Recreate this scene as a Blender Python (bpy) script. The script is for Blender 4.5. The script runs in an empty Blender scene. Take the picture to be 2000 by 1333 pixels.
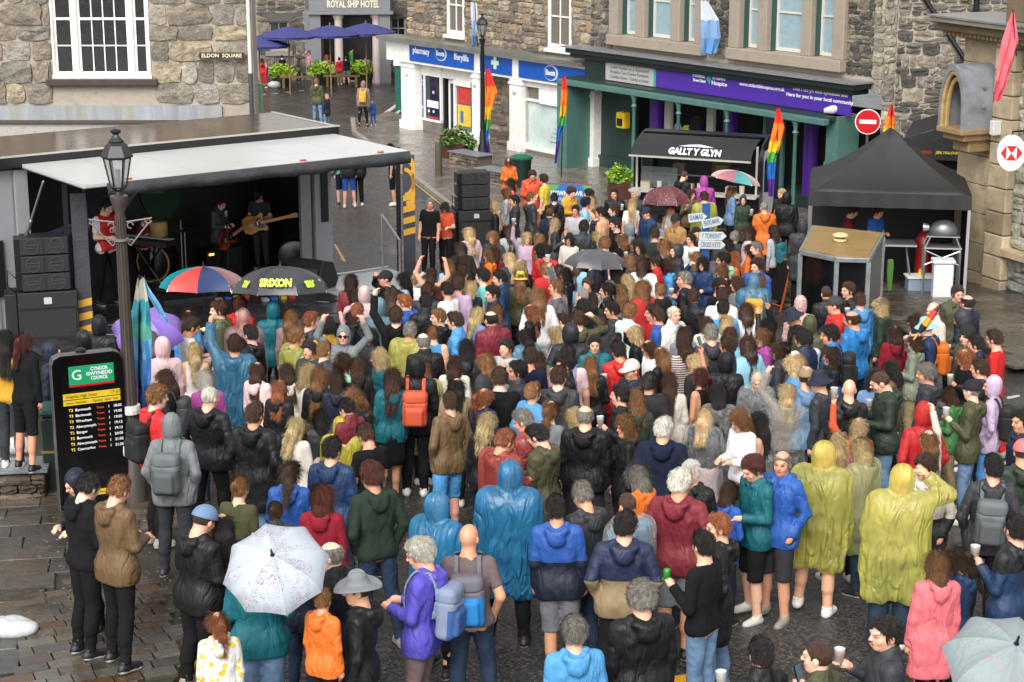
import bpy, bmesh, math, random
import numpy as np
from mathutils import Vector, Matrix, Euler

sc = bpy.context.scene
col = sc.collection
R = math.radians

# ------------------------------------------------------------------ camera, world, light, exposure
FPX, PITCH, CAMZ = 3600.0, R(14.6), 7.15
cd = bpy.data.cameras.new('camera')
cam = bpy.data.objects.new('camera', cd); col.objects.link(cam)
cam.location = (0, 0, CAMZ)
cam.rotation_euler = (R(90) - PITCH, 0, 0)
cd.sensor_width = 36.0
cd.lens = 36.0 * FPX / 2000.0
cd.clip_start = 0.1
cd.clip_end = 1500
sc.camera = cam

SUN_EL, SUN_AZ = R(44), R(196)
world = bpy.data.worlds.new("World"); sc.world = world; world.use_nodes = True
wn = world.node_tree.nodes; wl = world.node_tree.links; wn.clear()
sky = wn.new('ShaderNodeTexSky'); sky.sky_type = 'NISHITA'; sky.sun_disc = False
sky.sun_elevation = SUN_EL; sky.sun_rotation = SUN_AZ
sky.dust_density = 4.0; sky.air_density = 1.0; sky.ozone_density = 1.0
hs = wn.new('ShaderNodeHueSaturation'); hs.inputs['Saturation'].default_value = 0.12
hs.inputs['Value'].default_value = 1.0
bg = wn.new('ShaderNodeBackground'); bg.inputs['Strength'].default_value = 0.15
wo = wn.new('ShaderNodeOutputWorld')
wl.new(sky.outputs[0], hs.inputs['Color']); wl.new(hs.outputs[0], bg.inputs['Color']); wl.new(bg.outputs[0], wo.inputs['Surface'])

sd = bpy.data.lights.new('sun', 'SUN'); sd.energy = 0.8; sd.angle = R(30); sd.color = (1.0, 0.97, 0.93)
sun = bpy.data.objects.new('sun', sd); col.objects.link(sun)
sdir = Vector((math.sin(SUN_AZ) * math.cos(SUN_EL), math.cos(SUN_AZ) * math.cos(SUN_EL), math.sin(SUN_EL)))
sun.rotation_euler = sdir.to_track_quat('Z', 'Y').to_euler()
sun.location = (0, 0, 40)
sc.view_settings.view_transform = 'Standard'
sc.view_settings.look = 'None'
sc.view_settings.exposure = 0.92
sc.view_settings.gamma = 1.0
sc.view_settings.use_curve_mapping = False
sc.cycles.max_bounces = 6
sc.cycles.transparent_max_bounces = 12

# ------------------------------------------------------------------ from the survey of the square: rays and ground
CP, SP = math.cos(PITCH), math.sin(PITCH)
def ray(x, y):
    u = (x - 1000) / FPX; v = (666.5 - y) / FPX
    return Vector((u, CP + v * SP, -SP + v * CP))
def at(x, y, Y):
    d = ray(x, y); return Vector((0, 0, CAMZ)) + d * (Y / d.y)
def atz(x, y, z):
    d = ray(x, y); return Vector((0, 0, CAMZ)) + d * ((z - CAMZ) / d.z)
def gz(Y):                                   # the square falls away from the camera, then runs level
    if Y < 16: return 0.0
    if Y < 41: return -0.0745 * (Y - 16)
    return -1.8625 - 0.004 * min(Y - 41, 50)
def G(x, y, up=0.0):
    d = ray(x, y); lo, hi = 2.0, 400.0
    for _ in range(50):
        m = (lo + hi) / 2; p = Vector((0, 0, CAMZ)) + d * m
        if p.z > gz(p.y) + up: lo = m
        else: hi = m
    return Vector((0, 0, CAMZ)) + d * lo
def pix(p):
    q = Vector(p) - Vector((0, 0, CAMZ))
    zc = q.y * CP - q.z * SP; yc = q.y * SP + q.z * CP
    return 1000 + FPX * q.x / zc, 666.5 - FPX * yc / zc

# ------------------------------------------------------------------ helpers
def rgb(h):
    h = h.lstrip('#'); c = [int(h[i:i+2], 16) / 255 for i in (0, 2, 4)]
    return tuple(((v / 12.92) if v <= 0.04045 else ((v + 0.055) / 1.055) ** 2.4) for v in c) + (1.0,)

_mats = {}
def mat(name, color=(.5, .5, .5), rough=.6, metal=0.0, spec=.5, bump=0.0, bscale=40.0, var=0.0, vscale=6.0, objcol=False,
        alpha=1.0, rnd=0.0, island=0.0, coat=0.0, stretch=None, emit=None, trans=0.0, dirt=None, bdist=0.01, space='Object', rvar=0.0, crease=0.0):
    if name in _mats: return _mats[name]
    if isinstance(color, str): color = rgb(color)
    color = tuple(color[:3]) + (1.0,)
    m = bpy.data.materials.new(name); m.use_nodes = True; nt = m.node_tree; N = nt.nodes; L = nt.links
    b = N['Principled BSDF']; b.inputs['Roughness'].default_value = rough; b.inputs['Metallic'].default_value = metal
    b.inputs['Specular IOR Level'].default_value = spec
    if coat: b.inputs['Coat Weight'].default_value = coat; b.inputs['Coat Roughness'].default_value = .12
    if trans: b.inputs['Transmission Weight'].default_value = trans
    tc = N.new('ShaderNodeTexCoord'); mp = N.new('ShaderNodeMapping')
    if space == 'World':
        ge = N.new('ShaderNodeNewGeometry'); L.new(ge.outputs['Position'], mp.inputs['Vector'])
    else:
        L.new(tc.outputs['Object'], mp.inputs['Vector'])
    if stretch: mp.inputs['Scale'].default_value = stretch
    oi = N.new('ShaderNodeObjectInfo')
    if objcol: c = oi.outputs['Color']
    else:
        r = N.new('ShaderNodeRGB'); r.outputs[0].default_value = color; c = r.outputs[0]
    def mulval(c, fac, lo, hi):
        mr = N.new('ShaderNodeMapRange'); mr.inputs['From Min'].default_value = 0; mr.inputs['From Max'].default_value = 1
        mr.inputs['To Min'].default_value = lo; mr.inputs['To Max'].default_value = hi
        L.new(fac, mr.inputs['Value'])
        h = N.new('ShaderNodeHueSaturation'); L.new(c, h.inputs['Color']); L.new(mr.outputs[0], h.inputs['Value'])
        return h.outputs[0]
    if rnd: c = mulval(c, oi.outputs['Random'], 1 - rnd, 1 + rnd)
    if island:
        g2 = N.new('ShaderNodeNewGeometry'); c = mulval(c, g2.outputs['Random Per Island'], 1 - island, 1 + island)
    if var:
        n = N.new('ShaderNodeTexNoise'); n.inputs['Scale'].default_value = vscale; n.inputs['Detail'].default_value = 5; n.inputs['Roughness'].default_value = .65
        L.new(mp.outputs[0], n.inputs['Vector'])
        mr = N.new('ShaderNodeMapRange'); mr.inputs['From Min'].default_value = .32; mr.inputs['From Max'].default_value = .68
        L.new(n.outputs['Fac'], mr.inputs['Value'])
        c = mulval(c, mr.outputs[0], 1 - var, 1 + var)
        if rvar:
            m3 = N.new('ShaderNodeMapRange'); m3.inputs['To Min'].default_value = max(.03, rough - rvar); m3.inputs['To Max'].default_value = rough + rvar
            L.new(mr.outputs[0], m3.inputs['Value']); L.new(m3.outputs[0], b.inputs['Roughness'])
    if dirt:
        dc, dscale, damt = dirt
        n = N.new('ShaderNodeTexNoise'); n.inputs['Scale'].default_value = dscale; n.inputs['Detail'].default_value = 8; n.inputs['Roughness'].default_value = .7
        L.new(mp.outputs[0], n.inputs['Vector'])
        mr = N.new('ShaderNodeMapRange'); mr.inputs['From Min'].default_value = .5; mr.inputs['From Max'].default_value = .72; mr.inputs['To Max'].default_value = damt
        L.new(n.outputs['Fac'], mr.inputs['Value'])
        mx = N.new('ShaderNodeMix'); mx.data_type = 'RGBA'; L.new(mr.outputs[0], mx.inputs[0]); L.new(c, mx.inputs[6])
        mx.inputs[7].default_value = rgb(dc) if isinstance(dc, str) else tuple(dc[:3]) + (1,)
        c = mx.outputs[2]
    L.new(c, b.inputs['Base Color'])
    if bump:
        n = N.new('ShaderNodeTexNoise'); n.inputs['Scale'].default_value = bscale; n.inputs['Detail'].default_value = 6; n.inputs['Roughness'].default_value = .6
        L.new(mp.outputs[0], n.inputs['Vector'])
        bp = N.new('ShaderNodeBump'); bp.inputs['Strength'].default_value = bump; bp.inputs['Distance'].default_value = bdist
        L.new(n.outputs['Fac'], bp.inputs['Height']); L.new(bp.outputs[0], b.inputs['Normal'])
    if crease:                       # sharp folds: a bent noise folded about its middle
        n = N.new('ShaderNodeTexNoise'); n.inputs['Scale'].default_value = 3.2; n.inputs['Detail'].default_value = 2; n.inputs['Distortion'].default_value = .9
        m2 = N.new('ShaderNodeMapping'); m2.inputs['Scale'].default_value = (2.4, 1.6, .75); L.new(tc.outputs['Object'], m2.inputs['Vector']); L.new(m2.outputs[0], n.inputs['Vector'])
        a1 = N.new('ShaderNodeMath'); a1.operation = 'SUBTRACT'; a1.inputs[1].default_value = .5; L.new(n.outputs['Fac'], a1.inputs[0])
        a2 = N.new('ShaderNodeMath'); a2.operation = 'ABSOLUTE'; L.new(a1.outputs[0], a2.inputs[0])
        a3 = N.new('ShaderNodeMath'); a3.operation = 'MINIMUM'; a3.inputs[1].default_value = .10; L.new(a2.outputs[0], a3.inputs[0])
        b2 = N.new('ShaderNodeBump'); b2.inputs['Strength'].default_value = crease; b2.inputs['Distance'].default_value = .16; L.new(a3.outputs[0], b2.inputs['Height'])
        if bump: L.new(bp.outputs[0], b2.inputs['Normal'])
        L.new(b2.outputs[0], b.inputs['Normal'])
    if alpha < 1:
        b.inputs['Alpha'].default_value = alpha
    if emit:
        b.inputs['Emission Color'].default_value = (rgb(emit[0]) if isinstance(emit[0], str) else tuple(emit[0]) + (1,)); b.inputs['Emission Strength'].default_value = emit[1]
    _mats[name] = m
    return m

def tag(o, label=None, cat=None, group=None, kind=None):
    if label: o['label'] = label
    if cat: o['category'] = cat
    if group: o['group'] = group
    if kind: o['kind'] = kind
    return o
def empty(name, loc, rz=0.0, label=None, cat=None, group=None):
    o = bpy.data.objects.new(name, None); col.objects.link(o); o.location = loc; o.rotation_euler = (0, 0, rz)
    o.empty_display_size = .2
    return tag(o, label, cat, group)
def link(name, me, parent=None, m=None, loc=(0, 0, 0), rot=(0, 0, 0), scale=(1, 1, 1)):
    o = bpy.data.objects.new(name, me); col.objects.link(o); o.location = loc; o.rotation_euler = rot; o.scale = scale
    if parent: o.parent = parent
    if m is not None and len(me.materials) == 0: me.materials.append(m)
    return o

class MB:
    """collects solid shapes and links them as one mesh"""
    def __init__(s): s.v = []; s.f = []; s.mi = []; s.cur = 0
    def add(s, vs, fs):
        n = len(s.v); s.v += [tuple(q) for q in vs]; s.f += [tuple(i + n for i in f) for f in fs]; s.mi += [s.cur] * len(fs)
        return s
    def box(s, x0, x1, y0, y1, z0, z1, M=None):
        v = [Vector(p) for p in ((x0,y0,z0),(x1,y0,z0),(x1,y1,z0),(x0,y1,z0),(x0,y0,z1),(x1,y0,z1),(x1,y1,z1),(x0,y1,z1))]
        if M is not None: v = [M @ p for p in v]
        return s.add(v, [(0,3,2,1),(4,5,6,7),(0,1,5,4),(1,2,6,5),(2,3,7,6),(3,0,4,7)])
    def hexa(s, p):        # eight corners, lower ring then upper ring
        return s.add(p, [(0,3,2,1),(4,5,6,7),(0,1,5,4),(1,2,6,5),(2,3,7,6),(3,0,4,7)])
    def prism(s, poly, z0, z1, M=None):   # poly in xy
        n = len(poly); v = [Vector((p[0], p[1], z0)) for p in poly] + [Vector((p[0], p[1], z1)) for p in poly]
        if M is not None: v = [M @ p for p in v]
        return s.add(v, [tuple(range(n - 1, -1, -1)), tuple(range(n, 2 * n))] + [(i, (i + 1) % n, n + (i + 1) % n, n + i) for i in range(n)])
    def tube(s, pts, r, n=8, caps=True):
        pts = [Vector(p) for p in pts]; rs = r if isinstance(r, (list, tuple)) else [r] * len(pts)
        rings = []; up = None
        for i, p in enumerate(pts):
            t = (pts[min(i + 1, len(pts) - 1)] - pts[max(i - 1, 0)]); t.normalize()
            if up is None or abs(up.dot(t)) > .95:
                up = Vector((0, 0, 1)) if abs(t.z) < .9 else Vector((1, 0, 0))
            a = t.cross(up).normalized(); b = a.cross(t).normalized(); up = b
            rings.append([p + (a * math.cos(2 * math.pi * k / n) + b * math.sin(2 * math.pi * k / n)) * rs[i] for k in range(n)])
        v = [q for ring in rings for q in ring]; f = []
        for i in range(len(pts) - 1):
            for k in range(n):
                f.append((i*n+k, i*n+(k+1)%n, (i+1)*n+(k+1)%n, (i+1)*n+k))
        if caps: f += [tuple(range(n-1, -1, -1)), tuple(range((len(pts)-1)*n, len(pts)*n))]
        return s.add(v, f)
    def lathe(s, prof, c=(0,0,0), n=16, M=None):   # prof: (r, z)
        v = []; f = []
        for r, z in prof:
            for k in range(n):
                a = 2 * math.pi * k / n; q = Vector((c[0] + r * math.cos(a), c[1] + r * math.sin(a), c[2] + z))
                v.append(M @ q if M is not None else q)
        m = len(prof)
        for i in range(m - 1):
            for k in range(n): f.append((i*n+k, i*n+(k+1)%n, (i+1)*n+(k+1)%n, (i+1)*n+k))
        f += [tuple(range(n-1, -1, -1)), tuple(range((m-1)*n, m*n))]
        return s.add(v, f)
    def mesh(s, name='mesh'):
        me = bpy.data.meshes.new(name); me.from_pydata([tuple(v) for v in s.v], [], s.f); me.update()
        if any(s.mi): me.polygons.foreach_set('material_index', s.mi)
        return me
    def build(s, name, m, parent=None, bevel=0.0, smooth=False, loc=(0,0,0), rot=(0,0,0)):
        me = s.mesh(name)
        for q in (m if isinstance(m, (list, tuple)) else [m]): me.materials.append(q)
        if smooth:
            me.polygons.foreach_set('use_smooth', [True] * len(me.polygons)); me.set_sharp_from_angle(angle=R(40))
        o = link(name, me, parent, loc=loc, rot=rot)
        if bevel:
            b = o.modifiers.new('bevel', 'BEVEL'); b.width = bevel; b.segments = 2; b.limit_method = 'ANGLE'; b.angle_limit = R(40)
        return o

def text(name, s, size, m, parent=None, loc=(0,0,0), rot=(0,0,0), ext=.004, align='CENTER', sx=1.0, bold=0.0, width=None):
    cu = bpy.data.curves.new(name, 'FONT'); cu.body = s; cu.size = size; cu.extrude = ext; cu.align_x = align; cu.align_y = 'CENTER'
    cu.resolution_u = 2; cu.offset = bold
    o = bpy.data.objects.new(name, cu)
    dg = bpy.context.evaluated_depsgraph_get()
    col.objects.link(o); dg.update()
    me = bpy.data.meshes.new_from_object(o.evaluated_get(dg)); col.objects.unlink(o); bpy.data.objects.remove(o)
    me.materials.clear(); me.materials.append(m)
    if width and len(me.vertices):
        xs = [v.co.x for v in me.vertices]; w = max(xs) - min(xs); sx = width / max(w, 1e-5)
    q = link(name, me, parent, loc=loc, rot=rot, scale=(sx, 1, 1))
    return q
# ------------------------------------------------------------------ people: one continuous body per pose, grown as a distance field
def smin(a, b, k):
    h = np.clip(0.5 + 0.5 * (b - a) / k, 0, 1); return b + (a - b) * h - k * h * (1 - h)
class Field:
    def __init__(s, xs, ys, zs, big=0.12):
        s.xs, s.ys, s.zs = [np.asarray(a, np.float32) for a in (xs, ys, zs)]
        s.F = np.full((len(xs), len(ys), len(zs)), big, np.float32)
    def sub(s, lo, hi):
        ix = [np.searchsorted(a, [l, h]) for a, l, h in zip((s.xs, s.ys, s.zs), lo, hi)]
        sl = tuple(slice(int(a), int(b)) for a, b in ix)
        X, Y, Z = np.meshgrid(s.xs[sl[0]], s.ys[sl[1]], s.zs[sl[2]], indexing='ij', sparse=True)
        return sl, X, Y, Z
    def cone(s, a, b, r1, r2, k=.03, fl=1.0, cut=False):      # fl flattens the section along y
        a = np.array(a, float); b = np.array(b, float); m = max(r1, r2) + .05 + k
        lo = np.minimum(a, b) - m; hi = np.maximum(a, b) + m
        sl, X, Y, Z = s.sub(lo, hi)
        d = b - a; L = (d ** 2).sum() + 1e-9
        t = np.clip(((X - a[0]) * d[0] + (Y - a[1]) * d[1] + (Z - a[2]) * d[2]) / L, 0, 1)
        q = np.sqrt((X - a[0] - t * d[0]) ** 2 + ((Y - a[1] - t * d[1]) * fl) ** 2 + (Z - a[2] - t * d[2]) ** 2) - (r1 + (r2 - r1) * t)
        s.F[sl] = np.maximum(s.F[sl], -q) if cut else smin(s.F[sl], q, k)
    def ell(s, c, r, k=.03, cut=False, M=None, kc=.01):
        m = max(r) + .05 + k; c = np.array(c, float)
        sl, X, Y, Z = s.sub(c - m, c + m)
        x, y, z = X - c[0], Y - c[1], Z - c[2]
        if M is not None:
            x, y, z = (M[0][0]*x + M[1][0]*y + M[2][0]*z, M[0][1]*x + M[1][1]*y + M[2][1]*z, M[0][2]*x + M[1][2]*y + M[2][2]*z)
        k0 = np.sqrt((x / r[0]) ** 2 + (y / r[1]) ** 2 + (z / r[2]) ** 2); k1 = np.sqrt((x / r[0]**2) ** 2 + (y / r[1]**2) ** 2 + (z / r[2]**2) ** 2) + 1e-6
        q = k0 * (k0 - 1) / k1
        s.F[sl] = -smin(-s.F[sl], q, kc) if cut else smin(s.F[sl], q, k)
    def grid(s): return np.meshgrid(s.xs, s.ys, s.zs, indexing='ij', sparse=True)
def surf(F, xs, ys, zs):
    S = F < 0
    c = S[:-1,:-1,:-1].astype(np.int8)
    for i, j, k in ((1,0,0),(0,1,0),(0,0,1),(1,1,0),(1,0,1),(0,1,1),(1,1,1)):
        c = c + S[i:S.shape[0]-1+i, j:S.shape[1]-1+j, k:S.shape[2]-1+k]
    act = (c > 0) & (c < 8)
    I, J, K = np.nonzero(act); n = len(I)
    idx = np.full(act.shape, -1, np.int32); idx[I, J, K] = np.arange(n)
    P = np.zeros((n, 3)); W = np.zeros(n)
    co = [(0,0,0),(1,0,0),(0,1,0),(1,1,0),(0,0,1),(1,0,1),(0,1,1),(1,1,1)]
    V = [F[I+a, J+b, K+c_] for a, b, c_ in co]
    Q = [np.stack([xs[I+a], ys[J+b], zs[K+c_]], 1) for a, b, c_ in co]
    for a, b in ((0,1),(2,3),(4,5),(6,7),(0,2),(1,3),(4,6),(5,7),(0,4),(1,5),(2,6),(3,7)):
        m = (V[a] < 0) != (V[b] < 0)
        t = V[a][m] / (V[a][m] - V[b][m])
        P[m] += Q[a][m] + (Q[b][m] - Q[a][m]) * t[:, None]; W[m] += 1
    P /= W[:, None]
    faces = []
    for ax in range(3):
        A = [slice(None)] * 3; B = [slice(None)] * 3; A[ax] = slice(0, -1); B[ax] = slice(1, None)
        o = [a for a in range(3) if a != ax]
        for a in o: A[a] = slice(1, -1); B[a] = slice(1, -1)
        s0 = S[tuple(A)]; s1 = S[tuple(B)]
        E = np.nonzero(s0 != s1); fl = s0[E]
        e = [E[0].copy(), E[1].copy(), E[2].copy()]
        for a in o: e[a] += 1
        def cell(du, dv):
            q = [e[0], e[1], e[2]]; q[o[0]] = e[o[0]] - du; q[o[1]] = e[o[1]] - dv; return idx[tuple(q)]
        quad = np.stack([cell(0,0), cell(1,0), cell(1,1), cell(0,1)], 1)
        if ax == 1: fl = ~fl
        quad[~fl] = quad[~fl][:, ::-1]
        faces.append(quad)
    return P, np.concatenate(faces)
def to_mesh(name, P, Q, mats_=(), mi=None, colr=None):
    me = bpy.data.meshes.new(name); n = len(P)
    me.vertices.add(n); me.vertices.foreach_set('co', P.astype(np.float32).ravel())
    me.loops.add(len(Q) * 4); me.loops.foreach_set('vertex_index', Q.astype(np.int32).ravel())
    me.polygons.add(len(Q)); me.polygons.foreach_set('loop_start', np.arange(0, len(Q) * 4, 4, dtype=np.int32))
    for m in mats_: me.materials.append(m)
    me.update(calc_edges=True)
    me.polygons.foreach_set('use_smooth', np.ones(len(Q), bool))
    if mi is not None: me.polygons.foreach_set('material_index', mi.astype(np.int32))
    if colr is not None:
        at_ = me.color_attributes.new('tint', 'FLOAT_COLOR', 'POINT'); at_.data.foreach_set('color', colr.astype(np.float32).ravel())
    return me
def axis(lo, hi, f0, f1, fine, coarse):
    a = np.concatenate([np.arange(lo, f0, coarse), np.arange(f0, f1, fine), np.arange(f1, hi + coarse, coarse)])
    return a
def wob(X, Y, Z, f, sd):
    return (np.sin(f * (X * 1.0 + .7 * Z) + sd + 1.3 * np.sin(f * .61 * Y + 2.1 * sd)) +
            np.sin(f * (1.1 * Y - .5 * Z) + 2 * sd + 1.2 * np.sin(f * .53 * X + sd)) +
            np.sin(f * (.8 * Z + .3 * X - .4 * Y) + 3 * sd + 1.4 * np.sin(f * .7 * X - f * .4 * Z))) / 3

# arm poses: (upper arm direction, forearm direction) per side, each as (x outward, y forward, z up); head (yaw, tilt down)
POSES = {
 'd': (((.16,-.02,-1), (.02,.18,-1)), ((.16,0,-1), (.02,.22,-1)), (14, 6)),
 'p': (((.34,-.22,-1), (-.28,.42,-.8)), ((.34,-.22,-1), (-.28,.42,-.8)), (-18, 4)),
 'h': (((.18,.10,-1), (-.45,.95,.10)), ((.18,.10,-1), (-.45,.95,.05)), (-4, 24)),
 'c': (((.20,.05,-1), (-.25,.85,.60)), ((.16,0,-1), (.02,.3,-1)), (22, 2)),
 'f': (((.18,.22,-1), (-1,.55,.10)), ((.18,.22,-1), (-1,.45,-.02)), (-12, 3)),
 'r': (((.55,.35,.75), (-.05,.25,1)), ((.16,.05,-1), (.02,.4,-1)), (6, -6)),
 'R': (((.65,.2,.72), (-.35,.2,1)), ((.65,.2,.72), (-.35,.2,1)), (0, -2)),
 'w': (((.75,.55,.10), (-.75,.0,.70)), ((.2,0,-1), (-.3,.8,.1)), (10, 0)),
}
HC = np.array([0, .015, 1.625])     # head centre
def nrm(v): v = np.array(v, float); return v / np.linalg.norm(v)
def arm_pts(pose, sx):
    i = 0 if sx > 0 else 1
    u, f = POSES[pose][i]
    sh = np.array([.172 * sx, -.01, 1.415])
    el = sh + nrm((u[0] * sx, u[1], u[2])) * .285
    wr = el + nrm((f[0] * sx, f[1], f[2])) * .245
    return sh, el, wr, nrm((f[0] * sx, f[1], f[2]))
def leg_pts(leg, sx):
    w = {0: .0, 1: .05}[leg]
    hp = np.array([.088 * sx, 0, .90]); kn = np.array([(.095 + w * .6) * sx, .02 + (.04 * sx if leg else 0), .49])
    an = np.array([(.10 + w) * sx, -.03 + (.06 * sx if leg else 0), .085])
    return hp, kn, an
def head_M(pose):
    yaw, tilt = POSES[pose][2]
    return (Matrix.Rotation(R(yaw), 3, 'Z') @ Matrix.Rotation(R(-tilt), 3, 'X'))
NECK = np.array([0, -.015, 1.50])
HS = 1.0
def hp_(pose, p):                   # head-local point (relative to the head centre) to body space
    M = np.array(head_M(pose)); return M @ (np.array(p, float) * HS + HC - NECK) + NECK
def torso(F, g=0.0, fem=0, belly=0.0):
    k = .06
    F.cone((.088,0,.93), (-.088,0,.93), .105+g, .105+g, k, 1.0)
    F.cone((.055,0,1.06), (-.055,0,1.06), .102+g+belly, .102+g+belly, k, 1.12)
    F.cone((.07,0,1.20), (-.07,0,1.20), .108+g+belly*.5, .108+g+belly*.5, k, 1.08)
    F.cone((.09,-.005,1.32), (-.09,-.005,1.32), .102+g, .102+g, k, 1.0)
    F.cone((.14,-.012,1.41), (-.14,-.012,1.41), .062+g, .062+g, .05, 1.0)
    F.cone((0,-.02,1.42), (0,-.01,1.50), .075+g*.7, .058+g*.5, .05, 1.0)
def arms(F, pose, g=0.0, to=2.0, k=.03):
    for sx in (1, -1):
        sh, el, wr, fd = arm_pts(pose, sx)
        if to >= 1: F.cone(sh, el, .056+g, .043+g*1.1, k); F.cone(el, el + (wr - el) * min(1, to - 1 + .02) if to < 2 else wr, .043+g*1.1, (.036 if to < 2 else .028)+g, .02)
        else: F.cone(sh, sh + (el - sh) * to, .056+g, .05+g, k)
def legs(F, leg, g=0.0, to=2.0):
    for sx in (1, -1):
        hp, kn, an = leg_pts(leg, sx)
        if to >= 1:
            F.cone(hp, kn, .090+g, .056+g, .03); F.cone(kn, kn + (an - kn) * min(1, to - 1), .056+g, .058+g if to < 2 else .043+g, .02)
            if to >= 2: F.cone(kn + (0, -.02, -.04), kn + (an - kn) * .5 + (0, -.02, 0), .05+g, .05+g, .03)
        else: F.cone(hp, hp + (kn - hp) * to, .090+g, .068+g*1.6, .03)
def hand(F, wr, fd, sx, curl):
    side = np.cross(fd, (0, 0, 1)); side = side / (np.linalg.norm(side) + 1e-6) if np.linalg.norm(side) > .2 else np.array([0, 1., 0])
    if abs(fd[2]) > .8: side = np.array([0, 1., 0])
    n = np.cross(fd, side)
    if n @ np.array([-sx, 0, 0]) < 0: n = -n
    pc = wr + fd * .045
    F.ell(pc, (.034, .034, .036), .02); F.cone(wr, wr + fd * .07, .026, .030, .02)
    for j, (o, ln) in enumerate(((-.027, .062), (-.009, .075), (.009, .070), (.027, .052))):
        a = wr + fd * .075 + side * o; b = a + fd * ln * (1 - .6 * curl) + n * ln * .75 * curl; c2 = b + fd * ln * .5 * (1 - 1.4 * curl) + n * ln * .35 * curl
        F.cone(a, b, .0105, .0095, .004); F.cone(b, c2, .0095, .008, .004)
    a = wr + fd * .03 + side * -.026; b = a + side * -.028 + fd * .028 + n * .018 * curl
    F.cone(a, b, .014, .011, .006); F.cone(b, b + fd * .03 + n * .012, .011, .009, .004)
def head(F, pose):
    M = np.array(head_M(pose)); E = lambda c, r, k=.02, cut=False: F.ell(hp_(pose, c), tuple(a * HS for a in r), k, cut, M, .008)
    E((0, -.012, .018), (.076, .096, .098)); E((0, .030, -.045), (.056, .062, .070), .03)
    E((0, .058, -.088), (.026, .024, .022), .03)                     # chin
    E((0, .090, .028), (.050, .012, .014), .02)                       # brow
    for sx in (1, -1):
        E((.078*sx, -.008, -.012), (.010, .020, .032), .006)           # ears
        E((.040*sx, .068, -.030), (.020, .016, .022), .02)             # cheeks
        E((.031*sx, .096, .010), (.017, .012, .011), .01, True)        # eye sockets
        E((.031*sx, .083, .009), (.013, .011, .011), .003)             # eyeballs
    F.cone(hp_(pose, (0, .090, .018)), hp_(pose, (0, .112, -.018)), .009, .013, .012)
    E((0, .103, -.022), (.017, .012, .009), .008)
    E((0, .087, -.050), (.023, .010, .006), .008); E((0, .085, -.061), (.020, .010, .006), .008)
    F.cone((0, -.02, 1.44), hp_(pose, (0, -.02, -.075)), .060, .056, .03)
def grid_for(pose, fine=.0095, co=.017):
    xm = .42 if pose not in 'R' else .62
    if pose in 'rRw': zt = 2.28
    else: zt = 1.80
    return Field(axis(-xm, xm if pose != 'r' else .62, -.095, .095, fine, co), axis(-.24, .60 if pose in 'hcrRwf' else .36, -.10, .15, fine, co), axis(-.02, zt, 1.51, 1.77, fine, co))

_cache = {}
def M_skin():
    if 'skin' in _mats: return _mats['skin']
    m = bpy.data.materials.new('skin'); m.use_nodes = True; nt = m.node_tree; N = nt.nodes; L = nt.links; b = N['Principled BSDF']
    oi = N.new('ShaderNodeObjectInfo'); a = N.new('ShaderNodeVertexColor'); a.layer_name = 'tint'
    x = N.new('ShaderNodeMix'); x.data_type = 'RGBA'; x.blend_type = 'MULTIPLY'; x.inputs[0].default_value = 1
    n = N.new('ShaderNodeTexNoise'); n.inputs['Scale'].default_value = 18; tc = N.new('ShaderNodeTexCoord'); L.new(tc.outputs['Object'], n.inputs['Vector'])
    mr = N.new('ShaderNodeMapRange'); mr.inputs['To Min'].default_value = .88; mr.inputs['To Max'].default_value = 1.12; L.new(n.outputs['Fac'], mr.inputs['Value'])
    h = N.new('ShaderNodeHueSaturation'); L.new(oi.outputs['Color'], h.inputs['Color']); L.new(mr.outputs[0], h.inputs['Value'])
    L.new(h.outputs[0], x.inputs[6]); L.new(a.outputs['Color'], x.inputs[7]); L.new(x.outputs[2], b.inputs['Base Color'])
    b.inputs['Roughness'].default_value = .5; b.inputs['Subsurface Weight'].default_value = .0
    _mats['skin'] = m; return m
def body_mesh(pose, leg):
    key = ('body', pose, leg)
    if key in _cache: return _cache[key]
    F = grid_for(pose)
    torso(F); arms(F, pose); legs(F, leg); head(F, pose)
    for sx in (1, -1):
        sh, el, wr, fd = arm_pts(pose, sx); hand(F, wr, fd, sx, .55 if pose in 'cdph' else (.15 if pose in 'f' else .8))
        hp, kn, an = leg_pts(leg, sx)
        F.cone(an, an + (0, .0, -.04), .043, .045, .02); F.cone(an + (0, -.03, -.045), an + (0.02*sx, .13, -.06), .036, .030, .02)
    P, Q = surf(F.F, F.xs, F.ys, F.zs)
    # tint: lips, brows, eyes, cheeks, in head space
    M = np.array(head_M(pose)); q = ((P - NECK) @ M - (HC - NECK)) / HS
    C = np.ones((len(P), 4)); ax = np.abs(q[:, 0])
    def paint(mask, c): C[mask, :3] *= np.array(c)
    face = (q[:, 1] > .04)
    el_ = lambda cx, cz, rx, rz: ((ax - cx) / rx) ** 2 + ((q[:, 2] - cz) / rz) ** 2 < 1
    paint(face & el_(.031, .008, .017, .008), (.32, .26, .24))
    paint(face & el_(.033, .028, .020, .006), (.45, .36, .30))
    paint(face & el_(0, -.056, .024, .010), (.80, .45, .45))
    paint(face & el_(0, -.056, .020, .0025), (.5, .4, .4))
    paint(face & el_(.045, -.030, .022, .020), (1.03, .86, .84)); paint(face & el_(0, -.018, .014, .014), (1.05, .85, .82))
    me = to_mesh('person', P, Q, [M_skin()], colr=C)
    _cache[key] = me; return me
TOPK = {  # growth, hem z, sleeve reach, wrinkle
 'jk': (.016, .80, 1.93, .006), 'ct': (.020, .60, 1.93, .006), 'ts': (.009, .90, .62, .004), 'sw': (.011, .88, 1.95, .004), 'tk': (.005, .90, 0, .002), 'hd': (.016, .86, 1.93, .005)}
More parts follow.
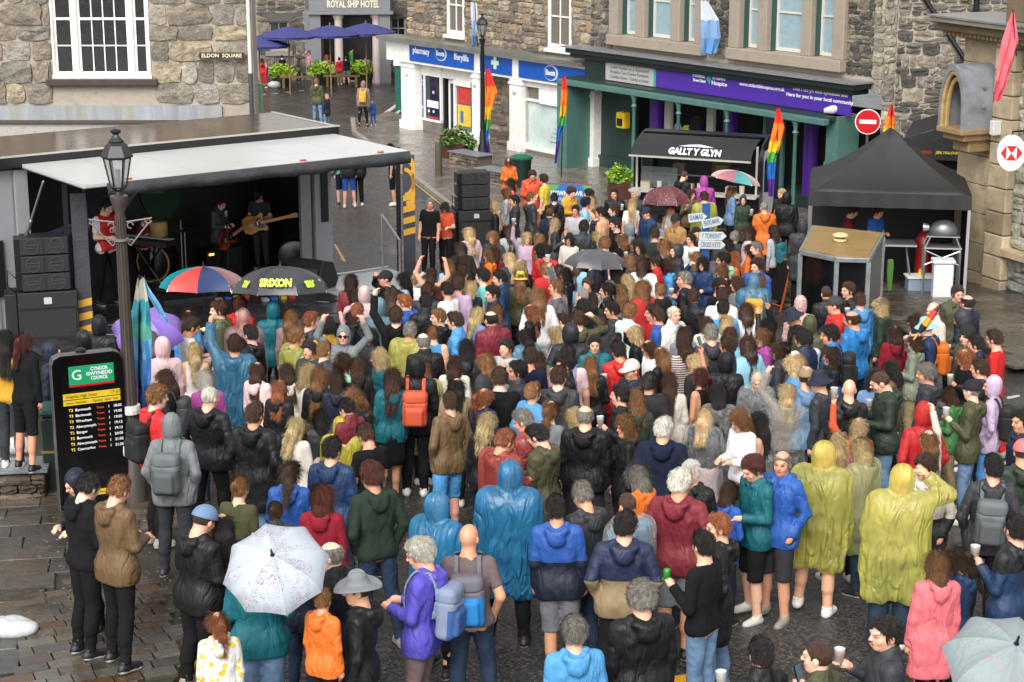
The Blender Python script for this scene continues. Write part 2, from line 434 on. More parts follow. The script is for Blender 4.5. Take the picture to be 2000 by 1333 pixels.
def hood_down(F, g):
    F.ell((0, -.105, 1.465), (.115, .062, .060), .035); F.ell((0, -.140, 1.40), (.085, .045, .075), .035)
    F.cone((.085, -.03, 1.485), (-.085, -.03, 1.485), .03, .03, .03)
    F.cone((.085, -.02, 1.485), (.05, .085, 1.44), .028, .022, .03); F.cone((-.085, -.02, 1.485), (-.05, .085, 1.44), .028, .022, .03)
    F.ell((0, -.050, 1.56), (.075, .075, .075), .02, True, None, .02)
    F.ell((0, -.12, 1.50), (.07, .045, .028), .02, True, None, .015)
def hood_up(F, pose, g=.022, pl=0):
    M = np.array(head_M(pose)); E = lambda c, r, k=.03, cut=False, kc=.012: F.ell(hp_(pose, c), tuple(a * HS for a in r), k, cut, M, kc)
    E((0, -.026, .022), (.088+g*.5, .112+g*.5, .112+g*.5), .03); E((0, -.02, -.055), (.088+g*.4, .100+g*.4, .085), .04)
    E((0, -.06, .07), (.06, .07, .06), .04)
    E((0, .115, -.020), (.066, .095, .098), .02, True, .015)
def top_mesh(kind, hood, pose):
    key = ('top', kind, hood, pose)
    if key in _cache: return _cache[key]
    g, hem, slv, wr = TOPK[kind]
    F = grid_for(pose, .0105, .0135)
    torso(F, g + .002); 
    if slv > 0: arms(F, pose, g * .75, slv, .016)
    if hem < .86: F.cone((.092,0,hem+.05), (-.092,0,hem+.05), .118+g*1.1, .118+g*1.1, .06); F.cone((.085,0,.95), (-.085,0,.95), .112+g, .112+g, .06)
    if hem < .7: F.cone((.09,0,.80), (-.09,0,.80), .118+g, .118+g, .06)
    if kind in ('jk', 'ct', 'hd'):
        if hood == 0: hood_down(F, g)
        if hood == 2: F.cone((.03, -.02, 1.47), (-.03, -.02, 1.47), .066, .066, .03); F.cone((.02, -.025, 1.515), (-.02, -.025, 1.515), .062, .062, .02)
    X, Y, Z = F.grid()
    sd = (hash(kind) % 7) if False else {'jk': 1.1, 'ct': 2.3, 'ts': 3.1, 'sw': 4.2, 'tk': 5.0, 'hd': 6.1}[kind] + ord(pose) % 5
    F.F += wr * .4 * wob(X, Y, Z, 24, sd) + wr * .5 * wob(X, Y, Z, 55, sd + 2) + wr * 1.3 * np.abs(wob(X * 1.2, Y, Z * .7, 30, sd + 1)) - wr * .5 * (1 - np.abs(wob(X, Y * 1.2, Z * 1.6, 48, sd + 4))) ** 4
    # hem and neck
    F.F = np.maximum(F.F, hem + .012 * np.sin(5 * X + 2 * Y + sd) - Z)
    if hood == 1: hood_up(F, pose)
    elif hood == 0 or kind in ('ts', 'sw', 'tk'):
        nk = (Z - (1.475 if kind in ('ts', 'sw') else 1.46)) + np.sqrt(X * X + (Y + .01) ** 2) * -.35
        rr_ = np.sqrt(X * X + (Y + .01) ** 2); cz = (Z - 1.53) if kind in ('jk','ct','hd') else (Z - 1.475 - .25 * np.minimum(0, Y) * -1 + .25 * np.maximum(Y, 0)); F.F = np.maximum(F.F, np.minimum(cz, .15 - rr_))
    else: F.F = np.maximum(F.F, np.minimum(Z - 1.555, .15 - np.sqrt(X * X + (Y + .01) ** 2)))
    if kind == 'tk': F.F = np.maximum(F.F, np.abs(X) - .135)
    for sx in (1, -1):              # cuffs: clear the hand
        sh, el, w2, fd = arm_pts(pose, sx)
        if slv > 1.5:
            c = w2 + fd * .055; F.ell(c, (.055, .055, .055), .01, True, None, .004)
    P, Q = surf(F.F, F.xs, F.ys, F.zs)
    nm = {'jk': 'jacket', 'ct': 'coat', 'ts': 'tee_shirt', 'sw': 'sweater', 'tk': 'vest_top', 'hd': 'hoodie'}[kind]
    me = to_mesh(nm, P, Q); _cache[key] = me; return me
def poncho_mesh(hood, pose, ln=.48):
    key = ('pon', hood, pose, ln)
    if key in _cache: return _cache[key]
    F = Field(axis(-.62, .66, -.1, .1, .015, .017), axis(-.34, .62, -.1, .12, .015, .017), np.arange(.3, 2.3 if pose in 'rRw' else 1.85, .016))
    torso(F, .035); arms(F, pose, .032 if pose in 'rRwd' else .04, 1.9, .07)
    F.cone((.16,0,1.38), (.205,.0,.75), .08, .085, .10); F.cone((-.16,0,1.38), (-.205,.0,.75), .08, .085, .10)
    F.cone((.10,-.02,1.3), (.13,-.04,ln+.08), .12, .15, .12); F.cone((-.10,-.02,1.3), (-.13,-.04,ln+.08), .12, .15, .12)
    F.cone((.0,.03,1.3), (.0,.06,ln+.08), .12, .165, .12)
    if hood == 0: hood_down(F, .02)
    X, Y, Z = F.grid(); A = np.arctan2(Y, X + 1e-6)
    amp = np.clip((1.45 - Z) / .9, 0, 1)
    F.F += .024 * amp * np.abs(np.sin(7 * A + 1.2 * np.sin(2.5 * Z + ord(pose)) + 1.5 * np.sin(2 * A))) + .006 * amp * np.sin(23 * A + 3 * Z) + .003 * wob(X, Y, Z * .4, 40, ord(pose)) + .005 * np.abs(wob(X, Y, Z * .5, 55, 2.2))
    F.F = np.maximum(F.F, ln + .025 * np.sin(3 * A + ord(pose)) + .012 * np.sin(9 * A) - Z)
    if hood == 1:
        hood_up(F, pose, .03, 1)
    else: F.F = np.maximum(F.F, np.minimum(Z - 1.54, .15 - np.sqrt(X * X + (Y + .01) ** 2)))
    for sx in (1, -1):
        sh, el, w2, fd = arm_pts(pose, sx); F.ell(w2 + fd * .05, (.07, .07, .07), .01, True, None, .004)
    P, Q = surf(F.F, F.xs, F.ys, F.zs); me = to_mesh('poncho', P, Q); _cache[key] = me; return me
def bottom_mesh(kind, leg):
    key = ('bot', kind, leg)
    if key in _cache: return _cache[key]
    F = Field(np.arange(-.30, .30, .014), np.arange(-.22, .24, .014), np.arange(.03, 1.10, .016))
    F.cone((.086,0,.95), (-.086,0,.95), .108, .108, .04)
    if kind == 'jn': legs(F, leg, .012, 2.0)
    elif kind == 'lg': legs(F, leg, .006, 2.0)
    elif kind == 'wd':
        legs(F, leg, .024, 2.0)
        for sx in (1, -1):
            hp, kn, an = leg_pts(leg, sx); F.cone(kn, an + (0, 0, .03), .078, .082, .03)
    elif kind == 'sh': legs(F, leg, .026, 1.0)
    else:
        F.cone((.09,0,.9), (.11,0,.56), .115, .12, .08); F.cone((-.09,0,.9), (-.11,0,.56), .115, .12, .08); F.cone((0,0,.9), (0,0,.58), .13, .14, .08)
    X, Y, Z = F.grid()
    F.F += .004 * wob(X, Y, Z, 26, 1.7 + leg) + .008 * np.abs(wob(X, Y, Z * 1.5, 40, .3)) + .003 * np.sin(60 * Z + 20 * Y) * np.clip((.35 - Z) * 5, 0, 1)
    F.F = np.maximum(F.F, Z - 1.04)
    lo = {'jn': .075, 'lg': .10, 'wd': .04, 'sh': .47, 'sk': .50}[kind]
    F.F = np.maximum(F.F, lo - Z)
    P, Q = surf(F.F, F.xs, F.ys, F.zs)
    me = to_mesh({'sh': 'shorts', 'sk': 'skirt'}.get(kind, 'trousers'), P, Q); _cache[key] = me; return me
def shoe_mesh(leg, sx):
    key = ('shoe', leg, sx)
    if key in _cache: return _cache[key]
    hp, kn, an = leg_pts(leg, sx)
    F = Field(np.arange(an[0]-.09, an[0]+.10, .011), np.arange(-.20, .32, .012), np.arange(-.03, .20, .011))
    F.cone(an + (0,-.005,.03), an + (0,0,-.03), .048, .052, .02); F.cone(an + (0, -.035, -.045), an + (.02*sx, .15, -.055), .044, .038, .02); F.cone(an + (.01*sx, .02, -.03), an + (.02*sx, .13, -.05), .042, .036, .02)
    X, Y, Z = F.grid(); F.F = np.maximum(F.F, .0 - Z); F.F = np.maximum(F.F, Z - .115)
    P, Q = surf(F.F, F.xs, F.ys, F.zs)
    me = to_mesh('shoe', P, Q, [], mi=(P[Q].mean(1)[:, 2] < .026).astype(int)); _cache[key] = me; return me

def hair_mesh(kind):                # built round the head centre, placed with the head's turn
    key = ('hair', kind)
    if key in _cache: return _cache[key]
    low = {'l': -.46, 'w': -.40, 'c': -.36, 'x': -.33, 'p': -.36, 'o': -.17}.get(kind, -.15)
    st = .0095 if kind in 'lwcxpo' else .0085
    F = Field(np.arange(-.17, .17, st), np.arange(-.27, .17, st), np.arange(low, .18, st))
    X, Y, Z = F.grid(); A = np.arctan2(X, -(Y + .01)); 
    g = {'s': .014, 'z': .004, 'b': .010, 'k': .026, 'g': .016, 'l': .014, 'w': .018, 'c': .028, 'x': .022, 'p': .010, 'u': .010, 'o': .020}[kind]
    F.ell((0, -.012, .022), (.076+g, .096+g, .098+g*1.1), .02)
    if kind in 'sgk': F.ell((0, -.05, -.02), (.070+g*.6, .062+g*.4, .07), .02); F.ell((0, .045, .085), (.055, .045, .03+g), .02)
    if kind in 'lwcx':
        wid = {'l': .062, 'w': .075, 'c': .088, 'x': .07}[kind]; en = {'l': -.40, 'w': -.34, 'c': -.27, 'x': -.25}[kind]
        F.cone((0, -.05, 0), (0, -.105, -.12), .085+g*.5, wid+.02, .04, 1.25)
        F.cone((.04, -.095, -.12), (.045, -.150, en), wid*.75, wid*.42, .04, 1.5); F.cone((-.04, -.095, -.12), (-.04, -.150, en+.03), wid*.75, wid*.42, .04, 1.5)
        F.cone((.078, -.01, 0), (.088, -.03, -.17), .022+g*.4, .026, .03); F.cone((-.078, -.01, 0), (-.088, -.03, -.15), .022+g*.4, .026, .03)
    if kind == 'o':
        F.cone((0, -.03, 0), (0, -.055, -.10), .092, .088, .04, 1.0); F.cone((.072, .0, 0), (.08, .0, -.10), .028, .03, .03); F.cone((-.072, .0, 0), (-.08, .0, -.10), .028, .03, .03)
    if kind == 'p':
        F.cone((0, -.12, .045), (0, -.150, .02), .026, .03, .02); F.cone((0, -.150, .03), (.01, -.150, -.14), .032, .036, .02); F.cone((.01, -.15, -.12), (.0, -.165, -.32), .035, .014, .03)
        F.cone((0, -.06, -.02), (0, -.075, -.05), .06, .05, .03)
    if kind == 'u': F.ell((0, -.120, .045), (.038, .034, .036), .012); F.cone((0, -.06, -.02), (0, -.07, -.04), .055, .05, .03)
    if kind == 'g': F.ell((0, -.03, .05), (.098, .11, .085), .03)
    if kind in 'lop': F.F += .0055 * np.sin(46 * A + 3 * np.sin(9 * Z) + 2 * np.sin(7 * X)) + .003 * wob(X, Y, Z * .25, 60, 2)
    elif kind in 'w': F.F += .010 * np.sin(16 * A + 34 * Z) + .004 * np.sin(47 * A - 20 * Z) + .005 * wob(X, Y, Z, 50, 1)
    elif kind in 'cx': F.F += .012 * wob(X, Y, Z, 85, 3) + .009 * wob(X, Y, Z, 140, 1) + .006 * np.sin(20 * A + 50 * Z)
    elif kind in 'k': F.F += .010 * wob(X, Y, Z, 110, 3) + .006 * wob(X, Y, Z, 190, 1)
    elif kind in 'z': pass
    elif kind in 'u': F.F += .003 * np.sin(50 * A)
    else: F.F += .006 * wob(X, Y, Z, 110, 3) + .004 * wob(X, Y, Z, 210, 1) + .004 * np.sin(60 * X + 25 * Y + 3 * np.sin(30 * Y))
    # clear the face, ears and nape
    F.ell((0, .135, -.045), (.074, .092, .112), .01, True, None, .012)
    if kind in 'sgkbzu':
        nape = -.052 if kind != 'b' else -.05
        F.F = np.maximum(F.F, nape + .25 * np.maximum(Y, -.05) - Z + .02)
        F.F = np.maximum(F.F, Y - .035 - .9 * np.maximum(Z - .02, 0))
        for sx in (1, -1): F.ell((.085*sx, .0, -.02), (.024, .026, .036), .01, True, None, .008)
    if kind == 'b': F.ell((0, -.012, .115), (.066, .088, .070), .01, True, None, .012); F.F = np.maximum(F.F, Z - .075 + .0 * X)
    P, Q = surf(F.F, F.xs, F.ys, F.zs)
    if kind != 'z':
        r = np.random.RandomState(len(kind) + ord(kind[0])); n = {'s': 1500, 'g': 1700, 'k': 1700, 'b': 900}.get(kind, 2400); i = r.randint(0, len(P), n); b = P[i]
        nr = b - np.array([0, -.012, .0]) * 1.0; nr[:, 2] = np.where(b[:, 2] < -.05, 0, nr[:, 2]); nr /= np.linalg.norm(nr, axis=1)[:, None] + 1e-6
        d = np.stack([b[:, 0] * 1.5, -.35 + 0 * b[:, 0], -1.0 - 0 * b[:, 0]], 1) if kind not in 'skgbu' else np.stack([b[:, 0] * 3, -.7 + 0 * b[:, 0], -.35 - 2 * (b[:, 2] < .04)], 1)
        d = d + r.normal(0, .28 if kind not in 'kcx' else .8, d.shape); d -= (d * nr).sum(1)[:, None] * nr; d /= np.linalg.norm(d, axis=1)[:, None] + 1e-6; d = d + nr * r.uniform(.02, .30, (n, 1))
        L = r.uniform(.5, 1.4, (n, 1)) * {'s': .024, 'g': .034, 'k': .026, 'b': .02, 'u': .03, 'c': .05, 'x': .05}.get(kind, .075)
        sd = np.cross(d, nr); sd /= np.linalg.norm(sd, axis=1)[:, None] + 1e-6; sd *= r.uniform(.0018, .0042, (n, 1))
        t = b + d * L; m_ = len(P); P = np.concatenate([P, b - sd - nr * .004, b + sd - nr * .004, t + sd * .25 + nr * .002, t - sd * .25]); k_ = np.arange(n)
        Q = np.concatenate([Q, np.stack([m_ + k_, m_ + n + k_, m_ + 2 * n + k_, m_ + 3 * n + k_], 1)])
    me = to_mesh('hair', P, Q); _cache[key] = me; return me
def hat_mesh(kind):
    key = ('hat', kind)
    if key in _cache: return _cache[key]
    F = Field(np.arange(-.19, .19, .0085), np.arange(-.20, .26, .0085), np.arange(-.12, .21, .0085))
    X, Y, Z = F.grid()
    if kind == 'cap':
        F.ell((0, -.012, .03), (.096, .114, .108), .01); F.F = np.maximum(F.F, .022 - Z)
        F.ell((0, .115, .028), (.070, .085, .010), .012)
    elif kind == 'bkt':
        F.cone((0, -.01, .05), (0, -.01, .085), .102, .082, .02); F.F = np.maximum(F.F, .03 - Z); F.F = np.maximum(F.F, Z - .135)
        rr = np.sqrt(X * X + ((Y + .01) * .93) ** 2); br = np.maximum(np.abs(Z - .035 + (rr - .10) * .75) - .006, rr - .150); br = np.maximum(br, .085 - rr); F.F = smin(F.F, br, .01)
    elif kind == 'brim':
        F.cone((0, -.01, .05), (0, -.01, .10), .102, .078, .02); F.F = np.maximum(F.F, .03 - Z); F.ell((0, -.01, .16), (.03, .08, .025), .01, True)
        rr = np.sqrt(X * X + ((Y + .01) * .93) ** 2); br = np.maximum(np.abs(Z - .04 - .25 * np.abs(X) + (rr - .10) * .35) - .006, rr - .180); br = np.maximum(br, .085 - rr); F.F = smin(F.F, br, .01)
    else:  # beanie
        F.ell((0, -.015, .035), (.096, .114, .112), .01); F.F += .002 * np.sin(60 * np.arctan2(Y, X)); F.F = np.maximum(F.F, .0 - Z - .2 * np.minimum(Y, 0) * 0)
        F.cone((0, -.015, .01), (0, -.015, .03), .104, .100, .01); F.F = np.maximum(F.F, -.012 - Z)
        F.ell((0, .14, -.05), (.07, .08, .075), .01, True)
    P, Q = surf(F.F, F.xs, F.ys, F.zs); me = to_mesh({'cap': 'cap', 'bkt': 'bucket_hat', 'brim': 'brimmed_hat'}.get(kind, 'beanie'), P, Q); _cache[key] = me; return me
def pack_mesh():
    if 'pack' in _cache: return _cache['pack']
    F = Field(np.arange(-.22, .22, .012), np.arange(-.36, .20, .012), np.arange(.85, 1.60, .012))
    torso(F, .036); X, Y, Z = F.grid()
    shell = np.abs(F.F) - .008
    strap = np.maximum(shell, np.abs(np.abs(X) - .095) - .024); strap = np.maximum(strap, 1.12 - Z)
    F.F = np.maximum(strap, Z - 1.505)
    def rb(c, h, r):
        q = [np.abs(a - b) - d + r for a, b, d in zip((X, Y, Z), c, h)]
        return np.sqrt(sum(np.maximum(v, 0) ** 2 for v in q)) - r + np.minimum(np.maximum(np.maximum(q[0], q[1]), q[2]), 0)
    body = rb((0, -.225, 1.18), (.145, .085, .22), .06); F.F = smin(F.F, body + .004 * wob(X, Y, Z, 30, 1), .01)
    pk = rb((0, -.300, 1.10), (.105, .045, .11), .035); F.F = smin(F.F, pk, .008)
    gr = np.abs(Z - 1.265 - .1 * (np.abs(X))) - .006; F.F = np.maximum(F.F, -np.maximum(gr, -(body + .012)))
    P, Q = surf(F.F, F.xs, F.ys, F.zs)
    c = P[Q].mean(1); mi = ((c[:, 1] < -.255) & (c[:, 2] < 1.23)).astype(int)
    me = to_mesh('backpack', P, Q, [], mi=mi); _cache['pack'] = me; return me

def add_filler(pts):
    """people packed too deep to tell apart: one mesh, coarse figures"""
    r = random.Random(77); V = []; Qs = []; MI = []; off = 0; base = {}
    tops = ['blk', 'chr', 'nvy', 'red', 'wsh', 'crm', 'lpk', 'wht', 'lbl', 'lgy', 'dgn', 'sky']; hairs = ['bk', 'br', 'br', 'lb', 'bl', 'lb', 'br', 'gr']
    mats_ = [mat('packed_skin', '#d5a184', rough=.5)] + [mat('packed_' + t, rgb(PAL[t]), rough=.8, bump=.3, bscale=40, crease=.3) for t in tops] + [mat('packed_hair_' + h, rgb(HAIR[h]), rough=.5, var=.5, vscale=34, bump=.8, bscale=70) for h in sorted(set(hairs))]; hs_ = sorted(set(hairs))
    def lo(F): P, Q = surf(F.F, F.xs, F.ys, F.zs); return P, Q
    a = np.arange(-.42, .42, .03)
    for pose in ('d', 'p'):
        F = Field(a, np.arange(-.24, .34, .03), np.arange(-.02, 1.62, .034)); torso(F, .03); arms(F, pose, .018, 2.0, .016); legs(F, 0, .016); F.F = np.maximum(F.F, F.grid()[2] - 1.50); base['t' + pose] = lo(F)
    F = Field(np.arange(-.12, .12, .016), np.arange(-.16, .16, .016), np.arange(1.44, 1.80, .016)); head(F, 'R'); base['h'] = lo(F)
    for k in 'slwgo':
        me = hair_mesh(k); n = len(me.vertices); c = np.empty(n * 3); me.vertices.foreach_get('co', c); q = np.empty(len(me.loops), int); me.loops.foreach_get('vertex_index', q); base['x' + k] = (c.reshape(-1, 3) + np.array([0, .015, 1.625]), q.reshape(-1, 4))
    for (x, y) in pts:
        s_ = r.uniform(.90, 1.0); rz = R(r.choice([10, 30, 45, 60, 80, 35, -20, -50, 150])); ca, sa = math.cos(rz), math.sin(rz); Rm = np.array([[ca, sa, 0], [-sa, ca, 0], [0, 0, 1]])
        ti = 1 + r.randrange(len(tops)); hk = r.choice('slwgolsl'); hi = 1 + len(tops) + hs_.index(r.choice(hairs))
        for key, mi in (('t' + r.choice('dp'), ti), ('h', 0), ('x' + hk, hi)):
            P, Q = base[key]; V.append((P @ Rm) * s_ + np.array([x, y, gz(y)])); Qs.append(Q + off); MI.append(np.full(len(Q), mi)); off += len(P)
    o = link('packed_crowd', to_mesh('packed_crowd', np.concatenate(V), np.concatenate(Qs), mats_, mi=np.concatenate(MI))); o['kind'] = 'stuff'; o['label'] = 'tightly packed heads and shoulders deep in the middle of the crowd'; o['category'] = 'crowd'
# ------------------------------------------------------------------ who stands where
PAL = dict(blk='#17171a', chr='#34353a', gry='#74777b', lgy='#a9aaac', wht='#dedcd8', crm='#cfc4b2', nvy='#1a2138', nvb='#17355f', blu='#1c4fa8', brb='#1b78c8', lbl='#3f8fd0',
    sky='#86c3dc', teal='#0c6470', tur='#5cc0b8', grn='#3d7a3a', dgn='#2a382c', olv='#4b4a2c', khk='#8d7650', brn='#6a5130', tan='#a3733a', mus='#d69a22', yel='#e6c52c', org='#e86a14',
    cor='#e8636a', red='#cf1c1c', rdo='#d94a26', brd='#7d1f2a', crk='#8f1526', pnk='#c56a78', lpk='#d9b3b4', dpk='#d8245c', mag='#a2348f', pur='#5d1c66', lil='#b79ab8', vio='#4a3fb5',
    mnt='#8cc4a0', wsh='#5f7fa3', den='#26364e', sge='#77806c', tau='#8a6f66', mve='#6e5a5c', pch='#e0a07a', rst='#8c4524', dbl='#567a86', lim='#8fae3f',
    pyc='#f6f468', pyg='#e6f29e', pbl='#2a9ad8', pbs='#4a9fd0', pcl='#eef0f2', prd='#ea5a54', pol='#7c7f2c', pcp='#c99aa6', pyl='#f2e23a', plb='#7fb8d8')
HAIR = dict(bk='#1d1512', br='#3e2717', lb='#7c5430', bl='#c2a677', gr='#7d766e', wh='#cdc6ba', gi='#8f5230', au='#54281b')
NAMES = dict(blk='black', chr='charcoal', gry='grey', lgy='light grey', wht='white', crm='cream', nvy='navy', nvb='dark blue', blu='royal blue', brb='bright blue', lbl='mid blue', sky='sky blue',
    teal='teal', tur='turquoise', grn='green', dgn='dark green', olv='olive', khk='khaki', brn='brown', tan='tan', mus='mustard', yel='yellow', org='orange', cor='coral pink', red='red', rdo='orange red',
    brd='burgundy', crk='crimson', pnk='dusty pink', lpk='pale pink', dpk='hot pink', mag='magenta', pur='purple', lil='lilac', vio='violet blue', mnt='mint', wsh='denim blue', den='dark denim', sge='sage',
    tau='taupe', mve='mauve', pch='peach', rst='rust', dbl='slate blue', lim='lime', pyc='clear yellow', pyg='yellow green', pbl='bright blue', pbs='shiny blue', pcl='clear', prd='clear red', pol='olive yellow',
    pcp='clear pink', pyl='bright yellow', plb='pale blue')
HN = dict(s='short', z='cropped', b='thinning', k='short curly', g='thick short', l='long', w='long wavy', c='curly', x='curly', p='tied back', u='pinned up', o='bobbed')
HCN = dict(bk='dark', br='brown', lb='light brown', bl='blond', gr='grey', wh='white', gi='ginger', au='auburn')
FACE = dict(B=0, BL=40, L=80, FL=130, F=180, FR=-130, R=-80, BR=-40)
